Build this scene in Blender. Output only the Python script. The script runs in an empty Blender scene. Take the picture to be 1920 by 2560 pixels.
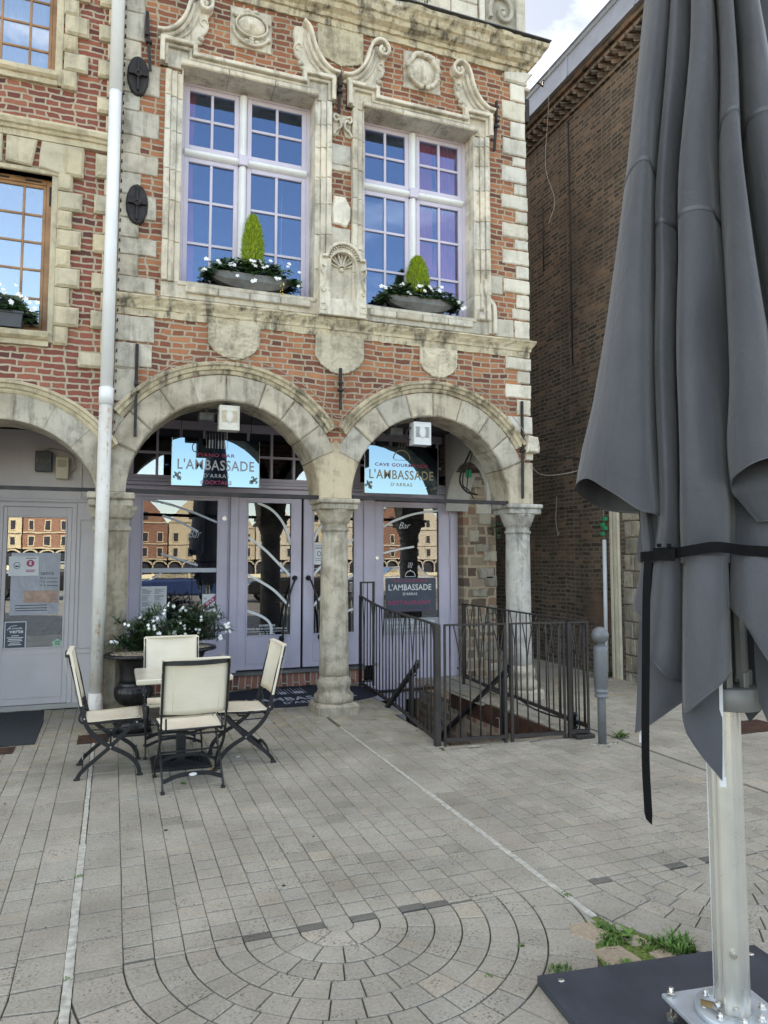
import bpy, math, random
from math import sin, cos, pi, radians, sqrt, atan2
from mathutils import Vector, Matrix, noise as mnoise
R = random.Random(7)
scene = bpy.context.scene
# ------------------------------------------------------------------ camera
cam_d = bpy.data.cameras.new('camera'); cam = bpy.data.objects.new('camera', cam_d)
scene.collection.objects.link(cam); scene.camera = cam
cam.location = (0.04, -7.36, 1.62)
cam.rotation_euler = (radians(90 + 4.3), 0, radians(-20.45))
cam_d.sensor_fit = 'VERTICAL'; cam_d.sensor_height = 24.0
cam_d.lens = 24.0 * 1810.0 / 2560.0
cam_d.shift_y = -0.009
cam_d.clip_start = 0.05; cam_d.clip_end = 2000
# ------------------------------------------------------------------ light
SUN_EL, SUN_AZ = radians(36), radians(24)      # azimuth measured from +Y towards +X
SD = Vector((sin(SUN_AZ) * cos(SUN_EL), cos(SUN_AZ) * cos(SUN_EL), sin(SUN_EL)))
sun_d = bpy.data.lights.new('sun', 'SUN'); sun = bpy.data.objects.new('sun', sun_d)
scene.collection.objects.link(sun)
sun_d.energy = 4.2; sun_d.angle = radians(0.6); sun_d.color = (1.0, 0.94, 0.84)
sun.rotation_euler = SD.to_track_quat('Z', 'Y').to_euler()
world = bpy.data.worlds.new("World"); scene.world = world; world.use_nodes = True
nt = world.node_tree; nt.nodes.clear()
def wn(t): return nt.nodes.new(t)
out = wn('ShaderNodeOutputWorld'); bg = wn('ShaderNodeBackground'); sky = wn('ShaderNodeTexSky')
sky.sky_type = 'NISHITA'; sky.sun_disc = False; sky.sun_elevation = SUN_EL; sky.sun_rotation = SUN_AZ
sky.air_density = 1.0; sky.dust_density = 0.25; sky.ozone_density = 1.0
tc = wn('ShaderNodeTexCoord'); mp = wn('ShaderNodeMapping'); mp.inputs['Scale'].default_value = (1.1, 1.1, 2.6)
nz = wn('ShaderNodeTexNoise'); nz.inputs['Scale'].default_value = 2.3; nz.inputs['Detail'].default_value = 9
nz.inputs['Roughness'].default_value = 0.58; nz.inputs['Distortion'].default_value = 0.35
rp = wn('ShaderNodeValToRGB'); rp.color_ramp.elements[0].position = 0.42; rp.color_ramp.elements[1].position = 0.70; rp.color_ramp.elements[1].color = (0.88, 0.88, 0.88, 1)
mx = wn('ShaderNodeMixRGB'); mx.inputs['Color2'].default_value = (6.6, 6.9, 7.4, 1)
nt.links.new(tc.outputs['Generated'], mp.inputs['Vector']); nt.links.new(mp.outputs[0], nz.inputs['Vector'])
sx_ = wn('ShaderNodeSeparateXYZ'); nt.links.new(tc.outputs['Generated'], sx_.inputs[0])
ma = wn('ShaderNodeMath'); ma.operation = 'MULTIPLY_ADD'; nt.links.new(sx_.outputs[1], ma.inputs[0]); ma.inputs[1].default_value = 0.16; nt.links.new(nz.outputs['Fac'], ma.inputs[2])
mb_ = wn('ShaderNodeMath'); mb_.operation = 'MULTIPLY_ADD'; nt.links.new(sx_.outputs[2], mb_.inputs[0]); mb_.inputs[1].default_value = 0.22; nt.links.new(ma.outputs[0], mb_.inputs[2])
mc_ = wn('ShaderNodeMath'); mc_.operation = 'SUBTRACT'; nt.links.new(mb_.outputs[0], mc_.inputs[0]); mc_.inputs[1].default_value = 0.10; ma = mc_
# clouds lit from the far side look grey from below; those opposite the sun are bright
cl = wn('ShaderNodeValToRGB'); cl.color_ramp.elements[0].position = 0.25; cl.color_ramp.elements[0].color = (0.94, 0.95, 0.98, 1); cl.color_ramp.elements[1].position = 0.72; cl.color_ramp.elements[1].color = (0.095, 0.12, 0.165, 1)
md = wn('ShaderNodeMath'); md.operation = 'MULTIPLY_ADD'; nt.links.new(sx_.outputs[1], md.inputs[0]); md.inputs[1].default_value = 0.5; md.inputs[2].default_value = 0.5
nt.links.new(md.outputs[0], cl.inputs['Fac']); cs = wn('ShaderNodeVectorMath'); cs.operation = 'SCALE'; cs.inputs['Scale'].default_value = 9.5; nt.links.new(cl.outputs['Color'], cs.inputs[0]); nt.links.new(cs.outputs[0], mx.inputs['Color2'])
nt.links.new(ma.outputs[0], rp.inputs['Fac']); nt.links.new(rp.outputs['Color'], mx.inputs['Fac'])
nt.links.new(sky.outputs[0], mx.inputs['Color1']); nt.links.new(mx.outputs[0], bg.inputs['Color'])
bg.inputs['Strength'].default_value = 0.15
nt.links.new(bg.outputs[0], out.inputs['Surface'])
scene.view_settings.view_transform = 'Standard'; scene.view_settings.look = 'None'
scene.view_settings.exposure = 1.78; scene.view_settings.gamma = 1.0
try:
    scene.view_settings.use_white_balance = True; scene.view_settings.white_balance_temperature = 7700; scene.view_settings.white_balance_tint = 10
except Exception: pass
scene.cycles.max_bounces = 8; scene.cycles.transparent_max_bounces = 12
try: scene.cycles.use_denoising = True
except Exception: pass

# ------------------------------------------------------------------ node helpers
class NT:
    def __init__(s, name):
        s.m = bpy.data.materials.new(name); s.m.use_nodes = True; s.t = s.m.node_tree; s.t.nodes.clear()
        s.out = s.n('ShaderNodeOutputMaterial'); s.b = s.n('ShaderNodeBsdfPrincipled')
        s.l(s.b.outputs[0], s.out.inputs['Surface'])
        s.geo = s.n('ShaderNodeTexCoord'); s.P = s.geo.outputs['Object']
    def n(s, t): return s.t.nodes.new(t)
    def l(s, a, b): s.t.links.new(a, b)
    def put(s, sock, v):
        if hasattr(v, 'is_output') or isinstance(v, bpy.types.NodeSocket): s.l(v, sock)
        else:
            if isinstance(v, (tuple, list)) and len(v) == 3 and sock.type == 'RGBA': v = (*v, 1)
            sock.default_value = v
    def noise(s, vec, scale, detail=4, rough=0.55, dist=0.0, col=False):
        n = s.n('ShaderNodeTexNoise'); s.l(vec, n.inputs['Vector'])
        n.inputs['Scale'].default_value = scale; n.inputs['Detail'].default_value = detail
        n.inputs['Roughness'].default_value = rough; n.inputs['Distortion'].default_value = dist
        return n.outputs['Color' if col else 'Fac']
    def vor(s, vec, scale, feat='F1'):
        n = s.n('ShaderNodeTexVoronoi'); s.l(vec, n.inputs['Vector']); n.inputs['Scale'].default_value = scale
        n.feature = feat; return n.outputs[0]
    def map(s, vec, scale=(1, 1, 1), loc=(0, 0, 0), rot=(0, 0, 0)):
        n = s.n('ShaderNodeMapping'); s.l(vec, n.inputs['Vector']); n.inputs['Scale'].default_value = scale
        n.inputs['Location'].default_value = loc; n.inputs['Rotation'].default_value = rot; return n.outputs[0]
    def ramp(s, f, stops, interp='LINEAR'):
        n = s.n('ShaderNodeValToRGB'); s.l(f, n.inputs['Fac']); cr = n.color_ramp; cr.interpolation = interp
        while len(cr.elements) < len(stops): cr.elements.new(0.5)
        for e, (p, c) in zip(cr.elements, stops):
            e.position = p; e.color = (c, c, c, 1) if isinstance(c, (int, float)) else (*c, 1)
        return n.outputs['Color']
    def mix(s, f, a, b, mode='MIX'):
        n = s.n('ShaderNodeMixRGB'); n.blend_type = mode
        s.put(n.inputs['Fac'], f); s.put(n.inputs['Color1'], a); s.put(n.inputs['Color2'], b); return n.outputs[0]
    def math(s, op, a, b=0.0, clamp=False):
        n = s.n('ShaderNodeMath'); n.operation = op; n.use_clamp = clamp
        s.put(n.inputs[0], a); s.put(n.inputs[1], b); return n.outputs[0]
    def bump(s, h, strength=0.5, dist=0.01, prev=None):
        n = s.n('ShaderNodeBump'); s.l(h, n.inputs['Height']); n.inputs['Strength'].default_value = strength
        n.inputs['Distance'].default_value = dist
        if prev is not None: s.l(prev, n.inputs['Normal'])
        s.l(n.outputs[0], s.b.inputs['Normal']); return n.outputs[0]
    def tint(s):
        n = s.n('ShaderNodeAttribute'); n.attribute_name = 'tint'; return n.outputs['Color']
    def set(s, **k):
        for a, v in k.items():
            s.put(s.b.inputs[{'base': 'Base Color', 'rough': 'Roughness', 'metal': 'Metallic', 'spec': 'Specular IOR Level',
                              'alpha': 'Alpha', 'trans': 'Transmission Weight', 'coat': 'Coat Weight', 'sheen': 'Sheen Weight'}[a]], v)

def plain(name, col, rough=0.6, metal=0.0, var=0.12, scale=6.0, bump=0.0, bscale=120, spec=0.5, streak=0.0):
    """painted / cast surface with a little colour and gloss variation"""
    s = NT(name); f = s.noise(s.P, scale, 6, 0.6)
    d = tuple(c * (1 - var * 1.6) for c in col); h = tuple(min(1, c * (1 + var)) for c in col)
    base = s.ramp(f, [(0.3, d), (0.7, h)])
    if 'leaf' in name or 'foliage' in name: base = s.mix(1.0, base, s.tint(), 'MULTIPLY')
    if streak:
        st = s.noise(s.map(s.P, (9, 9, 0.7)), 2.0, 5, 0.6)
        base = s.mix(s.math('MULTIPLY', s.ramp(st, [(0.55, 0.0), (0.75, 1.0)]), streak), base, (0.12, 0.10, 0.08))
    s.set(base=base, rough=s.math('ADD', s.math('MULTIPLY', s.noise(s.P, scale * 3, 4), 0.25), rough - 0.12, True), metal=metal, spec=spec)
    if bump: s.bump(s.noise(s.P, bscale, 4), bump, 0.003)
    return s.m

def brick_mat(name, axes, ramp, mortar, bw=0.215, bh=0.0625, ms=0.011, patch=None, dark=0.0, bumps=0.9, soot=0.35):
    s = NT(name)
    sep = s.n('ShaderNodeSeparateXYZ'); s.l(s.P, sep.inputs[0])
    com = s.n('ShaderNodeCombineXYZ'); s.l(sep.outputs[axes[0]], com.inputs[0]); s.l(sep.outputs[axes[1]], com.inputs[1])
    wob = s.noise(s.P, 9, 4, 0.6, col=True); wob2 = s.noise(s.P, 1.9, 3, 0.5, col=True)
    v = s.n('ShaderNodeVectorMath'); v.operation = 'MULTIPLY_ADD'
    s.l(wob, v.inputs[0]); v.inputs[1].default_value = (0.045, 0.034, 0); s.l(com.outputs[0], v.inputs[2])
    v2 = s.n('ShaderNodeVectorMath'); v2.operation = 'MULTIPLY_ADD'
    s.l(wob2, v2.inputs[0]); v2.inputs[1].default_value = (0.16, 0.06, 0); s.l(v.outputs[0], v2.inputs[2])
    def br(w, sq, fr, off):
        b = s.n('ShaderNodeTexBrick'); s.l(v2.outputs[0], b.inputs['Vector'])
        b.inputs['Scale'].default_value = 1.0; b.inputs['Brick Width'].default_value = w; b.inputs['Row Height'].default_value = bh
        b.inputs['Mortar Size'].default_value = ms; b.inputs['Mortar Smooth'].default_value = 0.35; b.inputs['Bias'].default_value = 0.0
        b.inputs['Color1'].default_value = (0, 0, 0, 1); b.inputs['Color2'].default_value = (1, 1, 1, 1); b.inputs['Mortar'].default_value = (0.5, 0.5, 0.5, 1)
        b.squash = sq; b.squash_frequency = fr; b.offset = off; b.offset_frequency = 2
        return b
    b = br(bw, 0.56, 2, 0.37)
    col = s.ramp(b.outputs['Color'], ramp)
    grain = s.noise(s.P, 70, 5, 0.65)
    col = s.mix(0.35, col, s.ramp(grain, [(0.3, 0.35), (0.7, 0.75)]), 'OVERLAY')
    big = s.noise(s.P, 0.8 if soot > .7 else 1.1, 6, 0.65)
    if patch: col = s.mix(s.ramp(s.noise(s.P, 0.9, 4, 0.5), [(0.58, 0.0), (0.72, 1.0)]), col, s.mix(0.6, col, patch))
    mcol = s.mix(s.noise(s.P, 20, 4), mortar, tuple(c * 0.72 for c in mortar))
    edge = s.math('MULTIPLY', s.noise(s.P, 40, 4, 0.7), 0.9)
    fac = s.ramp(s.math('ADD', b.outputs['Fac'], s.math('SUBTRACT', edge, 0.45)), [(0.32, 0.0), (0.55, 1.0)])
    col = s.mix(fac, col, mcol)
    st = s.math('MULTIPLY', s.ramp(big, [(0.45, 0.0), (0.75, 1.0)]), soot)
    col = s.mix(st, col, (0.05, 0.042, 0.036))
    s.set(base=col, rough=0.88, spec=0.25)
    h = s.math('SUBTRACT', s.math('MULTIPLY', s.noise(s.P, 26, 5, 0.7), 0.55), fac)
    s.bump(h, bumps, 0.010)
    return s.m

def stone_mat(name, light=(0.60, 0.54, 0.43), dark=(0.33, 0.29, 0.225), stain=0.5, white=0.25, scale=3.0, grey=False, bumps=0.8):
    s = NT(name)
    f = s.noise(s.P, scale, 8, 0.62, 0.3)
    base = s.ramp(f, [(0.30, dark), (0.52, light), (0.78, tuple(min(1, c * 1.12) for c in light))])
    base = s.mix(s.math('MULTIPLY', s.ramp(s.noise(s.P, 1.7, 6, 0.65), [(0.56, 0.0), (0.72, 1.0)]), white), base, (0.74, 0.72, 0.66))
    streak = s.noise(s.map(s.P, (7, 7, 0.9)), 1.6, 7, 0.7)
    blot = s.noise(s.P, 5.0, 8, 0.72, 0.6)
    k = s.math('MULTIPLY', s.ramp(s.math('ADD', s.math('MULTIPLY', streak, 0.6), s.math('MULTIPLY', blot, 0.5)), [(0.54, 0.0), (0.66, 1.0)]), stain)
    base = s.mix(k, base, (0.085, 0.075, 0.06))
    pits = s.vor(s.P, 60, 'F1')
    base = s.mix(s.ramp(s.math('ADD', pits, s.math('MULTIPLY', s.noise(s.P, 14, 3), 0.6)), [(0.22, 0.55), (0.34, 0.0)]), base, (0.14, 0.12, 0.10))
    t = s.tint(); base = s.mix(1.0, base, t, 'MULTIPLY')
    s.set(base=base, rough=0.9, spec=0.25)
    h = s.math('ADD', s.math('MULTIPLY', s.noise(s.P, 30, 8, 0.7), 0.7), s.math('MULTIPLY', s.ramp(pits, [(0.0, 0.0), (0.25, 1.0)]), 0.25))
    n1 = s.bump(h, bumps, 0.008); s.bump(s.noise(s.P, 7, 5, 0.6), 0.6, 0.03, n1)
    return s.m

def glass_mat(name, refl=0.30, tintc=(0.75, 0.8, 0.85), wav=0.0, gcol=(0.9, 0.93, 1.0), boost=1.3):
    s = NT(name); s.t.nodes.remove(s.b)
    tr = s.n('ShaderNodeBsdfTransparent'); tr.inputs[0].default_value = (*tintc, 1)
    gl = s.n('ShaderNodeBsdfGlossy'); gl.inputs['Color'].default_value = (*gcol, 1); gl.inputs['Roughness'].default_value = 0.004
    fr = s.n('ShaderNodeFresnel'); fr.inputs['IOR'].default_value = 1.5
    mxs = s.n('ShaderNodeMixShader')
    s.l(s.math('ADD', s.math('MULTIPLY', fr.outputs[0], boost), refl - 0.05, True), mxs.inputs[0])
    s.l(tr.outputs[0], mxs.inputs[1]); s.l(gl.outputs[0], mxs.inputs[2]); s.l(mxs.outputs[0], s.out.inputs['Surface'])
    if wav:
        b = s.n('ShaderNodeBump'); b.inputs['Strength'].default_value = wav; b.inputs['Distance'].default_value = 0.02
        s.l(s.noise(s.P, 3.0, 2, 0.4), b.inputs['Height']); s.l(b.outputs[0], gl.inputs['Normal'])
    return s.m

M = {}
M['brick'] = brick_mat('facade_brick', (0, 2), [(0.0, (0.13, 0.055, 0.043)), (0.22, (0.23, 0.085, 0.052)), (0.6, (0.33, 0.125, 0.068)), (1.0, (0.43, 0.19, 0.095))], (0.46, 0.385, 0.285), bw=0.20, ms=0.011, soot=0.40)
M['brick_red'] = brick_mat('neighbour_brick', (0, 2), [(0.0, (0.10, 0.045, 0.042)), (0.25, (0.20, 0.065, 0.050)), (0.7, (0.28, 0.090, 0.063)), (1.0, (0.36, 0.14, 0.09))], (0.52, 0.44, 0.33), soot=0.28)
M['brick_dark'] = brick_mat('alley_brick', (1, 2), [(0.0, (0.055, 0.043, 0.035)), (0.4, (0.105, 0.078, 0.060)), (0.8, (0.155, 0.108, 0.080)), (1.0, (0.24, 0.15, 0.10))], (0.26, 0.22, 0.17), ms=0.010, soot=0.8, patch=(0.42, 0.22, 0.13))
M['brick_step'] = brick_mat('step_brick', (2, 0), [(0.0, (0.16, 0.06, 0.045)), (0.5, (0.28, 0.11, 0.08)), (1.0, (0.40, 0.20, 0.15))], (0.50, 0.46, 0.38), bw=0.4, bh=0.075, ms=0.008, soot=0.2)
M['rubble'] = brick_mat('rubble_stone', (0, 2), [(0.0, (0.10, 0.065, 0.05)), (0.35, (0.20, 0.15, 0.11)), (0.7, (0.30, 0.23, 0.17)), (1.0, (0.26, 0.115, 0.075))], (0.46, 0.37, 0.26), bw=0.25, bh=0.14, ms=0.02, soot=0.4)
M['rubble_y'] = brick_mat('pit_rubble', (1, 2), [(0.0, (0.13, 0.10, 0.08)), (0.35, (0.27, 0.22, 0.17)), (0.7, (0.36, 0.30, 0.23)), (1.0, (0.30, 0.12, 0.07))], (0.46, 0.39, 0.29), bw=0.22, bh=0.11, ms=0.02, soot=0.3)
M['rubble_small'] = brick_mat('pier_brick', (0, 2), [(0.0, (0.13, 0.06, 0.04)), (0.5, (0.24, 0.12, 0.08)), (1.0, (0.33, 0.2, 0.14))], (0.50, 0.42, 0.31), bw=0.2, bh=0.062, ms=0.014, soot=0.4)
M['stone'] = stone_mat('limestone', (0.68, 0.62, 0.515), (0.42, 0.375, 0.30), 0.46, 0.4)
M['stone_pale'] = stone_mat('pale_limestone', (0.68, 0.64, 0.55), (0.48, 0.44, 0.36), 0.25, 0.6)
M['stone_dark'] = stone_mat('weathered_cornice_stone', (0.56, 0.48, 0.34), (0.24, 0.20, 0.14), 0.9, 0.45, 4.5)
M['stone_grey'] = stone_mat('grey_arch_stone', (0.52, 0.465, 0.375), (0.30, 0.26, 0.20), 0.55, 0.2, 2.4)
M['stone_shaft'] = stone_mat('column_stone', (0.48, 0.425, 0.335), (0.24, 0.205, 0.155), 0.5, 0.3, 6.0)
M['stone_marble'] = stone_mat('pale_grey_column_stone', (0.47, 0.45, 0.41), (0.27, 0.255, 0.23), 0.6, 0.35, 4.0)
M['stone_yellow'] = stone_mat('neighbour_stone', (0.60, 0.52, 0.37), (0.42, 0.36, 0.25), 0.35, 0.15, 2.6)
M['lilac'] = plain('lilac_paint', (0.55, 0.50, 0.60), 0.5, var=0.06, scale=3, streak=0.10, bump=0.15, bscale=60)
M['lilac_dark'] = plain('shaded_lilac_trim', (0.22, 0.185, 0.235), 0.55, var=0.08, scale=3, streak=0.12)
M['lilac_window'] = plain('window_lilac_paint', (0.60, 0.55, 0.65), 0.5, var=0.05, scale=4)
M['white_mullion'] = plain('white_mullion_paint', (0.80, 0.80, 0.80), 0.45, var=0.05, scale=4, streak=0.12)
M['pipe_white'] = plain('white_pipe_paint', (0.78, 0.79, 0.80), 0.42, var=0.05, scale=3, streak=0.08, bump=0.2, bscale=25)
M['grey_shop'] = plain('grey_shopfront_paint', (0.61, 0.565, 0.575), 0.55, var=0.05, scale=2.5, streak=0.08)
M['plaster'] = plain('pale_plaster', (0.48, 0.46, 0.43), 0.85, var=0.08, scale=2, bump=0.3, streak=0.15)
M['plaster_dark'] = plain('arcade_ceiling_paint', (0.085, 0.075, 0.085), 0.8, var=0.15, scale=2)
M['wood'] = plain('varnished_oak', (0.36, 0.19, 0.085), 0.45, var=0.25, scale=5, bump=0.3, bscale=50)
M['iron'] = plain('wrought_iron', (0.030, 0.026, 0.026), 0.6, 0.3, var=0.35, scale=14, bump=0.5, bscale=90)
M['iron_brown'] = plain('brown_iron_paint', (0.038, 0.032, 0.031), 0.5, 0.2, var=0.25, scale=9, bump=0.35, bscale=80)
M['black_metal'] = plain('black_chair_metal', (0.016, 0.017, 0.020), 0.42, 0.2, var=0.25, scale=20, bump=0.15)
M['urn'] = plain('black_cast_iron', (0.012, 0.012, 0.014), 0.33, 0.1, var=0.3, scale=12, bump=0.3, bscale=60)
M['rust'] = plain('rusty_steel', (0.085, 0.038, 0.022), 0.75, 0.2, var=0.4, scale=7, bump=0.5, bscale=50)
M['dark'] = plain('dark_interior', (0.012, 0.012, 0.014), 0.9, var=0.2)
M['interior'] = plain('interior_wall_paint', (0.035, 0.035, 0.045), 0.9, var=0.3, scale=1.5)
M['curtain'] = plain('pink_curtain_cloth', (0.85, 0.13, 0.20), 0.9, var=0.2, scale=6)
M['curtain_blue'] = plain('dark_blue_curtain_cloth', (0.012, 0.016, 0.035), 0.9, var=0.2, scale=6)
M['bollard'] = plain('grey_bollard_paint', (0.155, 0.165, 0.18), 0.45, 0.2, var=0.10, scale=8, bump=0.15)
M['canopy'] = None
M['strap'] = plain('black_webbing', (0.007, 0.007, 0.008), 0.9, var=0.15, scale=60, bump=0.3, bscale=400, spec=0.15)
M['alu'] = plain('brushed_aluminium', (0.78, 0.76, 0.70), 0.30, 0.75, var=0.05, scale=4)
M['alu_grey'] = plain('grey_coated_aluminium', (0.20, 0.20, 0.19), 0.5, 0.3, var=0.05, scale=4)
M['galv'] = plain('galvanised_steel', (0.55, 0.60, 0.64), 0.42, 0.55, var=0.10, scale=9)
M['steel'] = plain('stainless_bolt', (0.62, 0.60, 0.56), 0.28, 0.95, var=0.08, scale=30)
M['brass'] = plain('worn_brass', (0.42, 0.29, 0.14), 0.4, 0.8, var=0.2, scale=20)
M['slab'] = plain('dark_slab_coating', (0.038, 0.043, 0.056), 0.55, 0.0, var=0.22, scale=5, bump=0.35, bscale=160)
M['mat_dark'] = plain('dark_navy_carpet', (0.014, 0.016, 0.030), 0.95, var=0.2, scale=50, bump=0.6, bscale=300)
M['mat_grey'] = plain('grey_ribbed_carpet', (0.030, 0.034, 0.038), 0.95, var=0.25, scale=40, bump=0.6, bscale=200)
M['letter_white'] = plain('white_lettering', (0.78, 0.79, 0.80), 0.5, var=0.03)
M['letter_grey'] = plain('silver_lettering', (0.50, 0.53, 0.60), 0.5, var=0.03)
M['letter_gold'] = plain('gold_lettering', (0.38, 0.33, 0.20), 0.45, 0.2, var=0.06)
M['letter_red'] = plain('magenta_lettering', (0.42, 0.035, 0.12), 0.5, var=0.03)
M['letter_dark'] = plain('dark_lettering', (0.035, 0.04, 0.06), 0.6, var=0.03)
M['pewter'] = plain('pewter_ornament', (0.16, 0.155, 0.14), 0.4, 0.7, var=0.3, scale=40)
M['paper'] = plain('white_paper', (0.72, 0.72, 0.75), 0.7, var=0.04)
M['paper_pale'] = plain('printed_pale_paper', (0.74, 0.73, 0.76), 0.6, var=0.06, scale=14)
M['paper_grey'] = plain('printed_grey_paper', (0.40, 0.40, 0.43), 0.6, var=0.10, scale=14)
M['paper_skin'] = plain('printed_warm_photo', (0.50, 0.33, 0.26), 0.6, var=0.25, scale=12)
M['paper_green'] = plain('pale_green_paper', (0.38, 0.62, 0.46), 0.6, var=0.05)
M['paper_navy'] = plain('navy_print', (0.06, 0.075, 0.11), 0.5, var=0.1)
M['zinc'] = plain('patinated_zinc', (0.17, 0.17, 0.165), 0.6, 0.35, var=0.25, scale=7, bump=0.3)
M['plastic_grey'] = plain('dark_plastic_trough', (0.055, 0.062, 0.072), 0.5, var=0.08)
M['lamp_white'] = plain('chipped_white_lamp_paint', (0.66, 0.63, 0.55), 0.5, var=0.10, scale=14, streak=0.45, bump=0.3, bscale=40)
M['lamp_clean'] = plain('white_lamp_paint', (0.66, 0.67, 0.68), 0.4, var=0.05)
M['cable_dark'] = plain('black_cable', (0.02, 0.02, 0.02), 0.6)
M['cable_pale'] = plain('pale_cable', (0.33, 0.29, 0.24), 0.6)
M['green_tape'] = plain('green_tape', (0.01, 0.30, 0.13), 0.5)
M['conduit'] = plain('cream_plastic_conduit', (0.66, 0.60, 0.47), 0.5, var=0.10, scale=5, streak=0.2)
M['conduit_white'] = plain('white_plastic_conduit', (0.62, 0.64, 0.66), 0.45, var=0.05, scale=5)
M['slate'] = plain('slate_roofing', (0.10, 0.10, 0.11), 0.6, var=0.3, scale=8, bump=0.5, bscale=14)
M['lead'] = plain('white_zinc_fascia', (0.42, 0.45, 0.50), 0.35, 0.6, var=0.12, scale=3)
M['leaf_dark'] = plain('dark_green_leaf', (0.035, 0.085, 0.030), 0.45, var=0.5, scale=25)
M['leaf_olive'] = plain('oleander_leaf', (0.055, 0.10, 0.042), 0.45, var=0.5, scale=18)
M['leaf_lime'] = plain('lime_conifer_foliage', (0.36, 0.50, 0.03), 0.6, var=0.35, scale=40)
M['leaf_weed'] = plain('weed_leaf', (0.10, 0.20, 0.035), 0.6, var=0.4, scale=30)
M['petal'] = plain('white_petal', (0.82, 0.82, 0.80), 0.6, var=0.03)
M['petal_yellow'] = plain('yellowing_leaf', (0.62, 0.45, 0.10), 0.6, var=0.2, scale=30)
M['petal_red'] = plain('red_letters_behind_leaves', (0.30, 0.03, 0.06), 0.6, var=0.1)
M['dryleaf'] = plain('dry_leaf', (0.36, 0.20, 0.08), 0.8, var=0.3, scale=40)
M['gravel'] = plain('pale_bark_gravel', (0.48, 0.38, 0.27), 0.9, var=0.35, scale=60, bump=0.8, bscale=90)
M['soil'] = plain('dark_soil', (0.03, 0.022, 0.016), 0.95, var=0.3, scale=60)
M['cloth'] = None
M['tabletop'] = plain('cream_table_laminate', (0.62, 0.57, 0.46), 0.22, var=0.05, scale=7)
M['mirror'] = NT('sign_mirror_glass').m
_s = M['mirror'].node_tree.nodes
for _n in _s:
    if _n.type == 'BSDF_PRINCIPLED':
        _n.inputs['Base Color'].default_value = (0.165, 0.24, 0.31, 1); _n.inputs['Metallic'].default_value = 1.0; _n.inputs['Roughness'].default_value = 0.015
M['glass_up'] = glass_mat('window_glass', 0.20, (0.90, 0.9, 0.92), 0.03, (0.42, 0.58, 0.86))
M['glass_left'] = glass_mat('neighbour_window_glass', 0.36, (0.86, 0.86, 0.87), 0.012, (0.9, 0.95, 1.0))
M['glass_shop'] = glass_mat('shop_glass', 0.20, (0.75, 0.78, 0.82), 0.008)
# canopy fabric
s = NT('charcoal_canvas'); f = s.noise(s.P, 3.0, 5, 0.6)
weave = s.noise(s.map(s.P, (1, 1, 1)), 480, 2, 0.5)
base = s.ramp(f, [(0.3, (0.060, 0.062, 0.072)), (0.7, (0.077, 0.079, 0.091))])
base = s.mix(s.math('MULTIPLY', s.ramp(s.noise(s.map(s.P, (1, 1, .25)), 7, 8, 0.7, 0.5), [(0.5, 0.0), (0.75, 1.0)]), 0.30), base, (0.115, 0.115, 0.12))
base = s.mix(s.ramp(s.vor(s.P, 55), [(0.02, 0.5), (0.05, 0.0)]), base, (0.16, 0.16, 0.16))
s.set(base=s.mix(0.30, base, weave, 'OVERLAY'), rough=0.72, spec=0.35, sheen=0.25)
n1 = s.bump(weave, 0.12, 0.0015); s.bump(s.math('ADD', s.noise(s.map(s.P, (1, 1, 0.35)), 9, 4, 0.5), s.math('MULTIPLY', s.noise(s.map(s.P, (1, 1, 0.55), rot=(0.3, 0.4, 0)), 16, 6, 0.6, 1.2), 0.7)), 0.38, 0.02, n1)
M['canopy'] = s.m
M['canopy_seam'] = plain('canvas_seam_tape', (0.105, 0.108, 0.117), 0.7, var=0.05)
# cream canvas, a little light passes through
s = NT('cream_sling_canvas'); f = s.noise(s.P, 5, 5, 0.6)
s.set(base=s.ramp(f, [(0.3, (0.70, 0.62, 0.48)), (0.7, (0.78, 0.71, 0.58))]), rough=0.85, spec=0.2)
s.bump(s.math('ADD', s.noise(s.P, 350, 2, 0.5), s.math('MULTIPLY', s.noise(s.map(s.P, (1, 1, 5)), 6, 4), 2.5)), 0.25, 0.004)
M['cloth'] = s.m
# rusty lower pipe
s = NT('rust_streaked_pipe_paint')
st = s.noise(s.map(s.P, (14, 14, 1.1)), 1.7, 6, 0.7); sp = s.noise(s.P, 22, 5, 0.7)
k = s.ramp(s.math('ADD', s.math('MULTIPLY', st, 0.7), s.math('MULTIPLY', sp, 0.35)), [(0.56, 0.0), (0.66, 1.0)])
s.set(base=s.mix(k, s.ramp(s.noise(s.P, 4, 4), [(0.3, (0.55, 0.52, 0.47)), (0.7, (0.68, 0.67, 0.64))]), s.ramp(sp, [(0.4, (0.34, 0.13, 0.03)), (0.6, (0.42, 0.24, 0.08))])), rough=0.6)
M['pipe_rust'] = s.m
# paving stone
s = NT('paving_sett_stone')
f = s.noise(s.P, 2.0, 6, 0.6); g = s.noise(s.P, 75, 6, 0.8); m2 = s.noise(s.P, 14, 6, 0.7)
base = s.ramp(f, [(0.3, (0.27, 0.244, 0.198)), (0.7, (0.40, 0.365, 0.303))])
base = s.mix(s.math('MULTIPLY', s.ramp(s.noise(s.P, 0.9, 7, 0.68, 0.4), [(0.48, 0.0), (0.70, 1.0)]), 0.38), base, (0.17, 0.155, 0.13))
base = s.mix(0.55, base, s.ramp(g, [(0.32, 0.25), (0.68, 0.78)]), 'OVERLAY')
dark = s.ramp(s.vor(s.map(s.P, (1, 1, 1)), 62), [(0.22, 1.0), (0.38, 0.0)])
msk = s.ramp(s.noise(s.P, 5, 6, 0.75), [(0.47, 0.0), (0.60, 1.0)])
base = s.mix(s.math('MULTIPLY', s.math('MULTIPLY', dark, msk), 0.8), base, (0.09, 0.08, 0.065))
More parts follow.
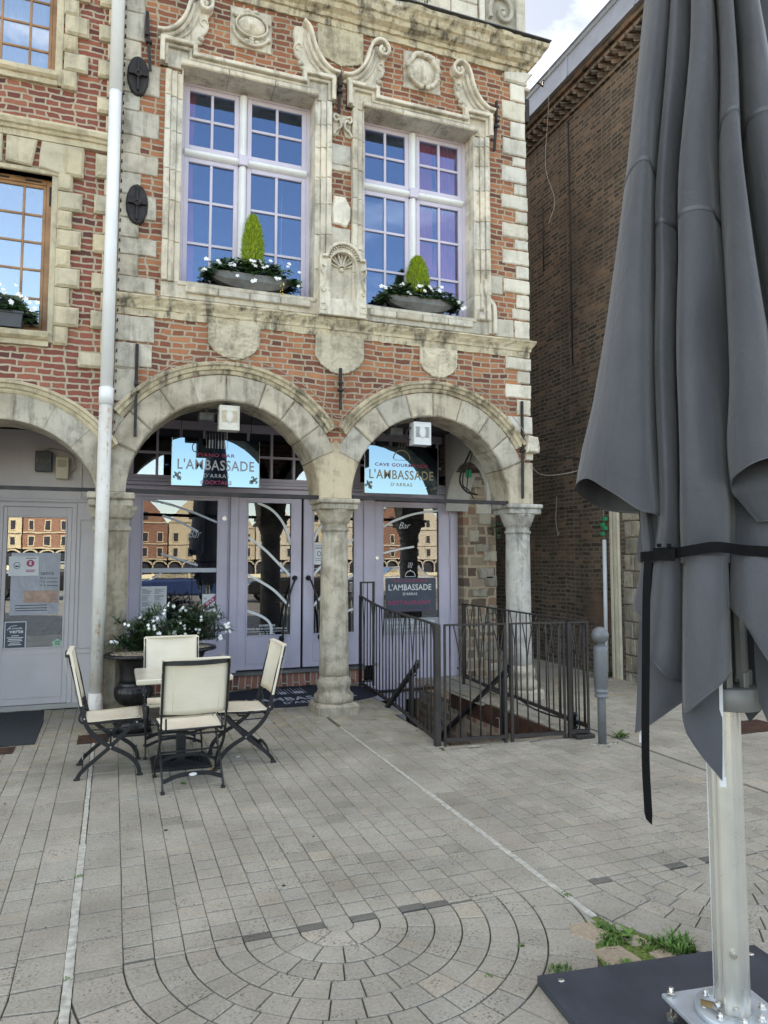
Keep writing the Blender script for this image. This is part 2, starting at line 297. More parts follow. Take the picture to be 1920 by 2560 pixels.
base = s.mix(s.math('MULTIPLY', s.ramp(m2, [(0.60, 0.0), (0.74, 1.0)]), 0.35), base, (0.42, 0.40, 0.36))
sep = s.n('ShaderNodeSeparateXYZ'); s.l(s.P, sep.inputs[0])
moss = s.math('MULTIPLY', s.ramp(s.noise(s.P, 3.2, 6, 0.7), [(0.50, 0.0), (0.66, 1.0)]), s.ramp(s.math('ADD', s.math('MULTIPLY', sep.outputs[1], 0.25), 0.9), [(0.3, 0.12), (0.75, 0.8)]))
base = s.mix(s.math('MULTIPLY', moss, 0.55), base, (0.19, 0.19, 0.075))
base = s.mix(1.0, base, s.tint(), 'MULTIPLY')
s.set(base=base, rough=s.math('ADD', s.math('MULTIPLY', m2, 0.3), 0.55), spec=0.35)
s.bump(s.math('ADD', g, s.math('MULTIPLY', m2, 1.2)), 0.55, 0.004)
M['sett'] = s.m
s = NT('joint_mortar_with_moss')
k = s.ramp(s.noise(s.P, 2.6, 6, 0.7), [(0.50, 0.0), (0.60, 1.0)])
s.set(base=s.mix(k, s.ramp(s.noise(s.P, 40, 4), [(0.3, (0.05, 0.045, 0.035)), (0.7, (0.12, 0.107, 0.083))]), s.ramp(s.noise(s.P, 90, 3), [(0.3, (0.05, 0.075, 0.02)), (0.7, (0.13, 0.17, 0.04))])), rough=0.95)
s.bump(s.noise(s.P, 120, 4), 0.8, 0.006)
M['joint'] = s.m
M['kerb_pale'] = plain('pale_kerb_strip_stone', (0.47, 0.45, 0.39), 0.85, var=0.25, scale=25, bump=0.6, bscale=120)
M['moss'] = plain('joint_moss', (0.12, 0.17, 0.03), 0.95, var=0.5, scale=60, bump=0.9, bscale=200)

# ------------------------------------------------------------------ mesh helpers
COL = scene.collection
class MB:
    def __init__(s): s.v = []; s.f = []; s.t = []; s.mi = []; s.sm = []
    def add(s, vs, fs, tint=1.0, mi=0, sm=False):
        o = len(s.v); s.v += [tuple(p) for p in vs]
        for f in fs: s.f.append([i + o for i in f]); s.t.append(tint); s.mi.append(mi); s.sm.append(sm)
        return s
    def box(s, x0, x1, y0, y1, z0, z1, tint=1.0, mi=0, bev=0.0):
        if bev <= 0:
            vs = [(x0, y0, z0), (x1, y0, z0), (x1, y1, z0), (x0, y1, z0), (x0, y0, z1), (x1, y0, z1), (x1, y1, z1), (x0, y1, z1)]
            return s.add(vs, [(3, 2, 1, 0), (4, 5, 6, 7), (0, 1, 5, 4), (1, 2, 6, 5), (2, 3, 7, 6), (3, 0, 4, 7)], tint, mi)
        b = bev; vs = []
        X = (x0, x1); Y = (y0, y1); Z = (z0, z1); idx = {}
        for i in (0, 1):
            for j in (0, 1):
                for k in (0, 1):
                    sx, sy, sz = 1 - 2 * i, 1 - 2 * j, 1 - 2 * k
                    for a, p in (('x', (X[i], Y[j] + sy * b, Z[k] + sz * b)), ('y', (X[i] + sx * b, Y[j], Z[k] + sz * b)), ('z', (X[i] + sx * b, Y[j] + sy * b, Z[k]))):
                        idx[(i, j, k, a)] = len(vs); vs.append(p)
        I = lambda i, j, k, a: idx[(i, j, k, a)]
        fs = []
        for i in (0, 1): fs.append([I(i, 0, 0, 'x'), I(i, 1, 0, 'x'), I(i, 1, 1, 'x'), I(i, 0, 1, 'x')])
        for j in (0, 1): fs.append([I(0, j, 0, 'y'), I(1, j, 0, 'y'), I(1, j, 1, 'y'), I(0, j, 1, 'y')])
        for k in (0, 1): fs.append([I(0, 0, k, 'z'), I(1, 0, k, 'z'), I(1, 1, k, 'z'), I(0, 1, k, 'z')])
        for j in (0, 1):
            for k in (0, 1): fs.append([I(0, j, k, 'y'), I(1, j, k, 'y'), I(1, j, k, 'z'), I(0, j, k, 'z')])
        for i in (0, 1):
            for k in (0, 1): fs.append([I(i, 0, k, 'x'), I(i, 1, k, 'x'), I(i, 1, k, 'z'), I(i, 0, k, 'z')])
        for i in (0, 1):
            for j in (0, 1): fs.append([I(i, j, 0, 'x'), I(i, j, 1, 'x'), I(i, j, 1, 'y'), I(i, j, 0, 'y')])
        for i in (0, 1):
            for j in (0, 1):
                for k in (0, 1): fs.append([I(i, j, k, 'x'), I(i, j, k, 'y'), I(i, j, k, 'z')])
        return s.add(vs, fs, tint, mi)
    def prism(s, poly, yb, yf, bev=0.0, tint=1.0, mi=0, fr=None):
        """outline in (x, z); back at y=yb, front (towards the square) at y=yf"""
        fr = fr or (lambda a, b, d: (a, d, b))
        n = len(poly)
        if area(poly) < 0: poly = poly[::-1]
        sg = 1 if yf < yb else -1
        vs = [fr(a, b, yb) for a, b in poly]
        if bev > 0:
            ins = inset(poly, bev)
            vs += [fr(a, b, yf + sg * bev) for a, b in poly] + [fr(a, b, yf) for a, b in ins]
            fs = [[i, (i + 1) % n, n + (i + 1) % n, n + i] for i in range(n)] + [[n + i, n + (i + 1) % n, 2 * n + (i + 1) % n, 2 * n + i] for i in range(n)]
            fs += [list(range(2 * n, 3 * n)), list(range(n))[::-1]]
        else:
            vs += [fr(a, b, yf) for a, b in poly]
            fs = [[i, (i + 1) % n, n + (i + 1) % n, n + i] for i in range(n)] + [list(range(n, 2 * n)), list(range(n))[::-1]]
        return s.add(vs, fs, tint, mi)
    def sweep(s, rings, closed=False, cap=True, tint=1.0, mi=0, sm=True, loop=True):
        """rings: list of equal-length point loops"""
        m = len(rings[0]); vs = [p for r in rings for p in r]; fs = []
        nr = len(rings)
        for i in range(nr if closed else nr - 1):
            a = i * m; b = ((i + 1) % nr) * m
            for j in range(m if loop else m - 1):
                k = (j + 1) % m
                fs.append([a + j, a + k, b + k, b + j])
        s.add(vs, fs, tint, mi, sm)
        if cap and not closed and loop:
            o = len(s.v) - len(vs)
            s.f.append([o + j for j in range(m)][::-1]); s.t.append(tint); s.mi.append(mi); s.sm.append(False)
            s.f.append([o + (nr - 1) * m + j for j in range(m)]); s.t.append(tint); s.mi.append(mi); s.sm.append(False)
        return s
    def tube(s, pts, r, n=8, tint=1.0, mi=0, sm=True, flat=None, closed=False, cap=True):
        """tube along pts; flat=(w,h,upvec) gives a rectangular bar"""
        pts = [Vector(p) for p in pts]; rings = []; prev = None
        rr = r if isinstance(r, (list, tuple)) else [r] * len(pts)
        for i, p in enumerate(pts):
            if closed: t = pts[(i + 1) % len(pts)] - pts[i - 1]
            elif i == 0: t = pts[1] - p
            elif i == len(pts) - 1: t = p - pts[i - 1]
            else: t = (pts[i + 1] - p).normalized() + (p - pts[i - 1]).normalized()
            t = t.normalized() if t.length > 1e-9 else Vector((0, 0, 1))
            if flat: u = Vector(flat[2])
            else: u = prev if prev is not None else (Vector((0, 0, 1)) if abs(t.z) < 0.9 else Vector((1, 0, 0)))
            a = (u - t * u.dot(t)); a = a.normalized() if a.length > 1e-6 else t.orthogonal().normalized()
            b = t.cross(a); prev = a
            if flat:
                w, h = flat[0] / 2, flat[1] / 2
                rings.append([p + a * w * x + b * h * y for x, y in ((1, 1), (-1, 1), (-1, -1), (1, -1))])
            else: rings.append([p + (a * cos(2 * pi * k / n) + b * sin(2 * pi * k / n)) * rr[i] for k in range(n)])
        return s.sweep(rings, closed, cap, tint, mi, sm and not flat)
    def lathe(s, prof, cx, cy, n=24, tint=1.0, mi=0, sm=True, wob=0.0, sq=None, a0=0.0):
        rings = []
        for r, z in prof:
            ring = []
            for k in range(n):
                a = a0 + 2 * pi * k / n; q = r
                if sq: q = r * sq(a, z)
                if wob: q += wob * mnoise.noise(Vector((cos(a) * 3 + cx * 3, sin(a) * 3, z * 6)))
                ring.append((cx + q * cos(a), cy + q * sin(a), z))
            rings.append(ring)
        return s.sweep(rings, False, True, tint, mi, sm)
    def ball(s, c, r, n=8, m=6, tint=1.0, mi=0, sc=(1, 1, 1)):
        rings = []
        for i in range(m + 1):
            a = -pi / 2 + pi * i / m; rr = max(0.02, cos(a)) * r
            rings.append([(c[0] + rr * cos(2 * pi * k / n) * sc[0], c[1] + rr * sin(2 * pi * k / n) * sc[1], c[2] + r * sin(a) * sc[2]) for k in range(n)])
        return s.sweep(rings, False, True, tint, mi, True)
    def build(s, name, mats, parent=None, local=False, label=None):
        me = bpy.data.meshes.new(name)
        vs = s.v
        if parent is not None and not local:
            L = parent.matrix_basis.translation
            pp = parent
            L = Vector((0, 0, 0)); q = parent
            while q is not None: L += q.location; q = q.parent
            if L.length > 0: vs = [(a - L.x, b - L.y, c - L.z) for a, b, c in vs]
        me.from_pydata(vs, [], s.f)
        if not isinstance(mats, (list, tuple)): mats = [mats]
        for m_ in mats: me.materials.append(m_)
        me.polygons.foreach_set('material_index', s.mi)
        me.polygons.foreach_set('use_smooth', s.sm)
        if any(t != 1.0 for t in s.t):
            at = me.color_attributes.new('tint', 'FLOAT_COLOR', 'CORNER'); dat = []
            for p, t in zip(me.polygons, s.t):
                c = (t, t, t, 1.0) if isinstance(t, (int, float)) else (*t, 1.0)
                dat += list(c) * p.loop_total
            at.data.foreach_set('color', dat)
        else:
            at = me.color_attributes.new('tint', 'FLOAT_COLOR', 'CORNER'); at.data.foreach_set('color', [1.0] * (4 * len(me.loops)))
        me.update()
        o = bpy.data.objects.new(name, me); COL.objects.link(o)
        if parent is not None: o.parent = parent
        if label: o['label'] = label
        return o

def area(p): return sum(p[i][0] * p[(i + 1) % len(p)][1] - p[(i + 1) % len(p)][0] * p[i][1] for i in range(len(p))) / 2
def inset(p, d):
    n = len(p); o = []
    for i in range(n):
        a, b, c = Vector(p[i - 1]), Vector(p[i]), Vector(p[(i + 1) % n])
        e1 = (b - a); e2 = (c - b)
        if e1.length < 1e-7 or e2.length < 1e-7: o.append(tuple(b)); continue
        e1.normalize(); e2.normalize(); n1 = Vector((-e1.y, e1.x)); n2 = Vector((-e2.y, e2.x))
        m_ = n1 + n2
        if m_.length < 1e-4: o.append(tuple(b)); continue
        m_.normalize(); k = d / max(0.35, m_.dot(n1)); q = b + m_ * k; o.append((q.x, q.y))
    return o
def rough(poly, step=0.05, amp=0.004):
    o = []
    for i in range(len(poly)):
        a = Vector(poly[i]); b = Vector(poly[(i + 1) % len(poly)]); L = (b - a).length; k = max(1, int(L / step))
        for j in range(k):
            p = a.lerp(b, j / k); e = amp * (1.0 if j else 0.7)
            o.append((p.x + R.uniform(-e, e), p.y + R.uniform(-e, e)))
    return o
def rect(x0, x1, z0, z1): return [(x0, z0), (x1, z0), (x1, z1), (x0, z1)]
def spline(P, n=6, closed=False):
    P = [Vector(p) for p in P]; o = []; N = len(P)
    rng = range(N if closed else N - 1)
    for i in rng:
        p0 = P[i - 1] if (i > 0 or closed) else P[0] * 2 - P[1]; p1 = P[i]; p2 = P[(i + 1) % N]
        p3 = P[(i + 2) % N] if (i + 2 < N or closed) else P[-1] * 2 - P[-2]
        for k in range(n):
            t = k / n
            o.append(0.5 * ((2 * p1) + (p2 - p0) * t + (2 * p0 - 5 * p1 + 4 * p2 - p3) * t * t + (3 * p1 - p0 - 3 * p2 + p3) * t ** 3))
    if not closed: o.append(P[-1])
    return o
def thing(name, label, cat, loc=(0, 0, 0), rz=0.0, group=None):
    o = bpy.data.objects.new(name, None); COL.objects.link(o); o.empty_display_size = 0.1
    o.location = loc; o.rotation_euler = (0, 0, rz); o['label'] = label; o['category'] = cat
    if group: o['group'] = group
    return o
def tag(o, label=None, cat=None, group=None, kind=None):
    if label: o['label'] = label
    if cat: o['category'] = cat
    if group: o['group'] = group
    if kind: o['kind'] = kind
    return o
def copy_tree(o, parent=None):
    c = o.copy(); COL.objects.link(c); c.parent = parent
    for ch in list(o.children): copy_tree(ch, c)
    return c
def curve2d(outlines, y, depth, bev=0.0):
    """filled plate with holes from (x,z) outlines -> (verts, faces); front face at y, going back by depth"""
    cu = bpy.data.curves.new('tmp', 'CURVE'); cu.dimensions = '2D'; cu.fill_mode = 'BOTH'
    cu.extrude = max(0.0005, depth / 2 - bev); cu.bevel_depth = bev; cu.bevel_resolution = 1; cu.offset = -bev
    for P in outlines:
        sp = cu.splines.new('POLY'); sp.points.add(len(P) - 1); sp.use_cyclic_u = True
        for q, p in zip(sp.points, P): q.co = (p[0], p[1], 0, 1)
    o = bpy.data.objects.new('tmp', cu); COL.objects.link(o)
    me = o.to_mesh(); vs = [(v.co.x, y + depth / 2 - v.co.z, v.co.y) for v in me.vertices]; fs = [list(p.vertices) for p in me.polygons]
    o.to_mesh_clear(); bpy.data.objects.remove(o); bpy.data.curves.remove(cu)
    return vs, fs
def plate(mb, outlines, y, depth, bev=0.0, tint=1.0, mi=0):
    v, f = curve2d(outlines, y, depth, bev); mb.add(v, f, tint, mi); return mb
def text_geo(txt, h, w=None, bold=0.0, sp=1.0, shear=0.0):
    cu = bpy.data.curves.new('tmp', 'FONT'); cu.body = txt; cu.size = 1.0; cu.align_x = 'LEFT'; cu.offset = bold; cu.space_character = sp
    cu.extrude = 0.0; cu.resolution_u = 3; cu.shear = shear
    o = bpy.data.objects.new('tmp', cu); COL.objects.link(o); bpy.context.view_layer.update()
    me = o.to_mesh(); vs = [(v.co.x, v.co.y) for v in me.vertices]; fs = [list(p.vertices) for p in me.polygons]
    o.to_mesh_clear(); bpy.data.objects.remove(o); bpy.data.curves.remove(cu)
    x0 = min(v[0] for v in vs); x1 = max(v[0] for v in vs); z0 = min(v[1] for v in vs); z1 = max(v[1] for v in vs)
    kz = h / (z1 - z0); kx = (w / (x1 - x0)) if w else kz
    return [((a - x0) * kx, (b - z0) * kz) for a, b in vs], fs
def text(mb, txt, x, z, y, h, w=None, bold=0.0, sp=1.0, mi=0, fr=None, shear=0.0):
    v, f = text_geo(txt, h, w, bold, sp, shear); fr = fr or (lambda a, b: (x + a, y, z + b))
    mb.add([fr(a, b) for a, b in v], f, 1.0, mi); return mb
def ribbon(mb, path, w, yb, yf, bev=0.004, tint=1.0, mi=0):
    """moulding of width w along an (x,z) path, standing out from yb to yf"""
    P = [Vector(p) for p in path]; n = len(P); L = []; Rr = []
    for i in range(n):
        if i == 0: d1 = d2 = (P[1] - P[0]).normalized()
        elif i == n - 1: d1 = d2 = (P[-1] - P[-2]).normalized()
        else: d1 = (P[i] - P[i - 1]).normalized(); d2 = (P[i + 1] - P[i]).normalized()
        n1 = Vector((-d1.y, d1.x)); n2 = Vector((-d2.y, d2.x)); m_ = (n1 + n2)
        m_ = m_.normalized() if m_.length > 1e-5 else n1
        k = w / 2 / max(0.4, m_.dot(n1)); L.append(P[i] + m_ * k); Rr.append(P[i] - m_ * k)
    rings = []
    for a, b in zip(L, Rr):
        ia = a.lerp(b, bev / w); ib = b.lerp(a, bev / w); sg = 1 if yf < yb else -1
        rings.append([(a.x, yb, a.y), (a.x, yf + sg * bev, a.y), (ia.x, yf, ia.y), (ib.x, yf, ib.y), (b.x, yf + sg * bev, b.y), (b.x, yb, b.y)])
    return mb.sweep(rings, False, True, tint, mi, False)
def arc(cx, cz, r, a0, a1, n=24):
    return [(cx + r * cos(radians(a0 + (a1 - a0) * i / n)), cz + r * sin(radians(a0 + (a1 - a0) * i / n))) for i in range(n + 1)]
def each(parts, name, mat, parent):
    for m_ in parts: m_.build(name, mat, parent)
def rt(lo=0.86, hi=1.08): 
    k = R.uniform(lo, hi); w = R.uniform(-0.03, 0.03); return (k * (1 + w), k, k * (1 - w * 1.5))
def hfield(mb, f, x0, x1, z0, z1, n, m, y, tint=1.0, mi=0, inside=None):
    """relief: f(u,v) gives how far it stands out from y"""
    vs = []; fs = []
    for j in range(m + 1):
        for i in range(n + 1):
            u, v = i / n, j / m; vs.append((x0 + (x1 - x0) * u, y - f(u, v), z0 + (z1 - z0) * v))
    for j in range(m):
        for i in range(n):
            if inside and not inside((i + .5) / n, (j + .5) / m): continue
            a = j * (n + 1) + i; fs.append([a, a + 1, a + n + 2, a + n + 1])
    return mb.add(vs, fs, tint, mi, True)
M['lilac_dark'] = M['lilac']
# ================================================================== MAIN BRICK TOWNHOUSE
H = thing('townhouse', 'orange-red brick and limestone townhouse with two arches over a lilac shopfront', 'building')
C1, C2, CZ, RI, RO, RH = 1.095, 3.372, 2.235, 0.962, 1.235, 1.375
W1 = (0.585, 1.975); W2 = (2.54, 3.90); WZ = (4.38, 6.63)
TOPZ = 7.52
# ---- brick wall with arch and window openings
outer = [(0.0, 2.9), (0.0, 8.6), (4.62, 8.6), (4.62, 2.25)]
outer += [(4.60, 2.25)] + arc(C2, CZ, 1.12, 0, 180 - 0.1, 30)[1:]
jx = (C1 + C2) / 2
# stop both arcs where they would cross above the middle column
outer = [p for p in outer if not (p[0] < jx)] 
left = arc(C1, CZ, 1.12, 0, 180, 30); left = [p for p in left if p[0] < jx and p[0] > 0.0]
zc = CZ + 0.02
wall_poly = [(0.0, 8.6), (0.0, CZ + sqrt(1.12 ** 2 - min(1.095, 1.12) ** 2) + 0.0)] + left[::-1] + [(jx, zc)] + [p for p in arc(C2, CZ, 1.12, 180, 0, 30) if p[0] > jx] + [(4.62, zc), (4.62, 8.6)]
mb = MB(); plate(mb, [wall_poly, rect(W1[0] - .02, W1[1] + .02, WZ[0], WZ[1])[::-1], rect(W2[0] - .02, W2[1] + .02, WZ[0], WZ[1])[::-1]], 0.0, 0.42)
mb.build('brick_wall', M['brick'], H)
# body of the house behind the facade, up to the ridge
mb = MB()
mb.box(4.25, 4.60, 2.25, 9.0, -0.0, 8.5); mb.box(4.30, 4.60, 0.42, 2.25, 2.75, 8.5); mb.box(0, 0.25, 1.9, 9.0, 0, 8.5)
mb.box(0, 4.6, 8.8, 9.0, 0, 8.5)
mb.build('side_wall', M['brick_dark'], H)
mb = MB(); mb.prism([(0.0, 8.5), (4.6, 8.5), (2.3, 13.2)], 9.0, 0.45); mb.build('roof', M['slate'], H)
g = [(0.0, 7.86), (4.60, 7.86), (4.60, 8.7), (4.2, 8.8), (4.1, 10.0), (3.5, 10.2), (3.4, 11.6), (2.9, 11.8), (2.3, 13.4), (1.7, 11.8), (1.2, 11.6), (1.1, 10.2), (0.5, 10.0), (0.4, 8.8), (0.0, 8.7)]
mb = MB(); mb.prism(g, 0.45, 0.06); mb.build('gable', M['brick'], H)
# ---- floors, ceilings and dark rooms
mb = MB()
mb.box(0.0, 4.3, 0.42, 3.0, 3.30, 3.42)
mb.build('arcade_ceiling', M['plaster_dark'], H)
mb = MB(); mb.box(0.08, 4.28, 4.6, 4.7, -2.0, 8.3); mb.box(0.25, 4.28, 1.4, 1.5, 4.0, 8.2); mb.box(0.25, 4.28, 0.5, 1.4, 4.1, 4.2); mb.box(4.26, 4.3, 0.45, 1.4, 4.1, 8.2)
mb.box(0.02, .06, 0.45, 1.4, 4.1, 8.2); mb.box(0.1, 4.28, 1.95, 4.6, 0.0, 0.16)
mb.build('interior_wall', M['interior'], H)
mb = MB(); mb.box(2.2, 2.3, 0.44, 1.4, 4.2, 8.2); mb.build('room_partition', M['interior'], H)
# ---- arches
def voussoir(mb, cx, a0, a1, ri, ro, y0, y1, tint, clip=None):
    n = 5; P = [(cx + ri * cos(radians(a)), CZ + ri * sin(radians(a))) for a in [a0 + (a1 - a0) * i / n for i in range(n + 1)]]
    Q = [(cx + ro * cos(radians(a)), CZ + ro * sin(radians(a))) for a in [a1 - (a1 - a0) * i / n for i in range(n + 1)]]
    if clip: Q = [clip(p) for p in Q]
    poly = P + Q
    poly = [(x + R.uniform(-.005, .005), z + R.uniform(-.005, .005)) for x, z in poly]
    mb.prism(inset(poly if area(poly) > 0 else poly[::-1], 0.0035), y0, y1 - R.uniform(0, .008), 0.014, tint)
for cx, (s0, s1), nm in ((C1, (24, 156), 'arch'), (C2, (24, 156), 'arch')):
    mb = MB(); a = s0; k = 0; cuts = [s0]
    base = [15, 17, 16, 19, 17, 15, 17, 16] if cx == C1 else [16, 15, 18, 17, 16, 18, 16, 16]
    tot = sum(base)
    for b in base: cuts.append(cuts[-1] + b * (s1 - s0) / tot)
    for a0, a1 in zip(cuts, cuts[1:]):
        def clip(p, cx=cx):
            x, z = p
            if cx == C1: x = min(x, jx - .002)
            else: x = max(x, jx + .002)
            return (min(max(x, -0.02), 4.62), z)
        voussoir(mb, cx, a0, a1, RI, RO, 0.42, -0.022 + R.uniform(-.004, .003), rt(0.84, 1.1), clip)
    mb.box(cx - .6, cx + .6, 0.02, 0.40, CZ + 1.04, CZ + 1.08, 0.5)
    # mortar core behind the joints
    core = [(cx + (RI + .012) * cos(radians(q)), CZ + (RI + .012) * sin(radians(q))) for q in range(0, 181, 6)] + [(min(max(cx + 1.16 * cos(radians(q)), 0 if cx == C1 else jx), jx if cx == C1 else 4.62), CZ + 1.16 * sin(radians(q))) for q in range(180, -1, -6)]
    mb.prism(core, 0.41, -0.004, 0, 0.8)
    mb.build(nm, M['stone_grey'], H)
# springers over the three columns
mb = MB()
def spr(cxl, cxr, xl, xr, ztop, tint, y1=-0.02):
    A = [(cxl + RI * cos(radians(q)), CZ + RI * sin(radians(q))) for q in (0, 6, 12, 18, 23.6)] if cxl is not None else [(xl, CZ), (xl, 2.62)]
    B = [(cxr + RI * cos(radians(180 - q)), CZ + RI * sin(radians(180 - q))) for q in (23.6, 18, 12, 6, 0)] if cxr is not None else [(xr, 2.60), (xr, CZ)]
    top = []
    if cxl is not None: top.append((min(cxl + RO * cos(radians(23.6)), jx), CZ + RO * sin(radians(23.6)))) if cxr is None else None
    if cxl is not None and cxr is not None: mid = [(jx, ztop)]
    elif cxr is not None: mid = [(xl, ztop), (cxr + RO * cos(radians(156.4)), CZ + RO * sin(radians(156.4)))]
    else: mid = [(cxl + RO * cos(radians(23.6)), CZ + RO * sin(radians(23.6))), (xr, ztop)]
    poly = A + mid + B if cxl is not None else A[:1] + [(xl, ztop)] + mid[1:] + B
    mb.prism(poly[::-1] if area(poly) < 0 else poly, 0.42, y1, 0.012, tint)
spr(C1, C2, 0, 0, 2.87, (1.05, 0.98, 0.85)); mb.build('springer', M['stone_grey'], H)
mb = MB(); spr(None, C1, -0.13, 0, 2.72, (0.92, 0.92, 0.92)); mb.build('springer', M['stone_grey'], H)
mb = MB(); spr(C2, None, 0, 4.655, 2.73, (0.97, 0.95, 0.9)); mb.build('springer', M['stone_grey'], H)
# hood moulds
def hood(mb, cx, cz, a0, a1, r0=RO, seg=60, prof=None, jit=0.006):
    prof = prof or [(0.0, -.01), (0.004, .022), (0.025, .034), (0.038, .030), (0.046, .055), (0.076, .064), (0.088, .088), (0.112, .094), (0.124, .07), (0.127, -.01)]
    rings = []
    for i in range(seg + 1):
        a = radians(a0 + (a1 - a0) * i / seg); e = R.uniform(-jit, jit); w = mnoise.noise(Vector((cx * 5, a * 9, 1))) * jit * 2
        rings.append([(cx + (r0 + q + e * .4) * cos(a), -d * (1 + w * 6) + e, cz + (r0 + q + e * .4) * sin(a)) for q, d in prof])
    mb.sweep(rings, False, True, 1.0, 0, False)
vx = degrees = math.degrees(math.acos((jx - C1) / RH))
for cx, a0, a1 in ((C1, vx, 144), (C2, 31.5, 180 - vx)):
    mb = MB(); hood(mb, cx, CZ, a0, a1); mb.build('hood_mould', M['stone_dark'], H)
mb = MB()
mb.prism(rough([(4.52, 2.84), (4.68, 2.84), (4.69, 2.90), (4.67, 3.02), (4.55, 3.04)], .03, .006), 0.1, -.13, .015); mb.build('hood_stop', M['stone'], H)
# ---- mouldings running along the front
def cornice(mb, x0, x1, prof, seg=0.06, jit=0.003, ret=True, tint=1.0):
    """prof: (out, z); run along x, with a return at the right end"""
    n = max(2, int((x1 - x0) / seg)); rings = []
    for i in range(n + 1):
        x = x0 + (x1 - x0) * i / n; rings.append([(x, -d * (1 + mnoise.noise(Vector((x * 6, z * 9, 2))) * .10) + R.uniform(-jit, jit), z + R.uniform(-jit, jit) * .8) for d, z in prof])
    if ret:
        rings[-1] = [(x1 + d, -d, z) for d, z in prof]; rings.append([(x1 + d, 0.42, z) for d, z in prof])
    mb.sweep(rings, False, True, tint, 0, False)
mb = MB(); cornice(mb, 0.0, 4.62, [(-.02, 3.985), (.014, 3.985), (.015, 4.055), (.028, 4.06), (.03, 4.09), (.055, 4.125), (.068, 4.15), (.078, 4.165), (.075, 4.182), (.01, 4.2), (-.02, 4.2)], jit=.006)
mb.build('string_course', M['stone_dark'], H)
mb = MB(); cornice(mb, 0.0, 4.60, [(-.02, 7.50), (.03, 7.50), (.035, 7.57), (.06, 7.575), (.075, 7.61), (.13, 7.64), (.15, 7.69), (.175, 7.70), (.20, 7.76), (.235, 7.79), (.245, 7.835), (.02, 7.862), (-.02, 7.862)], jit=.005)
mb.build('cornice', M['stone_dark'], H)
mb = MB(); mb.box(0, 4.86, -.262, 0.3, 7.865, 7.875); mb.build('cornice_flashing', M['zinc'], H)
mb = MB()
for i, (x0, x1) in enumerate([(2.9, 3.28), (3.29, 3.62), (3.63, 3.98)]): mb.box(x0, x1, -.03, .1, 7.88, 8.25, rt(), bev=.012); mb.box(x0 + .05, x1 + .04 if i < 2 else x1, -.03, .1, 8.257, 8.6, rt(), bev=.012)
mb.box(4.0, 4.07, -.05, .1, 7.88, 8.7, rt(), bev=.01)
mb.build('attic_stone', M['stone_pale'], H)
mb = MB(); mb.box(4.08, 4.58, -.02, .1, 7.88, 8.8, 0.62, bev=.02); mb.box(4.50, 4.62, -.07, .1, 7.88, 8.8, .9, bev=.015)
sp_ = [(4.31 + (0.015 + 0.020 * a) * cos(a * 1.0 + 1.2), 8.24 + (0.015 + 0.026 * a) * sin(a * 1.0 + 1.2)) for a in [i * .3 for i in range(30)]]
ribbon(mb, sp_, .045, -.0, -.075, .008, 0.66); mb.ball((4.31, -.03, 8.24), .05, tint=.9, sc=(1, .6, 1))
mb.build('attic_volute', M['stone_pale'], H)
mb = MB(); 
for i in range(120):
    x = R.uniform(2.55, 3.3); z = 7.98 + R.random() ** 1.5 * .3; a = R.uniform(0, 6.28); l = R.uniform(.03, .06); d = R.uniform(-.16, -.05)
    mb.add([(x, d, z), (x + l * cos(a) * .5, d - .01, z + l * sin(a) * .5 + .01), (x + l * cos(a), d, z + l * sin(a)), (x + l * cos(a + 1) * .5, d + .01, z + l * sin(a + 1) * .5)], [(0, 1, 2, 3)])
PL = thing('ledge_creeper', 'dark green leafy plant spilling over the top cornice ledge', 'plant', (2.9, -.1, 7.88)); mb.build('foliage', M['leaf_dark'], PL)
# ---- quoins on the right corner
QS = []
Q = [(7.39, 7.485, 4.34, 4.66), (7.16, 7.385, 4.42, 4.62), (7.33, 7.38, 4.6, 4.70), (6.91, 7.15, 4.30, 4.62), (6.69, 6.90, 4.42, 4.62), (6.47, 6.68, 4.31, 4.63), (6.34, 6.46, 4.44, 4.62), (6.13, 6.33, 4.29, 4.63), (5.98, 6.12, 4.46, 4.63), (5.79, 5.97, 4.28, 4.64),
     (5.63, 5.78, 4.47, 4.63), (5.44, 5.62, 4.29, 4.64), (5.30, 5.43, 4.46, 4.64), (5.11, 5.29, 4.29, 4.645), (4.94, 5.10, 4.47, 4.64), (4.76, 4.93, 4.30, 4.65), (4.58, 4.75, 4.47, 4.64), (4.44, 4.57, 4.41, 4.65), (4.21, 4.43, 4.44, 4.64),
     (3.83, 3.98, 4.31, 4.65), (3.67, 3.82, 4.47, 4.64), (3.49, 3.66, 4.31, 4.65), (3.29, 3.48, 4.46, 4.64), (3.07, 3.28, 4.33, 4.66), (2.76, 3.06, 4.56, 4.66)]
for z0, z1, x0, x1 in Q:
    QS.append(MB()); QS[-1].prism(rough(rect(x0, x1, z0 + .004, z1 - .004), .05, .005), 0.3, -.018 - R.uniform(0, .012), .012, rt(.86, 1.1))
QS.append(MB()); QS[-1].prism(rough([(4.6, 7.40), (4.74, 7.56), (4.62, 7.56), (4.34, 7.5), (4.34, 7.40)][::1], .05, .004), .3, -.04, .012, 1.0)
QS.append(MB()); QS[-1].prism(rough(rect(4.11, 4.285, 4.72, 4.94), .06, .003), .1, -.012, .008, (.78, .78, .76)); QS.append(MB()); QS[-1].prism(rough(rect(4.175, 4.425, 4.21, 4.425), .06, .003), .1, -.012, .008, (.78, .78, .76))
each(QS, 'quoin', M['stone_pale'], H)
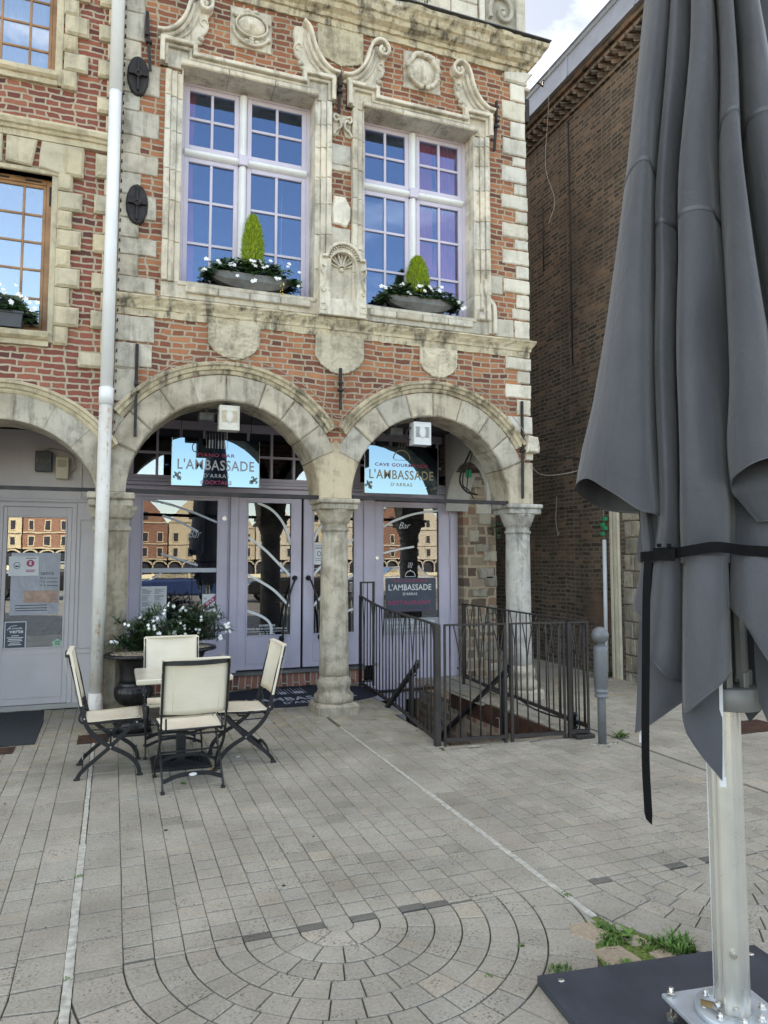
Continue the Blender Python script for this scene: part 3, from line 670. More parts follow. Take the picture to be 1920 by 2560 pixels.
# ---- quoins and big stones at the left edge
QS = []; z = 4.21
seqL = [(.16, .36), (.22, .20), (.17, .36), (.20, .19), (.24, .35), (.22, .20), (.20, .36), (.19, .19), (.26, .36), (.18, .17), (.33, .36), (.22, .17), (.30, .20), (.28, .20)]
for i, (h, xr) in enumerate(seqL):
    if z + h > 7.49: h = 7.49 - z
    if h < .05: break
    QS.append(MB()); QS[-1].prism(rough(rect(0.0, xr, z + .003, z + h - .003), .06, .004), .1, -.012 - R.uniform(0, .008), .008, tuple(c * .88 for c in rt(.82, 1.04))); z += h
for z0, z1, xr in ((3.72, 3.98, .36), (3.46, 3.71, .19), (3.12, 3.45, .21), (2.80, 3.11, .10)):
    QS.append(MB()); QS[-1].prism(rough(rect(0.0, xr, z0 + .003, z1 - .003), .06, .004), .1, -.010 - R.uniform(0, .008), .008, tuple(c * .86 for c in rt(.82, 1.0)))
QS.append(MB()); QS[-1].prism(rough(rect(.22, .345, 3.48, 3.70), .06, .004), .1, -.012, .008, .9)
each(QS, 'quoin', M['stone'], H)
# ---- window surrounds
def surround(xl0, xl1, xr0, xr1, nm):
    mb = MB()
    for (a, b, sgn) in ((xl0, xl1, 1), (xr0, xr1, -1)):
        z = 4.36
        while z < 6.58:
            h = min(R.uniform(.24, .42), 6.59 - z)
            if h < .08: break
            t = rt(.84, 1.08)
            if sgn == 1: segs = ((a, a + .055, .075), (a + .057, a + .115, .050), (a + .117, b, .028))
            else: segs = ((b - .055, b, .075), (b - .115, b - .057, .050), (a, b - .117, .028))
            for p, q, d in segs: mb.prism(rough(rect(p, q, z + .002, z + h - .002), .09, .0025), 0.1, -d - R.uniform(-.003, .003), .006, t)
            z += h
        # reveal
        if sgn == 1: mb.box(b - .012, b + .0, -.02, .3, 4.38, 6.62, .95)
        else:
            z = 4.39
            while z < 6.6:
                h = min(R.uniform(.28, .45), 6.62 - z); mb.box(a + .001, a + .02, -.024, .3, z, z + h - .006, rt(.86, 1.06)); z += h
    # lintel: plate with raised ears and a moulding along its top
    l0, l1, l2, l3 = xl0 - .06, xl0 + .305, xr1 - .335, xr1 + .035
    body = [(l0, 6.60), (l0, 6.87), (l1, 6.87), (l1, 6.77), (l2, 6.77), (l2, 6.87), (l3, 6.87), (l3, 6.60), (xr0, 6.60), (xr0, 6.625), (xl1, 6.625), (xl1, 6.60)]
    mb.prism(body, .3, -.032, .006, rt(.9, 1.0))
    pth = [(l0 + .022, 6.60), (l0 + .022, 6.85), (l1 - .022, 6.85), (l1 - .022, 6.748), (l2 + .022, 6.748), (l2 + .022, 6.85), (l3 - .022, 6.85), (l3 - .022, 6.60)]
    ribbon(mb, pth, .044, 0, -.115, .008, 1.02); 
    pth2 = [(l0 + .062, 6.60), (l0 + .062, 6.81), (l1 - .062, 6.81), (l1 - .062, 6.708), (l2 + .062, 6.708), (l2 + .062, 6.81), (l3 - .062, 6.81), (l3 - .062, 6.60)]
    ribbon(mb, pth2, .034, 0, -.072, .008, .95)
    n = 3; w = (xr0 + .03 - xl1 + .03) / n
    for i in range(n): mb.prism(rough(rect(xl1 - .03 + i * w + .003, xl1 - .03 + (i + 1) * w - .003, 6.612, 6.672), .12, .003), .3, -.10, .012, rt(.8, 1.0)); mb.box(xl1 - .01 + i * w * .985, xl1 - .01 + (i + 1) * w * .985 - .006, -.03, .3, 6.618, 6.64, rt(.7, .95))
    # sill stones
    mb.box(xl1 - .02, xr0 + .02, -.045, .3, 4.335, 4.38, rt(.85, .95), bev=.008)
    k = 4; w = (xr0 - xl1 - .1) / k
    for i in range(k): mb.box(xl1 + .06 + i * w + .003, xl1 + .06 + (i + 1) * w - .003, -.068, .1, 4.262, 4.333, rt(.8, 1.0), bev=.01)
    mb.box(xl0, xr1, -.028, .1, 4.206, 4.36, rt(.8, .9), bev=.005)
    return mb.build(nm, M['stone'], H)
surround(0.41, 0.585, 1.975, 2.155, 'window_surround'); surround(2.395, 2.54, 3.90, 4.095, 'window_surround')
mb = MB()   # foot scroll of the right surround
ribbon(mb, [tuple(p) for p in spline([(4.03, 4.85), (4.035, 4.72), (4.08, 4.62), (4.135, 4.56), (4.15, 4.45), (4.15, 4.22)], 5)], .045, 0, -.075, .008, 1.0)
ribbon(mb, [tuple(p) for p in spline([(3.98, 4.80), (3.985, 4.70), (4.02, 4.62), (4.075, 4.54), (4.09, 4.44), (4.09, 4.22)], 5)], .035, 0, -.055, .006, .9)
mb.prism(rough([(3.95, 4.22), (4.17, 4.22), (4.17, 4.56), (4.0, 4.72), (3.95, 4.7)], .06, .003), .1, -.025, .006, .95); mb.box(3.93, 4.0, -.10, 0, 4.36, 4.45, .95, bev=.01); mb.ball((3.965, -.08, 4.48), .03)
mb.build('surround_foot', M['stone'], H)
# ---- scroll brackets above the windows
def scroll(xt, mir, dz=0.0, broken=False, name='scroll_bracket'):
    f = (lambda p: (xt - (p[0] - 2.28), p[1] + dz)) if mir else (lambda p: (xt + (p[0] - 2.28), p[1] + dz))
    sp = [(2.28, 6.925), (2.36, 6.935), (2.44, 6.985), (2.51, 7.07), (2.56, 7.17), (2.59, 7.28), (2.625, 7.37), (2.685, 7.425), (2.755, 7.425), (2.805, 7.375), (2.812, 7.31), (2.775, 7.265), (2.725, 7.27), (2.705, 7.315), (2.73, 7.35)]
    if broken: sp = sp[:8]
    mb = MB(); P = [f(tuple(p)) for p in spline(sp, 6)]
    ribbon(mb, P, .034, 0, -.125, .009, 1.05)
    P2 = [f(tuple(p)) for p in spline([(2.33, 6.89), (2.42, 6.925), (2.50, 6.99), (2.565, 7.09), (2.61, 7.2), (2.635, 7.3)], 6)]
    ribbon(mb, P2, .04, 0, -.085, .012, .96)
    P3 = [f(tuple(p)) for p in spline([(2.43, 6.88), (2.52, 6.93), (2.60, 7.02), (2.65, 7.13), (2.68, 7.22)], 6)]
    ribbon(mb, P3, .022, 0, -.062, .006, .9)
    body = [f(p) for p in [(2.29, 6.885), (2.36, 6.95), (2.44, 7.0), (2.51, 7.09), (2.56, 7.2), (2.60, 7.33), (2.69, 7.40), (2.78, 7.38), (2.80, 7.28), (2.775, 7.20), (2.79, 7.12), (2.765, 7.05), (2.71, 6.99), (2.73, 6.93), (2.67, 6.90), (2.66, 6.87), (2.3, 6.87)]]
    mb.prism(rough(body, .03, .003), 0.05, -.04, .01, .98)
    if not broken: mb.ball((*[f((2.752, 0))[0]], -.08, 7.335 + dz), .032, tint=1.0, sc=(1, .6, 1))
    c = f((2.735, 7.14)); ribbon(mb, [(c[0] + .035 * cos(a), c[1] + .04 * sin(a)) for a in [i * .5 for i in range(10)]], .014, 0, -.058, .004)
    c = f((2.71, 6.96)); mb.ball((c[0], -.05, c[1]), .035, tint=.85, sc=(1, .7, .8))
    return mb.build(name, M['stone'], H)
scroll(0.32, False); scroll(2.235, True, broken=True); scroll(2.275, False); scroll(4.16, True)
# ---- small paired volutes and stones on the pier between the windows
mb = MB()
for sx in (-1, 1):
    cx = 2.285 + sx * .058
    ribbon(mb, [tuple(p) for p in spline([(cx - sx * .01, 6.45), (cx + sx * .03, 6.47), (cx + sx * .045, 6.43), (cx + sx * .02, 6.40), (cx - sx * .01, 6.42), (cx - sx * .035, 6.38), (cx - sx * .03, 6.33), (cx + sx * .02, 6.29), (cx + sx * .05, 6.24)], 5)], .02, 0, -.06, .005)
mb.prism(rough([(2.175, 6.50), (2.395, 6.50), (2.395, 6.46), (2.38, 6.24), (2.33, 6.25), (2.285, 6.38), (2.24, 6.25), (2.18, 6.24)][::-1], .03, .003), .05, -.022, .006, .9)
mb.build('volute_ornament', M['stone'], H)
QS = [MB(), MB(), MB()]
for z0, z1 in ((5.93, 6.16), (5.86, 5.925)): QS[0].prism(rough(rect(2.165, 2.39, z0, z1), .05, .005), .05, -.012, .008, rt(.8, .95))
QS[1].prism(rough([(2.18, 5.25), (2.34, 5.22), (2.385, 5.30), (2.385, 5.45), (2.33, 5.56), (2.19, 5.56), (2.165, 5.4)], .04, .006), .05, -.028, .014, 1.2); QS[2].prism(rough(rect(2.165, 2.39, 5.0, 5.21), .05, .004), .05, -.012, .008, .95)
for z0 in (6.55, 6.62): pass
each(QS, 'pier_stone', M['stone_pale'], H)
# ---- shell niche
mb = MB()
no = [(2.015, 4.19), (2.535, 4.19), (2.535, 4.83)] + [(2.475, 4.83)] + [(2.275 + .20 * cos(radians(a)), 4.80 + .19 * sin(radians(a))) for a in range(10, 171, 10)] + [(2.075, 4.83), (2.015, 4.83)]
hole = [(2.13, 4.37), (2.42, 4.37), (2.42, 4.74)] + [(2.275 + .145 * cos(radians(a)), 4.745 + .145 * sin(radians(a))) for a in range(10, 171, 10)] + [(2.13, 4.74)]
plate(mb, [no, hole[::-1]], -.125, .16, .006, 1.04)
mb.prism(hole, .02, -.035, 0, .92)
for k in range(9):
    a = radians(15 + k * 18.7); ribbon(mb, [(2.275 + .02 * cos(a), 4.735 + .02 * sin(a)), (2.275 + .14 * cos(a), 4.745 + .14 * sin(a))], .018, -.03, -.062 - .02 * (k % 2), .006, .95)
mb.ball((2.275, -.05, 4.72), .026)
ribbon(mb, [(2.035, 4.815), (2.08, 4.815)] + [(2.275 + .185 * cos(radians(a)), 4.80 + .175 * sin(radians(a))) for a in range(168, 11, -12)] + [(2.47, 4.815), (2.515, 4.815)], .03, -.12, -.17, .008, 1.05)
for k in range(15):
    a = radians(14 + k * 11); mb.box(2.275 + .158 * cos(a) - .008, 2.275 + .158 * cos(a) + .008, -.15, -.11, 4.78 + .165 * sin(a) - .008, 4.78 + .165 * sin(a) + .008, .9)
for sx in (-1, 1):
    cx = 2.275 + sx * .225
    ribbon(mb, [tuple(p) for p in spline([(cx - sx * .02, 4.70), (cx + sx * .02, 4.72), (cx + sx * .02, 4.66), (cx - sx * .015, 4.60), (cx - sx * .005, 4.52), (cx + sx * .02, 4.47), (cx, 4.43), (cx - sx * .018, 4.46)], 5)], .014, -.12, -.152, .004, 1.0)
    mb.box(cx - .035, cx + .035, -.135, -.12, 4.235, 4.25); mb.box(cx - .035, cx + .035, -.135, -.12, 4.30, 4.315); mb.box(cx - .035, cx - .022, -.134, -.12, 4.25, 4.30); mb.box(cx + .022, cx + .035, -.134, -.12, 4.25, 4.30)
mb.build('shell_niche', M['stone'], H)
# ---- carved plaques and hacked-off shields
mb = MB()   # left cartouche
mb.prism(rough(rect(1.05, 1.49, 7.0, 7.44), .06, .003), .05, -.02, .008, .95)
hfield(mb, lambda u, v: .02 + .085 * max(0, 1 - ((u - .5) / .40) ** 2 - ((v - .55) / .27) ** 2) ** .5 - (.03 if abs(u - .5) < .04 and .3 < v < .5 else 0), 1.08, 1.46, 7.02, 7.42, 26, 26, 0, 1.08, 0, lambda u, v: ((u - .5) / .40) ** 2 + ((v - .55) / .27) ** 2 < 1)
ribbon(mb, [(1.27 + .165 * cos(a), 7.235 + .125 * sin(a)) for a in [i * .3 for i in range(22)]], .018, -.01, -.075, .006)
ribbon(mb, [(1.27 + .20 * cos(a), 7.21 + .185 * sin(a)) for a in [pi * 1.02 + i * .28 for i in range(11)]], .024, -.01, -.065, .008)
for p in ((1.27, 7.385), (1.23, 7.40), (1.31, 7.40), (1.27, 7.05), (1.22, 7.06), (1.33, 7.065), (1.44, 7.3), (1.10, 7.33), (1.45, 7.12), (1.27, 7.09)): mb.ball((p[0], -.045, p[1]), .03, tint=.95, sc=(1.1, .9, .8))
mb.build('carved_cartouche', M['stone'], H)
mb = MB()   # right cartouche, tilted shield with a ruffled rim
mb.prism(rough(rect(3.02, 3.48, 7.0, 7.45), .06, .003), .05, -.02, .008, .9)
rim = [(3.25 + (.185 + .012 * sin(a * 7)) * cos(a), 7.225 + (.195 + .012 * cos(a * 6)) * sin(a)) for a in [i * .16 for i in range(40)]]
ribbon(mb, rim, .045, -.01, -.085, .014)
hfield(mb, lambda u, v: .03 + .05 * (1 - ((u - .5) * 2) ** 2 - ((v - .5) * 2) ** 2) - .02 * u, 3.08, 3.42, 7.05, 7.40, 20, 20, 0, 1.0, 0, lambda u, v: (u - .5) ** 2 + (v - .5) ** 2 < .25)
for k in range(9): a = k * .7 + .3; mb.ball((3.25 + .19 * cos(a), -.07, 7.225 + .2 * sin(a)), .022 + .008 * (k * 5 % 3), tint=.95, sc=(1.3, .6, .7))
for dx in (-.04, 0, .04): mb.ball((3.25 + dx, -.09, 7.045 - abs(dx)), .03)
mb.build('carved_cartouche', M['stone'], H)
def hacked(pts, nm, d=.03, amp=.016, tint=.8, fr=16, n=44):
    xs = [p[0] for p in pts]; zs = [p[1] for p in pts]; x0, x1, z0, z1 = min(xs), max(xs), min(zs), max(zs)
    def ins(u, v):
        x = x0 + (x1 - x0) * u; z = z0 + (z1 - z0) * v; c = False; j = len(pts) - 1
        for i in range(len(pts)):
            if (pts[i][1] > z) != (pts[j][1] > z) and x < (pts[j][0] - pts[i][0]) * (z - pts[i][1]) / (pts[j][1] - pts[i][1]) + pts[i][0]: c = not c
            j = i
        return c
    mb = MB()
    def f(u, v):
        x = x0 + (x1 - x0) * u; z = z0 + (z1 - z0) * v
        return d + amp * (mnoise.noise(Vector((x * fr, z * fr * .8, d * 50))) + .7 * mnoise.noise(Vector((x * fr * 2.6 + z * 10, z * fr * 2.2, 3))))
    hfield(mb, f, x0, x1, z0, z1, n, n, 0, tint, 0, ins)
    mb.prism(rough(pts, .04, .004), .04, -d + amp * .5, .006, tint)
    return mb.build(nm, M['stone'], H)
hacked([(2.0, 7.66), (2.0, 7.13), (2.14, 7.11), (2.27, 7.06), (2.4, 7.10), (2.53, 7.14), (2.53, 7.66)], 'tooled_plaque', .018, .014, (.80, .78, .68), 22, 60)
def shield(x0, x1, zt, zb): w = x1 - x0; return [(x0, zt), (x0, zt - (zt - zb) * .55), (x0 + w * .12, zb + (zt - zb) * .22), (x0 + w * .33, zb + .02), (x0 + w * .5, zb), (x0 + w * .67, zb + .02), (x0 + w * .88, zb + (zt - zb) * .22), (x1, zt - (zt - zb) * .55), (x1, zt)]
hacked(shield(.88, 1.40, 3.99, 3.63), 'worn_shield', .025, .018, (.82, .79, .72)); hacked(shield(2.0, 2.54, 3.99, 3.58), 'worn_shield', .03, .013, (.76, .74, .68)); hacked(shield(3.21, 3.67, 3.98, 3.64), 'worn_shield', .03, .014, (.95, .92, .84))
mb = MB(); text(mb, 'D V C', .955, 3.285, -.030, .055, .20, -.02); mb.build('carved_letters', M['stone'], H)
# ---- iron anchors and tie bars
def anchor(x, z0, z1, lean=0.0, name='wall_anchor'):
    mb = MB(); zm = (z0 + z1) / 2
    mb.tube([(x + lean, -.05, z0), (x + lean * .5, -.055, zm - .05), (x, -.05, z1)], 0, flat=(.028, .018, (1, 0, 0)))
    mb.tube([(x - .012, -.055, zm + .03), (x - .012, -.055, z1 - .01)], 0, flat=(.012, .03, (1, 0, 0)))
    mb.box(x - .03 + lean / 2, x + .03 + lean / 2, -.085, -.03, zm - .03, zm + .0, bev=.006); mb.box(x - .022, x + .022, -.08, -.03, zm + .05, zm + .07)
    mb.tube([(x + lean / 2, .05, zm), (x + lean / 2, -.06, zm)], .012)
    return mb.build(name, M['iron'], H)
anchor(2.25, 6.49, 7.0, -.015); anchor(4.21, 6.45, 7.08, -.04); anchor(.22, 6.49, 7.11, .04); anchor(2.27, 3.19, 3.64); anchor(.205, 2.78, 3.69); anchor(4.50, 2.30, 3.45, -.01)
for cx, cz in ((.147, 6.42), (.168, 5.095)):
    mb = MB(); o = [(cx + .105 * cos(a) * (1 - .0), cz + .205 * sin(a)) for a in [radians(q) for q in (0, 22, 50, 68, 90, 112, 130, 158, 180, 202, 230, 248, 270, 292, 310, 338)]]
    mb.prism(o, .0, -.05, .012); mb.box(cx - .009, cx + .009, -.085, -.05, cz - .17, cz + .17, bev=.004); mb.box(cx - .09, cx + .09, -.078, -.05, cz - .008, cz + .008, bev=.003)
    mb.tube([(cx + .026 * cos(a), -.085, cz + .026 * sin(a)) for a in [i * .524 for i in range(12)]], .011, closed=True); mb.build('tie_plate', M['iron'], H)
for x0, x1, z in ((.10, 2.13, 2.262), (2.40, 4.36, 2.262)):
    mb = MB(); mb.tube([(x0, .03, z), ((x0 + x1) / 2, .03, z - .010), (x1, .03, z - .012)], 0, flat=(.042, .042, (0, 0, 1))); mb.build('tie_bar', M['iron'], H)
# ---- columns
def sqf(p): return lambda a, z: 1 / (abs(cos(a)) ** p + abs(sin(a)) ** p) ** (1 / p)
def column(cx, cy, r0, r1, mat, z0=0.0, bmat=None, basew=.222):
    mb = MB(); n = 40; mb.box(cx - basew, cx + basew, cy - basew, cy + basew, z0 - .06, z0 + .11, .85, bev=.03)
    mb.lathe([(basew * .92, z0 + .11), (basew * .95, z0 + .14), (basew * .93, z0 + .18), (basew * .80, z0 + .205), (basew * .74, z0 + .24), (basew * .80, z0 + .27), (basew * .83, z0 + .30), (basew * .79, z0 + .335), (r0 * 1.02, z0 + .35), (r0, z0 + .38)], cx, cy, 32, .9, wob=.008)
    mb.build('column_base', bmat or mat, H)
    mb = MB(); mb.lathe([(r0 + (r1 - r0) * t ** 1.4, z0 + .37 + (1.90 - z0 - .37) * t) for t in [i / 14 for i in range(15)]], cx, cy, 40, 1.0, wob=.007); mb.build('column_shaft', mat, H)
    mb = MB(); mb.lathe([(r1 * .98, 1.89), (r1 * 1.10, 1.90), (r1 * 1.10, 1.925), (r1 * .99, 1.935), (r1 * 1.0, 1.975), (r1 * 1.14, 1.985), (r1 * 1.17, 2.01), (r1 * 1.30, 2.045), (r1 * 1.38, 2.09), (r1 * 1.46, 2.11), (r1 * 1.46, 2.125)], cx, cy, 32, .95, wob=.004)
    mb.box(cx - .205, cx + .205, cy - .205, cy + .205, 2.12, 2.185, .92, bev=.012); mb.box(cx - .222, cx + .222, cy - .222, cy + .222, 2.187, 2.236, 1.0, bev=.012)
    mb.build('capital', mat, H)
column(2.262, .12, .158, .137, M['stone_shaft'])
column(4.515, .12, .150, .140, M['stone_marble'], 0.0, M['stone_grey'])
mb = MB()   # shared left pier, square with bevelled corners
mb.lathe([(.165, 0.0), (.165, 1.87)], 0.02, .15, 8, (.75, .73, .70), sm=False, wob=.006, a0=pi / 8); mb.box(-.16, .20, -.03, .33, -.02, .30, (.7, .68, .64), bev=.03)
mb.build('pier_shaft', M['stone_shaft'], H)
mb = MB(); mb.lathe([(.165, 1.86), (.19, 1.88), (.19, 1.91), (.165, 1.93), (.17, 1.98), (.20, 2.0), (.24, 2.08), (.25, 2.11)], 0.02, .15, 8, .85, sm=False, a0=pi / 8); mb.box(-.195, .205, -.06, .36, 2.10, 2.17, .85, bev=.012); mb.box(-.21, .22, -.075, .37, 2.172, 2.236, .95, bev=.012); mb.build('pier_capital', M['stone_shaft'], H)
# ---- windows of the first floor
def bars(mb, x0, x1, z0, z1, w, y0, y1, vs=(), hs=(), bw=.028, bev=.004):
    """casement: frame plus glazing bars (butted, not overlapping)"""
    mb.box(x0, x0 + w, y0, y1, z0, z1, bev=bev); mb.box(x1 - w, x1, y0, y1, z0, z1, bev=bev)
    mb.box(x0 + w, x1 - w, y0 + .001, y1, z0, z0 + w, bev=bev); mb.box(x0 + w, x1 - w, y0 + .001, y1, z1 - w, z1, bev=bev)
    for v in vs: mb.box(v - bw / 2, v + bw / 2, y0 + .006, y1 - .01, z0 + w, z1 - w, bev=.003)
    xs = [x0 + w] + [v for v in vs] + [x1 - w]
    for h in hs:
        for i in range(len(xs) - 1):
            a = xs[i] + (bw / 2 if i else 0); b = xs[i + 1] - (bw / 2 if i < len(xs) - 2 else 0)
            mb.box(a, b, y0 + .008, y1 - .012, h - bw / 2, h + bw / 2, bev=.003)
def sash_window(x0, x1, xm, zt, curt):
    W = MB(); y = .20; z0, z1 = 4.40, 6.62; zm0, zm1 = zt - .045, zt + .045
    W.box(x0 - .01, x0 + .03, y - .01, y + .07, z0, z1); W.box(x1 - .03, x1 + .01, y - .01, y + .07, z0, z1); W.box(x0 + .03, x1 - .03, y - .008, y + .07, z1 - .03, z1); W.box(x0 + .03, x1 - .03, y - .008, y + .07, z0, z0 + .03)
    for a, b in ((x0 + .03, xm - .045), (xm + .045, x1 - .03)):
        m_ = (a + b) / 2
        bars(W, a, b, zm1, z1 - .03, .048, y, y + .05, (m_,), ((zm1 + z1 - .03) / 2,))
        hh = (zm0 - z0 - .03); bars(W, a, b, z0 + .03, zm0, .048, y, y + .05, (m_,), [z0 + .03 + hh * k / 3 for k in (1, 2)])
    W.box(xm - .05, xm + .05, y - .065, y - .02, zm0 - .012, zm1 + .012, bev=.006)
    w = W.build('window', M['lilac_window'], H)
    mb = MB()
    for a, b in ((z0 + .03, zm0 - .013), (zm1 + .013, z1 - .03)): mb.sweep([[(xm + .045 * cos(q), y + .03 - .075 * sin(q), z) for q in [pi * i / 10 for i in range(11)]] for z in (a, b)], cap=False, loop=False)
    for a, b in ((x0 + .03, xm - .05), (xm + .05, x1 - .03)): mb.sweep([[(x, y + .03 - .075 * sin(q), zt + .045 * cos(q)) for q in [pi * i / 10 for i in range(11)]] for x in (a, b)], cap=False, loop=False)
    mb.build('mullion', M['white_mullion'], w)
    mb = MB(); mb.box(x0 + .02, x1 - .02, y + .026, y + .030, z0 + .02, z1 - .02); mb.build('pane', M['glass_up'], w)
    mb = MB()
    for a, b, bend in curt:
        rings = []
        for j in range(13):
            t = j / 12; z = z1 - .05 - t * 2.1; w_ = (1 - bend * sin(pi * min(1, t * 1.3)) * .55)
            rings.append([(a + (b - a) * w_ * i / 30 if bend >= 0 else b - (b - a) * (1 + bend * sin(pi * min(1, t * 1.3)) * .55) * (1 - i / 30), y + .09 + .022 * sin(i * 1.4 + t * 2), z) for i in range(31)])
        mb.sweep(rings, cap=False, loop=False)
    if curt: mb.build('curtain', M['curtain'], w)
    return w
sash_window(0.595, 1.965, 1.235, 5.855, [(.64, .745, .4)]); sash_window(2.55, 3.89, 3.215, 5.855, [(3.50, 3.86, -.35), (3.32, 3.50, -.2)])
mb = MB()
for k in range(46):
    a = k * 2.4; r = .02 + .09 * (k % 5) / 5; mb.tube([(1.74 + r * cos(a), .55 + r * sin(a), 4.98 - .02 * (k % 7)), (1.74 + r * cos(a), .55 + r * sin(a), 4.93 - .035 * (k % 7))], .004, 4)
mb.tube([(1.74, .55, 4.9), (1.74, .55, 6.0)], .006, 5)
CH = thing('chandelier', 'small crystal chandelier seen through the left upstairs window', 'chandelier', (1.74, .55, 4.9)); mb.build('crystal_drops', M['letter_white'], CH)
# ================================================================== LILAC SHOPFRONT (parts of the townhouse)
S = 1.78
def door_leaf(x0, x1, z0, z1, gx0, gx1, gz0, gz1, name='door', lab=None, mat='lilac', y=S, parent=H, gl='glass_shop', panel=True):
    mb = MB(); fr_ = [(x0, gx0, z0, z1), (gx1, x1, z0, z1), (gx0, gx1, z0, gz0), (gx0, gx1, gz1, z1)]
    for i, (a, b, c, d) in enumerate(fr_): mb.box(a, b, y - (.0 if i < 2 else -.002), y + .05, c, d, bev=.003)
    for a, b, c, d in ((gx0 - .012, gx0 + .006, gz0 - .012, gz1 + .012), (gx1 - .006, gx1 + .012, gz0 - .012, gz1 + .012)): mb.box(a, b, y - .010, y, c, d, bev=.003)
    for c, d in ((gz0 - .012, gz0 + .006), (gz1 - .006, gz1 + .012)): mb.box(gx0 + .007, gx1 - .007, y - .009, y, c, d, bev=.003)
    if panel and gz0 - z0 > .25: mb.box(gx0 - .005, gx1 + .005, y - .006, y, z0 + .07, gz0 - .07, bev=.005)
    d = mb.build(name, M[mat], parent, label=lab)
    g_ = MB(); ya, yb_ = (y + .018, y + .030) if parent is H else (y + .024, y + .012 + .012)
    g_.add([(gx0, ya, gz0), (gx1, ya, gz0), (gx1, yb_, gz1), (gx0, yb_, gz1)], [(0, 1, 2, 3)]); g_.build('glass_pane', M[gl], d)
    return d
def stripe(mb, pts, w, y, mi=0):
    P = [tuple(p) for p in spline(pts, 5)]; ribbon(mb, P, w, y + .0015, y, .0004, 1.0, mi)
mb = MB()   # frame: jambs, posts, transom
for a, b, z0, y0 in ((.11, .22, .20, S - .03), (1.395, 1.49, .20, S - .045), (3.155, 3.31, .20, S - .03), (4.425, 4.54, -.14, S - .03), (1.375, 1.393, .20, S - .01)): mb.box(a, b, y0, S + .08, z0, 2.40, bev=.006)
mb.box(.11, 4.54, S - .025, S + .08, 2.40, 2.484, bev=.005)
mb.box(.09, 4.56, S - .10, S + .08, 2.486, 2.525, bev=.008); mb.box(.09, 4.56, S - .07, S + .08, 2.527, 2.565, bev=.008); mb.box(.10, 4.55, S - .03, S + .08, 2.567, 2.615, bev=.004)
mb.box(.22, 1.375, S - .02, S + .05, 2.355, 2.399); mb.box(1.0, 1.375, S - .03, S - .02, 2.42, 2.46)
for a, b in ((.11, .24), (2.55, 2.66), (2.98, 3.10), (4.44, 4.55)): mb.box(a, b, S - .028, S + .06, 2.617, 3.30, bev=.004)
mb.box(.24, 4.44, S - .02, S + .06, 3.20, 3.30, bev=.004)
for x in (.51, .785, 1.06, 1.335, 1.61, 1.912, 2.204, 2.49): mb.box(x - .014, x + .014, S - .01, S + .03, 2.617, 3.199, bev=.003)
for x in (3.3, 3.55, 3.8, 4.05, 4.245): mb.box(x - .014, x + .014, S - .01, S + .03, 2.617, 3.199, bev=.003)
mb.box(.241, 2.549, S - .007, S + .028, 2.878, 2.906, bev=.003); mb.box(3.101, 4.439, S - .007, S + .028, 2.838, 2.866, bev=.003)
mb.box(2.661, 2.979, S - .02, S + .05, 2.617, 3.199)
fm = mb.build('shopfront_frame', M['lilac'], H)
mb = MB(); mb.box(.24, 2.55, S + .034, S + .04, 2.615, 3.2); mb.box(3.10, 4.44, S + .034, S + .04, 2.615, 3.2); mb.build('fanlight_pane', M['glass_shop'], fm)
d1 = door_leaf(.222, 1.373, .205, 2.353, .36, 1.245, .63, 2.325, 'shop_window', 'wide lilac framed glass panel behind the oleander')
d2 = door_leaf(1.492, 2.310, .222, 2.37, 1.618, 2.178, .64, 2.315, 'door', 'left leaf of the lilac double door with opening hours lettering')
d3 = door_leaf(2.342, 3.153, .222, 2.37, 2.472, 3.028, .64, 2.315, 'door', 'right leaf of the lilac double door, half hidden by the column')
d4 = door_leaf(3.312, 4.423, -.135, 2.37, 3.432, 4.262, .58, 2.30, 'door', 'tall lilac restaurant door behind the stair railing')
for d, (hx, sg) in ((d2, (2.235, -1)), (d3, (2.395, 1))):
    mb = MB(); P = spline([(hx, S - .07, 1.375), (hx + sg * .06, S - .075, 1.24), (hx + sg * .115, S - .08, 1.05), (hx + sg * .16, S - .08, .82), (hx + sg * .175, S - .075, .55)], 6)
    mb.tube(P, .013, 8)
    for p in (P[1], P[-2]): mb.tube([tuple(p), (p[0], S, p[2])], .014, 8); mb.tube([(p[0], S - .012, p[2]), (p[0], S - .001, p[2])], .035, 14)
    mb.build('door_handle', M['black_metal'], d)
mb = MB()
mb.tube([(1.325, S - .001, 2.10), (1.325, S - .014, 2.10)], .028, 16); mb.tube([(1.325, S - .001, .41), (1.325, S - .014, .41)], .028, 16); mb.build('lock', M['steel'], d1)
mb = MB(); mb.tube([(3.345, S - .001, 1.61), (3.345, S - .014, 1.61)], .024, 16); mb.tube([(3.345, S - .001, .21), (3.345, S - .014, .21)], .024, 16); mb.build('lock', M['steel'], d4)
mb = MB()
for z in (2.2, 1.85, 1.15, .5): mb.box(.205, .225, S - .018, S - .001, z, z + .13, bev=.004)
mb.build('hinge', M['lilac'], d1)
mb = MB()
for z in (2.15, 1.5, .7, .1): mb.box(4.405, 4.425, S - .018, S - .001, z, z + .16, bev=.004)
mb.build('hinge', M['lilac'], d4)
G_ = S + .0155   # decals lie on the outside of the glass
mb = MB()
for P in ([(1.74, 2.312), (1.924, 2.223), (2.067, 2.065), (2.151, 1.866), (2.172, 1.78)], [(1.626, 1.871), (1.83, 1.724), (2.032, 1.526), (2.170, 1.386)], [(1.624, 1.401), (1.795, 1.311), (1.976, 1.19), (2.165, .995)], [(1.624, .95), (1.761, .901), (1.88, .83), (1.931, .745), (1.935, .65)]): stripe(mb, P, .032, G_)
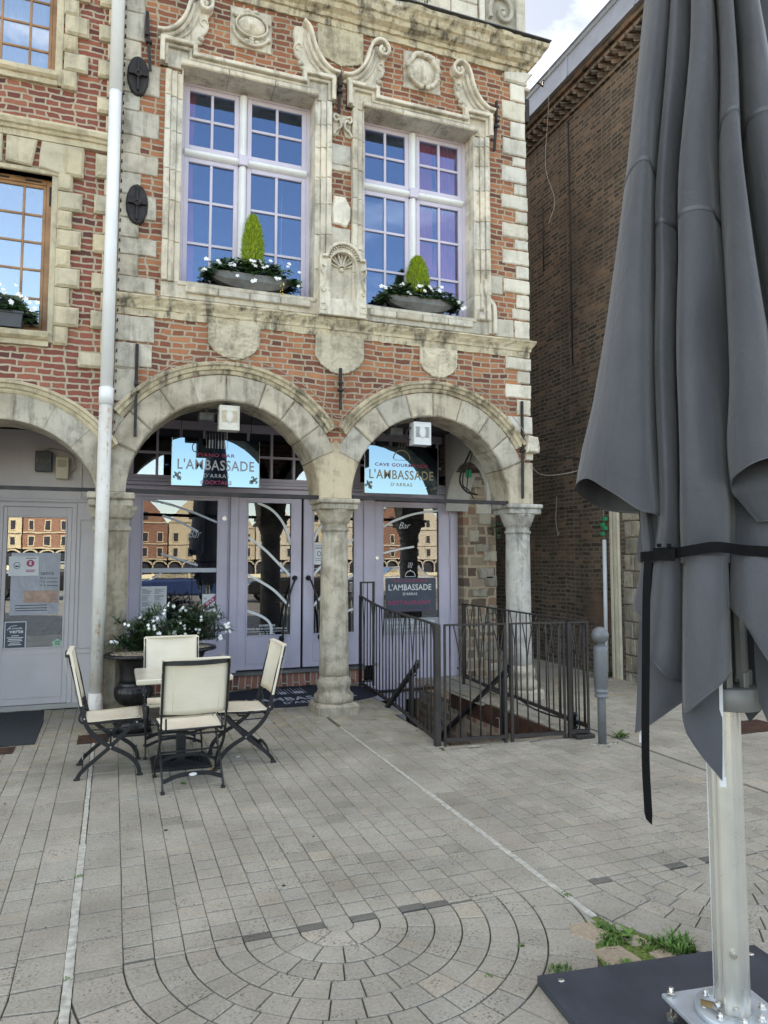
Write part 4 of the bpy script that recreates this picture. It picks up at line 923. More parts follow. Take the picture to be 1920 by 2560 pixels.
mb.build('glass_stripes', M['letter_white'], d2); mb = MB(); text(mb, 'OUVERTURE', 1.777, .749, G_ - .001, .026, .206, .02); text(mb, 'PIANO BAR & CAVE GOURMANDE', 1.630, .712, G_ - .001, .022, .505, .02); text(mb, 'du mardi au dimanche - fermé dimanche soir et lundi', 1.628, .682, G_ - .001, .017, .51, .01); text(mb, '03 21 15 15 26', 1.777, .650, G_ - .001, .022, .203, .02)
mb.build('glass_lettering', M['letter_white'], d2)
mb = MB()
for P in ([(2.68, 2.312), (2.617, 2.075), (2.534, 1.971), (2.48, 1.828)], [(3.024, 1.853), (2.951, 1.811), (2.61, 1.524), (2.478, 1.393)], [(3.024, 1.385), (2.931, 1.338), (2.613, 1.129), (2.478, .992)], [(3.024, .94), (2.9, .9), (2.75, .8), (2.7, .66)]): stripe(mb, P, .032, G_)
mb.build('glass_stripes', M['letter_white'], d3)
mb = MB()
for P in ([(.365, 2.322), (.62, 2.275), (.90, 2.19), (1.24, 2.052)], [(.586, 2.126), (.808, 2.044), (1.011, 1.932)], [(.579, 1.663), (.78, 1.597), (1.013, 1.52)]): stripe(mb, P, .026, G_)
mb.box(.362, 1.243, G_ - .001, G_, 1.435, 1.487); mb.build('glass_stripes', M['letter_grey'], d1); mb = MB()
text(mb, 'Bar', .90, 1.86, G_, .10, .15, -0.012, shear=.45)
mb.build('glass_lettering', M['letter_grey'], d1)
mb = MB()
stripe(mb, [(3.434, 2.022), (3.61, 2.116), (3.908, 2.214), (4.26, 2.268)], .03, G_); stripe(mb, [(3.434, 1.671), (3.658, 1.724), (3.894, 1.764)], .026, G_); mb.build('glass_stripes', M['letter_white'], d4); mb = MB()
text(mb, "L'AMBASSADE", 3.519, 1.172, G_ - .002, .084, .628, .012, 1.05); text(mb, "D'ARRAS", 3.728, 1.106, G_ - .002, .036, .208, .01, 1.1)
ribbon(mb, arc(3.835, 1.362, .073, 0, 180, 14), .008, G_ - .0005, G_ - .002, .0005); ribbon(mb, [(3.757, 1.357), (3.913, 1.357)], .006, G_ - .0005, G_ - .002, .0005); mb.ball((3.835, G_ - .002, 1.442), .008, sc=(1, .2, 1))
for dx in (-.024, .0, .024): ribbon(mb, [tuple(p) for p in spline([(3.835 + dx, 1.475), (3.827 + dx, 1.497), (3.843 + dx, 1.522), (3.833 + dx, 1.55)], 4)], .006, G_ - .0005, G_ - .002, .0005)
text(mb, 'OUVERT MIDI ET SOIR', 3.50, .722, G_ - .004, .042, .70, .015); text(mb, 'DU MARDI AU DIMANCHE', 3.55, .672, G_ - .004, .024, .55, .01); text(mb, '03 21 15 15 26', 3.66, .625, G_ - .004, .026, .36, .01)
text(mb, 'Bar', 3.67, 2.01, G_, .085, .17, -.012, shear=.45)
mb.build('glass_lettering', M['letter_white'], d4)
mb = MB(); text(mb, 'RESTAURANT', 3.517, .978, G_ - .002, .058, .624, .012, 1.1); text(mb, 'CAVE GOURMANDE', 3.58, 1.286, G_ - .002, .034, .512, .01, 1.1)
for k in range(9): mb.box(3.494 + k * .077, 3.494 + k * .077 + .052, G_ - .003, G_ - .002, .903, .908)
mb.build('red_lettering', M['letter_red'], d4)
mb = MB(); mb.box(3.48, 4.215, G_ - .0012, G_ - .0002, .885, 1.34); mb.build('black_film', M['paper_navy'], d4)
mb = MB(); mb.box(3.434, 4.260, G_ - .0032, G_ - .0022, .588, .80); mb.build('grey_film', M['paper_grey'], d4)
# things stuck on or standing behind the glass
mb = MB(); mb.box(.362, .655, G_ - .003, G_ - .001, .79, 1.272); o = mb.build('menu_sheet', M['paper']); tag(o, 'tall white menu with fine print taped inside the shop window above the urn', 'menu')
mb = MB()
for k in range(34):
    z = 1.235 - k * .0128; 
    if k % 6 == 5: continue
    mb.box(.375, .375 + R.uniform(.05, .12), G_ - .0045, G_ - .0035, z, z + .004); mb.box(.515, .515 + R.uniform(.05, .12), G_ - .0045, G_ - .0035, z, z + .004)
mb.build('print_lines', M['letter_dark'], o)
mb = MB(); mb.box(1.075, 1.235, G_ - .006, G_ - .002, .955, 1.168, bev=.001); o = mb.build('licence_plaque', M['paper']); tag(o, 'white licence plaque crossed by a red diagonal band, low in the wide shop window', 'plaque')
mb = MB(); mb.prism([(1.077, .975), (1.077, 1.04), (1.233, 1.155), (1.233, 1.09)], G_ - .007, G_ - .0085); mb.build('red_band', M['letter_red'], o)
a_ = atan2(.115, .156); ca, sa = cos(a_), sin(a_)
mb = MB(); text(mb, 'LICENCE', 0, 0, 0, .030, .16, .02, fr=lambda u, v: (1.088 + u * ca - v * sa, G_ - .0095, 1.002 + u * sa + v * ca)); mb.build('band_letters', M['paper'], o)
mb = MB(); text(mb, 'IV', 1.10, 1.10, G_ - .0075, .026); text(mb, '62', 1.185, 1.0, G_ - .0075, .022); mb.build('plaque_letters', M['letter_dark'], o)
mb = MB(); mb.box(2.478, 2.625, G_ - .003, G_ - .002, 1.525, 1.808); o = mb.build('door_notice', M['paper']); tag(o, 'white notice with a round emblem taped on the right door leaf', 'notice')
mb = MB(); ribbon(mb, [(2.552 + .022 * cos(i * .45), 1.665 + .03 * sin(i * .45)) for i in range(15)], .008, G_ - .0035, G_ - .005); 
for z in (1.77, 1.74, 1.735, 1.60, 1.575): mb.box(2.50, 2.60, G_ - .0045, G_ - .0035, z, z + .005)
mb.build('printed_marks', M['letter_dark'], o)
# red letters glimpsed low behind the oleander, curtain and shelf inside
mb = MB(); text(mb, 'BAR', .44, .70, G_ - .002, .085, .27, .01); text(mb, 'CAVE', .84, .70, G_ - .002, .085, .33, .01); mb.build('red_lettering', M['petal_red'], d1)
mb = MB(); rings = []
for j in range(9):
    t = j / 8; z = 2.36 - t * 1.9; x0 = 1.02 - .22 * t + .10 * (t > .9); rings.append([(x0 + (1.30 - x0) * i / 26, S + .35 + .035 * sin(i * 1.7), z) for i in range(27)])
mb.sweep(rings, cap=False, loop=False)
mb.build('curtain', M['curtain_blue'], d1)
mb = MB(); mb.box(.3, 1.35, S + .45, S + .7, .62, .66); 
for i in range(16): x = .42 + i * .055; mb.lathe([(.018, .66), (.02, .67), (.02, .76 + .03 * (i % 3)), (.008, .80 + .03 * (i % 3)), (.008, .84)], x, S + .5 + .05 * (i % 2), 8)
mb.build('bottle_shelf', M['paper_grey'], d1)
pl = MB()
for i in range(26):
    a = R.uniform(0, 6.28); e = R.uniform(-.2, 1.1); L = R.uniform(.25, .45); d_ = Vector((cos(a) * cos(e), sin(a) * cos(e) * .5, sin(e))); p0 = Vector((2.25, S + .55, .95)); u = Vector((-d_.y, d_.x, 0)).normalized() * .018 if abs(d_.x) + abs(d_.y) > .01 else Vector((.018, 0, 0))
    p1 = p0 + d_ * L * .6; p2 = p0 + d_ * L + Vector((0, 0, -.08)); pl.add([p0 - u * .4, p0 + u * .4, p1 + u, p1 - u, p2], [(0, 1, 2, 3), (3, 2, 4)])
pl.tube([(2.25, S + .55, .16), (2.25, S + .55, .95)], .03)
PA = thing('indoor_palm', 'spiky palm standing in the dark bar behind the double door', 'plant', (2.25, S + .55, .16)); pl.build('fronds', M['leaf_olive'], PA)
# step under the shopfront
mb = MB(); mb.box(.02, 3.16, S - .10, S + .1, .166, .204, bev=.006); mb.build('door_sill', M['zinc'], H)
mb = MB(); mb.box(.02, 3.15, S - .06, S + .1, .0, .165, bev=.004); mb.build('brick_step', M['brick_step'], H)
mb = MB(); mb.box(-.06, .10, .33, S + .1, 0.0, 3.3); mb.build('party_wall', M['plaster'], H)
# rough pier and side arch on the alley side
mb = MB(); mb.box(4.545, 5.05, 1.60, 2.3, -.1, 3.3)
mb.build('rubble_pier', M['rubble'], H)
QS = []
for i in range(26):
    z = -.05 + i * .125 + R.uniform(-.02, .02); w = R.uniform(.14, .30); h = R.uniform(.09, .16); x = R.uniform(4.60, 5.04 - w)
    if i % 3 == 1: x = 5.055 - w
    if i % 4 == 0: continue
    QS.append(MB()); QS[-1].prism(rough(rect(x, x + w, z, z + h), .04, .008), 1.62, 1.575, .014, rt(.5, .95))
each(QS, 'pier_stone', M['stone_grey'], H)
mb = MB()   # side wall above the alley arch, plastered inside
side = [(.42, 2.25)] + [(1.0 + .58 * cos(radians(a)) * 1.0, 2.25 + .60 * sin(radians(a))) for a in range(180, -1, -12)][1:-1] + [(1.60, 2.25), (1.60, 3.3), (.42, 3.3)]
mb.prism(side, 4.62, 4.28, 0, 1, fr=lambda a, b, d: (d, a, b)); mb.build('side_arch_plaster', M['plaster'], H)
mb = MB(); mb.tube(spline([(4.24, .6, 3.05), (4.2, .75, 2.9), (4.1, .8, 2.6), (4.2, .82, 2.45), (4.35, .85, 2.42), (4.5, 1.1, 2.44)], 6), .012); mb.tube(spline([(4.26, .6, 3.05), (4.16, .72, 2.85), (4.14, .8, 2.55), (4.25, .85, 2.47), (4.5, 1.2, 2.40)], 6), .008); mb.tube(spline([(4.2, .6, 3.0), (4.18, .7, 2.75), (4.2, .8, 2.5), (4.45, 1.3, 2.5)], 6), .006)
o = mb.build('cable_bundle', M['cable_dark']); tag(o, 'loose black cables hanging in the corner of the right arch', 'cables')
mb = MB(); mb.box(4.18, 4.24, .74, .80, 2.62, 2.72, bev=.01); mb.build('cable_clip', M['green_tape'], o)
# ---- mirror signs hung before the fanlights
def fleur(mb, cx, cz, y, s_, ang):
    ca, sa = cos(ang), sin(ang); f = lambda p: (cx + (p[0] * ca - p[1] * sa) * s_, cz + (p[0] * sa + p[1] * ca) * s_)
    mb.prism([f(p) for p in [(0, 1), (.16, .62), (.18, .35), (.08, .0), (-.08, .0), (-.18, .35), (-.16, .62)]], y, y - .012, .004)
    for sx in (-1, 1): ribbon(mb, [f((sx * p[0], p[1])) for p in [(.06, .0), (.16, .3), (.34, .52), (.52, .5), (.56, .32), (.44, .22)]], .13 * s_, y, y - .010, .003)
    ribbon(mb, [f((-.3, -.05)), f((.3, -.05))], .12 * s_, y, y - .016, .003)
    mb.prism([f(p) for p in [(-.08, -.1), (.08, -.1), (.13, -.35), (0, -.55), (-.13, -.35)]], y, y - .01, .003)
    for sx in (-1, 1): ribbon(mb, [f((sx * p[0], p[1])) for p in [(.05, -.12), (.2, -.28), (.32, -.2)]], .08 * s_, y, y - .009, .002)
SY = 1.55
def sign(x0, x1, z0, z1, label):
    o = thing('hanging_sign', label, 'sign', ((x0 + x1) / 2, SY, z0)); mb = MB(); mb.box(x0, x1, SY, SY + .012, z0, z1, bev=.002); mb.build('mirror_panel', M['mirror'], o)
    mb = MB(); mb.box(x0 - .004, x0, SY - .001, SY + .014, z0, z1); mb.box(x1, x1 + .004, SY - .001, SY + .014, z0, z1); mb.build('edge_strip', M['steel'], o)
    return o
s1 = sign(.665, 1.708, 2.476, 3.054, 'mirror sign with piano bar lettering in the left arch')
T = SY - .002
mb = MB(); text(mb, 'PIANO BAR', .965, 2.836, T, .043, .442, .012, 1.15); text(mb, 'COCKTAILS', 1.0, 2.500, T, .046, .372, .014, 1.05); mb.build('red_lettering', M['letter_red'], s1)
mb = MB(); text(mb, "L'AMBASSADE", .73, 2.672, T, .130, .916, .012, 1.08); text(mb, "D'ARRAS", 1.04, 2.582, T, .048, .30, .002, 1.2)
for i, (a, b, w) in enumerate([(0, 1, .005), (.02, .62, .017), (0.03, .65, .014), (.02, 1, .005), (.02, .6, .016), (0, .62, .017), (.02, .6, .016), (0, 1, .005)]):
    x = 1.064 + i * .0357; z1 = 3.115 + i * .004; mb.box(x - .002, x + .002, T - .001, T, 2.94, z1 - .0); mb.box(x - w / 2, x + w / 2, T - .002, T - .001, 2.94, 2.94 + (.10 if w > .01 else .02))
mb.build('silver_lettering', M['letter_grey'], s1)
mb = MB(); fleur(mb, .745, 2.575, T, .085, radians(38)); fleur(mb, 1.625, 2.552, T, .085, radians(-52)); mb.build('lily_ornament', M['pewter'], s1)
s2 = sign(3.096, 4.140, 2.458, 3.098, 'mirror sign with wine cellar lettering and steaming cloche in the right arch')
mb = MB(); text(mb, 'CAVE GOURMANDE', 3.237, 2.822, T, .044, .757, .014, 1.12); mb.build('red_lettering', M['letter_red'], s2)
mb = MB(); text(mb, "L'AMBASSADE", 3.157, 2.652, T, .128, .918, .010, 1.08); text(mb, "D'ARRAS", 3.46, 2.560, T, .048, .305, .006, 1.2)
ribbon(mb, arc(3.615, 2.925, .118, 0, 180, 18), .014, T, T - .002, .001); ribbon(mb, [(3.50, 2.912), (3.73, 2.912)], .005, T, T - .002, .001)
for dx in (-.04, .0, .04): ribbon(mb, [tuple(p) for p in spline([(3.622 + dx, 3.075), (3.61 + dx, 3.105), (3.632 + dx, 3.15), (3.62 + dx, 3.19)], 4)], .006, T, T - .002, .001)
mb.build('gold_lettering', M['letter_gold'], s2)
mb = MB(); fleur(mb, 3.165, 2.552, T, .085, radians(30)); fleur(mb, 4.06, 2.535, T, .085, radians(-68)); mb.build('lily_ornament', M['pewter'], s2)
for o, p in ((s1, (1.1286, 1.10, 2.4328)), (s2, (3.4373, 1.10, 2.4157))):
    o.location = p; o.scale = (.9495, .9495, .9495)
    mb = MB()
    for dx in (-.42, .42): mb.tube([(dx, .008, .56), (dx, .008, 3.30 / .9495 - p[2] / .9495)], .003, 6)
    mb.build('hanging_wire', M['cable_dark'], o, local=True)
# ---- floodlight boxes hung in the arch crowns
def flood(x0, x1, z0, z1, mat, label, oy=-.02):
    o = thing('arch_lamp', label, 'lamp', ((x0 + x1) / 2, oy, z0)); y = oy; mb = MB()
    mb.prism([(x0, z0), (x1, z0), (x1, z1), (x0, z1)], y + .14, y + .004, .01); 
    mb.box(x0, x1, y, y + .0035, z0, z0 + .012); mb.box(x0, x1, y, y + .0035, z1 - .012, z1); mb.box(x0, x0 + .012, y, y + .0035, z0 + .012, z1 - .012); mb.box(x1 - .012, x1, y, y + .0035, z0 + .012, z1 - .012)
    mb.build('housing', M[mat], o)
    cx = (x0 + x1) / 2; cz = z0 + (z1 - z0) * .55; mb = MB()
    for k in range(10):
        z = cz - .055 + k * .0122; w = .035 + .02 * (1 - sqrt(max(0, 1 - ((z - cz) / .062) ** 2)))
        mb.box(x0 + .022, cx - .075 + w, y + .001, y + .0038, z, z + .005); mb.box(cx + .075 - w, x1 - .022, y + .001, y + .0038, z, z + .005)
    mb.build('vent_slot', M['brass'] if mat == 'lamp_white' else M['cable_dark'], o)
    mb = MB(); mb.prism([(cx + .033 * cos(a), cz + .058 * sin(a)) for a in [i * .2618 for i in range(24)]], y + .003, y - .006, .004); ribbon(mb, [(cx + .038 * cos(a), cz + .063 * sin(a)) for a in [i * .27 for i in range(24)]], .006, y, y - .003, .001); mb.build('oval_cover', M[mat], o)
    mb = MB(); mb.box(cx - .03, cx + .03, y + .13, y + .17, z1 - .10, z1 + .06); mb.tube(spline([(x0 + .0, y + .08, z1 - .05), (x0 - .05, y + .09, z1 - .10), (x0 - .045, y + .1, z1 - .17), (x0, y + .1, z1 - .19)], 5), .006); mb.build('bracket', M['cable_dark'], o)
    mb = MB(); mb.box(x0 - .17, x0 - .01, y + .3, y + .45, z1 - .11, z1 - .02, bev=.01); mb.box(x0 - .11, x0 - .07, y + .35, y + .4, z1 - .02, z1 + .12); mb.build('ballast_box', M['zinc'], o)
flood(1.008, 1.208, 2.905, 3.155, 'lamp_white', 'chipped rusty white lamp box hanging in the left arch'); flood(3.135, 3.34, 2.87, 3.125, 'lamp_clean', 'clean white lamp box hanging in the right arch')
# ================================================================== DRAINPIPE
DP = thing('drainpipe', 'tall white drainpipe with rust streaks between the two house fronts', 'drainpipe', (-.075, -.10, .12))
mb = MB(); mb.tube([(-.063, -.11, 3.09), (-.058, -.11, 6.20)], .058, 20); mb.tube([(-.058, -.11, 6.16), (-.052, -.11, 9.5)], .062, 20); mb.build('upper_pipe', M['pipe_white'], DP)
mb = MB(); mb.tube([(-.063, -.11, 3.22), (-.063, -.11, 3.06)], .066, 20); mb.build('pipe_collar', M['pipe_white'], DP)
mb = MB(); mb.tube([(-.075, -.11, .36), (-.063, -.11, 3.08)], .060, 20); mb.tube([(-.078, -.115, .14), (-.075, -.11, .38)], .066, 20); mb.build('lower_pipe', M['pipe_rust'], DP)
mb = MB()
for i in range(46): 
    z = 2.7 + i * .10; mb.box(.012, .024, -.05, -.02, z, z + .022)
mb.build('clip_rail', M['iron'], DP)
mb = MB(); mb.tube(spline([(.03, -.06, 2.70), (.06, -.05, 2.93), (.14, -.05, 3.05), (.24, -.06, 3.22), (.33, -.13, 3.34), (.48, -.14, 3.455)], 5) + [Vector((C1 + (RH + .018) * cos(radians(a)), -.118, CZ + (RH + .018) * sin(radians(a)))) for a in range(114, 36, -4)] + [Vector((C2 + (RH + .018) * cos(radians(a)), -.118, CZ + (RH + .018) * sin(radians(a)))) for a in range(142, 30, -4)], .0045, 6)
o = mb.build('cable', M['cable_pale']); tag(o, 'thin pale cable following the tops of both stone arches', 'cable')
# ================================================================== LEFT NEIGHBOUR
N = thing('neighbour_house', 'red brick house with toothed yellow stone edges and oak windows left of the drainpipe', 'building', (-1.6, 0, 0))
XL = -3.4
mb = MB(); cxn, czn, rin = -.95, 2.02, .862
ln = [(XL, 2.25), (cxn - .9, 2.25)] + [p for p in arc(cxn, czn, 1.05, 180, 0, 26) if p[1] > 2.25 and p[0] < -.02] + [(0.0, 2.6), (0.0, 9.6), (XL, 9.6)]
ln = [(XL, 2.25)] + [p for p in arc(cxn, czn, 1.05, 180, 0, 26) if p[1] > 2.25 and p[0] < -.05] + [(-.0, 2.75), (-.0, 9.6), (XL, 9.6)]
plate(mb, [ln, rect(-1.85, -.60, 6.27, 7.9)[::-1], rect(-1.85, -.59, 3.72, 5.25)[::-1]], 0.0, .42)
mb.build('brick_wall', M['brick_red'], N)
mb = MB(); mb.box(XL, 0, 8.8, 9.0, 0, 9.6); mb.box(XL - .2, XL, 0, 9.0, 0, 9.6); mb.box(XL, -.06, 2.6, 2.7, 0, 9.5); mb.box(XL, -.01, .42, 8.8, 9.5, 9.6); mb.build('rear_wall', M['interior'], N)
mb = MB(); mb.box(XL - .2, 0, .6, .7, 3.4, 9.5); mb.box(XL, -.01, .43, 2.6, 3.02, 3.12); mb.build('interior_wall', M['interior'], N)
mb = MB(); mb.prism([(XL - .2, 9.6), (0, 9.6), (-1.7, 14.2)], 9.0, 0.1); mb.build('roof', M['slate'], N)
# stone arch and hood
mb = MB(); cut = [14, 31, 47, 66, 84, 103, 122, 141, 160]
for a0, a1 in zip(cut, cut[1:]):
    P = [(cxn + rin * cos(radians(a0 + (a1 - a0) * i / 5)), czn + rin * sin(radians(a0 + (a1 - a0) * i / 5))) for i in range(6)]
    Q_ = [(cxn + 1.11 * cos(radians(a1 - (a1 - a0) * i / 5)), czn + 1.11 * sin(radians(a1 - (a1 - a0) * i / 5))) for i in range(6)]
    mb.prism(inset([(min(x, -.005), max(z, 2.24)) for x, z in P + Q_], .003), .42, -.02 - R.uniform(-.003, .004), .008, rt(.86, 1.04))
core = [(cxn + .872 * cos(radians(q)), czn + .872 * sin(radians(q))) for q in range(15, 166, 6)] + [(min(cxn + 1.10 * cos(radians(q)), -.006), czn + 1.10 * sin(radians(q))) for q in range(165, 14, -6)]
mb.prism(core, .41, -.006, 0, .75); mb.build('arch', M['stone_grey'], N)
mb = MB(); hood(mb, cxn, czn, 34, 150, r0=1.10, seg=50, prof=[(0.0, -.01), (0.004, .03), (0.02, .045), (0.035, .05), (0.045, .075), (0.075, .085), (0.085, .11), (0.105, .115), (0.115, .09), (0.118, -.01)], jit=.002); mb.build('hood_mould', M['stone_yellow'], N)
mb = MB(); mb.tube([(XL, .03, 2.25), (-.14, .03, 2.258)], 0, flat=(.035, .035, (0, 0, 1))); mb.build('tie_bar', M['iron'], N)
mb = MB(); mb.box(XL, -1.80, .02, .40, 0.0, 2.245, .9, bev=.01); mb.box(XL, -1.74, -.04, .42, 2.10, 2.24, 1.0, bev=.012); mb.build('pier', M['stone_grey'], N)
# toothed stones
QS = []
def tooth(x0, x1, z0, z1, d=.055, t=None): QS.append(MB()); QS[-1].prism(rough(rect(x0, x1, z0, z1), .08, .003), .1, -d - R.uniform(-.006, .006), .022, t or rt(.88, 1.06))
z = 6.15; alt = [.12, .17]
zz = [6.13, 6.32, 6.51, 6.69, 6.89, 7.06, 7.25, 7.44, 7.63]
for i, (a, b) in enumerate(zip(zz, zz[1:])): tooth(-.545 if i % 2 == 0 else -.53, -.415 if i % 2 == 0 else -.315, a + .003, b - .003)
for i, (a, b) in enumerate(zip([5.78, 5.96, 6.13, 6.32, 6.51, 6.70, 6.88, 7.06, 7.25, 7.44], [5.95, 6.12, 6.31, 6.50, 6.69, 6.87, 7.05, 7.24, 7.43, 7.62])): tooth(-.14 if i % 2 == 0 else -.225, -.005, a + .003, b - .003)
z = 3.61; i = 0
while z < 5.2:
    h = .185 if i % 2 == 0 else .19; tooth(-.545, -.42 if i % 2 == 0 else -.33, z + .003, z + h - .003); i += 1; z += h
z = 3.30; i = 0
for a, b, x in ((3.19, 3.41, -.12), (3.415, 3.565, -.32), (3.57, 3.80, -.13), (3.80, 3.98, -.225), (3.98, 4.17, -.14), (4.17, 4.35, -.225), (4.35, 4.55, -.14), (4.55, 4.74, -.225), (4.74, 4.94, -.14), (4.94, 5.13, -.225), (5.13, 5.30, -.135), (5.30, 5.54, -.22)): tooth(x, -.005, a + .003, b - .003)
tooth(-.50, -.325, 5.26, 5.545, .07)
each(QS, 'toothed_stone', M['stone_yellow'], N)
mb = MB()   # flat arch over the lower window, cornice, sills
for p in ([(-.72, 5.30), (-.51, 5.265), (-.33, 5.265), (-.33, 5.57), (-.70, 5.57)], [(-1.0, 5.32), (-.78, 5.33 - .03), (-.735, 5.57), (-1.0, 5.57)], [(-1.45, 5.30), (-1.03, 5.30), (-1.03, 5.57), (-1.45, 5.57)]): mb.prism(rough(p, .1, .003), .1, -.05, .014, rt(.9, 1.05))
mb.box(-1.9, -.51, -.03, .1, 5.25, 5.298, 1.0, bev=.008)
for z in (3.72,): mb.box(-.60, -.545, -.02, .2, 3.63, 5.25, rt(.85, .95), bev=.004)
mb.box(-.61, -.545, -.02, .2, 6.16, 7.9, rt(.9, 1.0), bev=.004)
mb.build('flat_arch', M['stone_yellow'], N)
mb = MB(); cornice(mb, XL, -.005, [(-.02, 5.57), (.05, 5.57), (.052, 5.625), (.075, 5.63), (.085, 5.655), (.11, 5.665), (.125, 5.70), (.12, 5.725), (.03, 5.745), (-.02, 5.745)], jit=.002, ret=False)
mb.build('cornice', M['stone_yellow'], N); mb = MB(); cornice(mb, -2.0, -.585, [(-.02, 6.14), (.045, 6.14), (.05, 6.185), (.07, 6.19), (.095, 6.21), (.10, 6.25), (.07, 6.265), (-.02, 6.27)], jit=.003, ret=False)
mb.build('window_sill', M['stone_yellow'], N); mb = MB(); cornice(mb, -2.0, -.585, [(-.02, 3.585), (.045, 3.585), (.05, 3.63), (.075, 3.64), (.10, 3.66), (.11, 3.70), (.08, 3.715), (-.02, 3.72)], jit=.003, ret=False)
mb.build('window_sill', M['stone_yellow'], N)
def nwin(x0, x1, z0, z1, v, hs, lab):
    mb = MB(); y = .10; mb.box(x0, x0 + .055, y, y + .06, z0, z1); mb.box(x1 - .055, x1, y, y + .06, z0, z1, bev=.004); mb.box(x0 + .055, x1 - .055, y, y + .06, z1 - .05, z1, bev=.004); mb.box(x0 + .055, x1 - .055, y, y + .06, z0, z0 + .05, bev=.004)
    bars(mb, x0 + .056, x1 - .056, z0 + .051, z1 - .051, .03, y + .01, y + .05, v, hs, .022)
    w = mb.build('window', M['wood'], N, label=lab); mb = MB(); mb.box(x0 + .05, x1 - .05, y + .028, y + .032, z0 + .05, z1 - .05); mb.build('pane', M['glass_left'], w); return w
nwin(-1.85, -.60, 6.27, 7.9, (-1.35, -1.10, -.85), [6.56, 6.81, 7.06, 7.31, 7.56], 'upper oak window'); w = nwin(-1.85, -.60, 3.74, 5.25, (-1.35, -1.10, -.85), [4.08, 4.36, 4.63, 4.90], 'lower oak window with vents in its top rail')
mb = MB(); mb.box(-.84, -.70, .094, .099, 5.215, 5.232); mb.box(-1.12, -.98, .094, .099, 5.215, 5.232); mb.box(-.63, -.61, .094, .099, 5.0, 5.19); mb.build('vent_slot', M['cable_dark'], w)
mb = MB()
rings = [[(-1.1 + .4 * i / 24, .22 + .02 * sin(i * 1.6), z) for i in range(25)] for z in (7.8, 6.3)]; mb.sweep(rings, cap=False, loop=False); mb.build('curtain', M['paper'], N)
# grey shopfront at the back of the left arch
Y2 = 1.30
mb = MB(); mb.box(XL, -1.12, Y2, Y2 + .12, 0, 3.0); mb.box(-.345, -.06, Y2, Y2 + .12, .05, 3.0); mb.box(-1.12, -.345, Y2, Y2 + .12, 2.20, 3.0)
mb.box(-1.12, -1.07, Y2 - .012, Y2 + .02, .05, 2.2, bev=.005); mb.box(-.395, -.345, Y2 - .012, Y2 + .02, .05, 2.2, bev=.005); mb.box(-1.12, -.345, Y2 - .014, Y2 - .001, 2.165, 2.21, bev=.004); mb.box(-1.15, -.06, Y2 - .03, Y2 - .001, 2.222, 2.25, bev=.005)
for x0, x1, z0, z1 in ((-.315, -.165, .635, 2.03), (-.315, -.165, 2.275, 2.72), (-.315, -.165, .12, .58)):
    ribbon(mb, [(x0, z0), (x1, z0), (x1, z1), (x0, z1), (x0, z0)], .018, Y2, Y2 - .014, .004)
mb.build('grey_shopfront', M['grey_shop'], N)
mb = MB(); mb.box(XL, -.06, Y2 - .02, Y2 + .1, .0, .05); mb.build('threshold', M['plaster'], N)
ld = door_leaf(-1.069, -.397, .055, 2.164, -1.035, -.408 - .045, .655, 2.055, 'door', None, 'grey_shop', Y2 + .005, N, 'glass_left', True)
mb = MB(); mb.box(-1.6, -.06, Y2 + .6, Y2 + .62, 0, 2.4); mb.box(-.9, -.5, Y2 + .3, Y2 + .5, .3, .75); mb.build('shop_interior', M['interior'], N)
G2 = Y2 + .019
mb = MB(); mb.box(-1.005, -.710, G2 - .003, G2 - .001, 1.42, 1.628); o = mb.build('paper_notice', M['paper']); tag(o, 'white notice with a red octagon and a masked face symbol on the grey door', 'notice')
mb = MB(); mb.prism([(-.795 + .040 * cos(radians(22.5 + 45 * k)), 1.555 + .040 * sin(radians(22.5 + 45 * k))) for k in range(8)], G2 - .003, G2 - .0045); mb.box(-.84, -.745, G2 - .0045, G2 - .003, 1.478, 1.486); mb.box(-.835, -.755, G2 - .0045, G2 - .003, 1.462, 1.470); mb.build('red_octagon', M['letter_red'], o)
mb = MB(); mb.box(-.806, -.786, G2 - .006, G2 - .0045, 1.536, 1.566); 
for k in range(4): mb.box(-.808 + k * .007, -.803 + k * .007, G2 - .006, G2 - .0045, 1.567, 1.580 - .003 * abs(k - 1.5))
mb.build('hand_symbol', M['paper'], o)
mb = MB(); ribbon(mb, [(-.925 + .03 * cos(i * .42), 1.53 + .035 * sin(i * .42)) for i in range(16)], .006, G2 - .003, G2 - .0045); mb.prism([(-.94, 1.515), (-.91, 1.515), (-.905, 1.53), (-.945, 1.53)], G2 - .003, G2 - .005); mb.box(-.84, -.74, G2 - .0045, G2 - .003, 1.605, 1.612); mb.build('mask_symbol', M['letter_dark'], o)
mb = MB(); mb.box(-.982, -.50, G2 + .010, G2 + .012, 1.0, 1.668); o = mb.build('poster', M['paper_pale']); tag(o, 'large pale advertising poster with percentages behind the grey door glass', 'poster')
mb = MB(); mb.box(-.85, -.515, G2 + .006, G2 + .009, 1.13, 1.26, bev=.001); mb.build('poster_photo', M['paper_skin'], o)
mb = MB(); P_ = G2 + .008; text(mb, '40 %', -.70, 1.385, P_, .022); text(mb, '15 %', -.70, 1.345, P_, .022); text(mb, '20 %', -.70, 1.305, P_, .022); text(mb, 'sance', -.69, 1.43, P_, .028)
for z in (1.10, 1.07, 1.045): mb.box(-.93, -.62, P_, P_ + .001, z, z + .008)
for z in (1.39, 1.35, 1.31): mb.box(-.63, -.52, P_, P_ + .001, z, z + .006)
mb.build('poster_print', M['letter_dark'], o)
mb = MB(); mb.box(-1.022, -.811, G2 - .006, G2 - .002, .637, .936, bev=.002); o = mb.build('hours_sign', M['paper']); tag(o, 'small dark opening hours sign with white rim low on the grey door', 'sign')
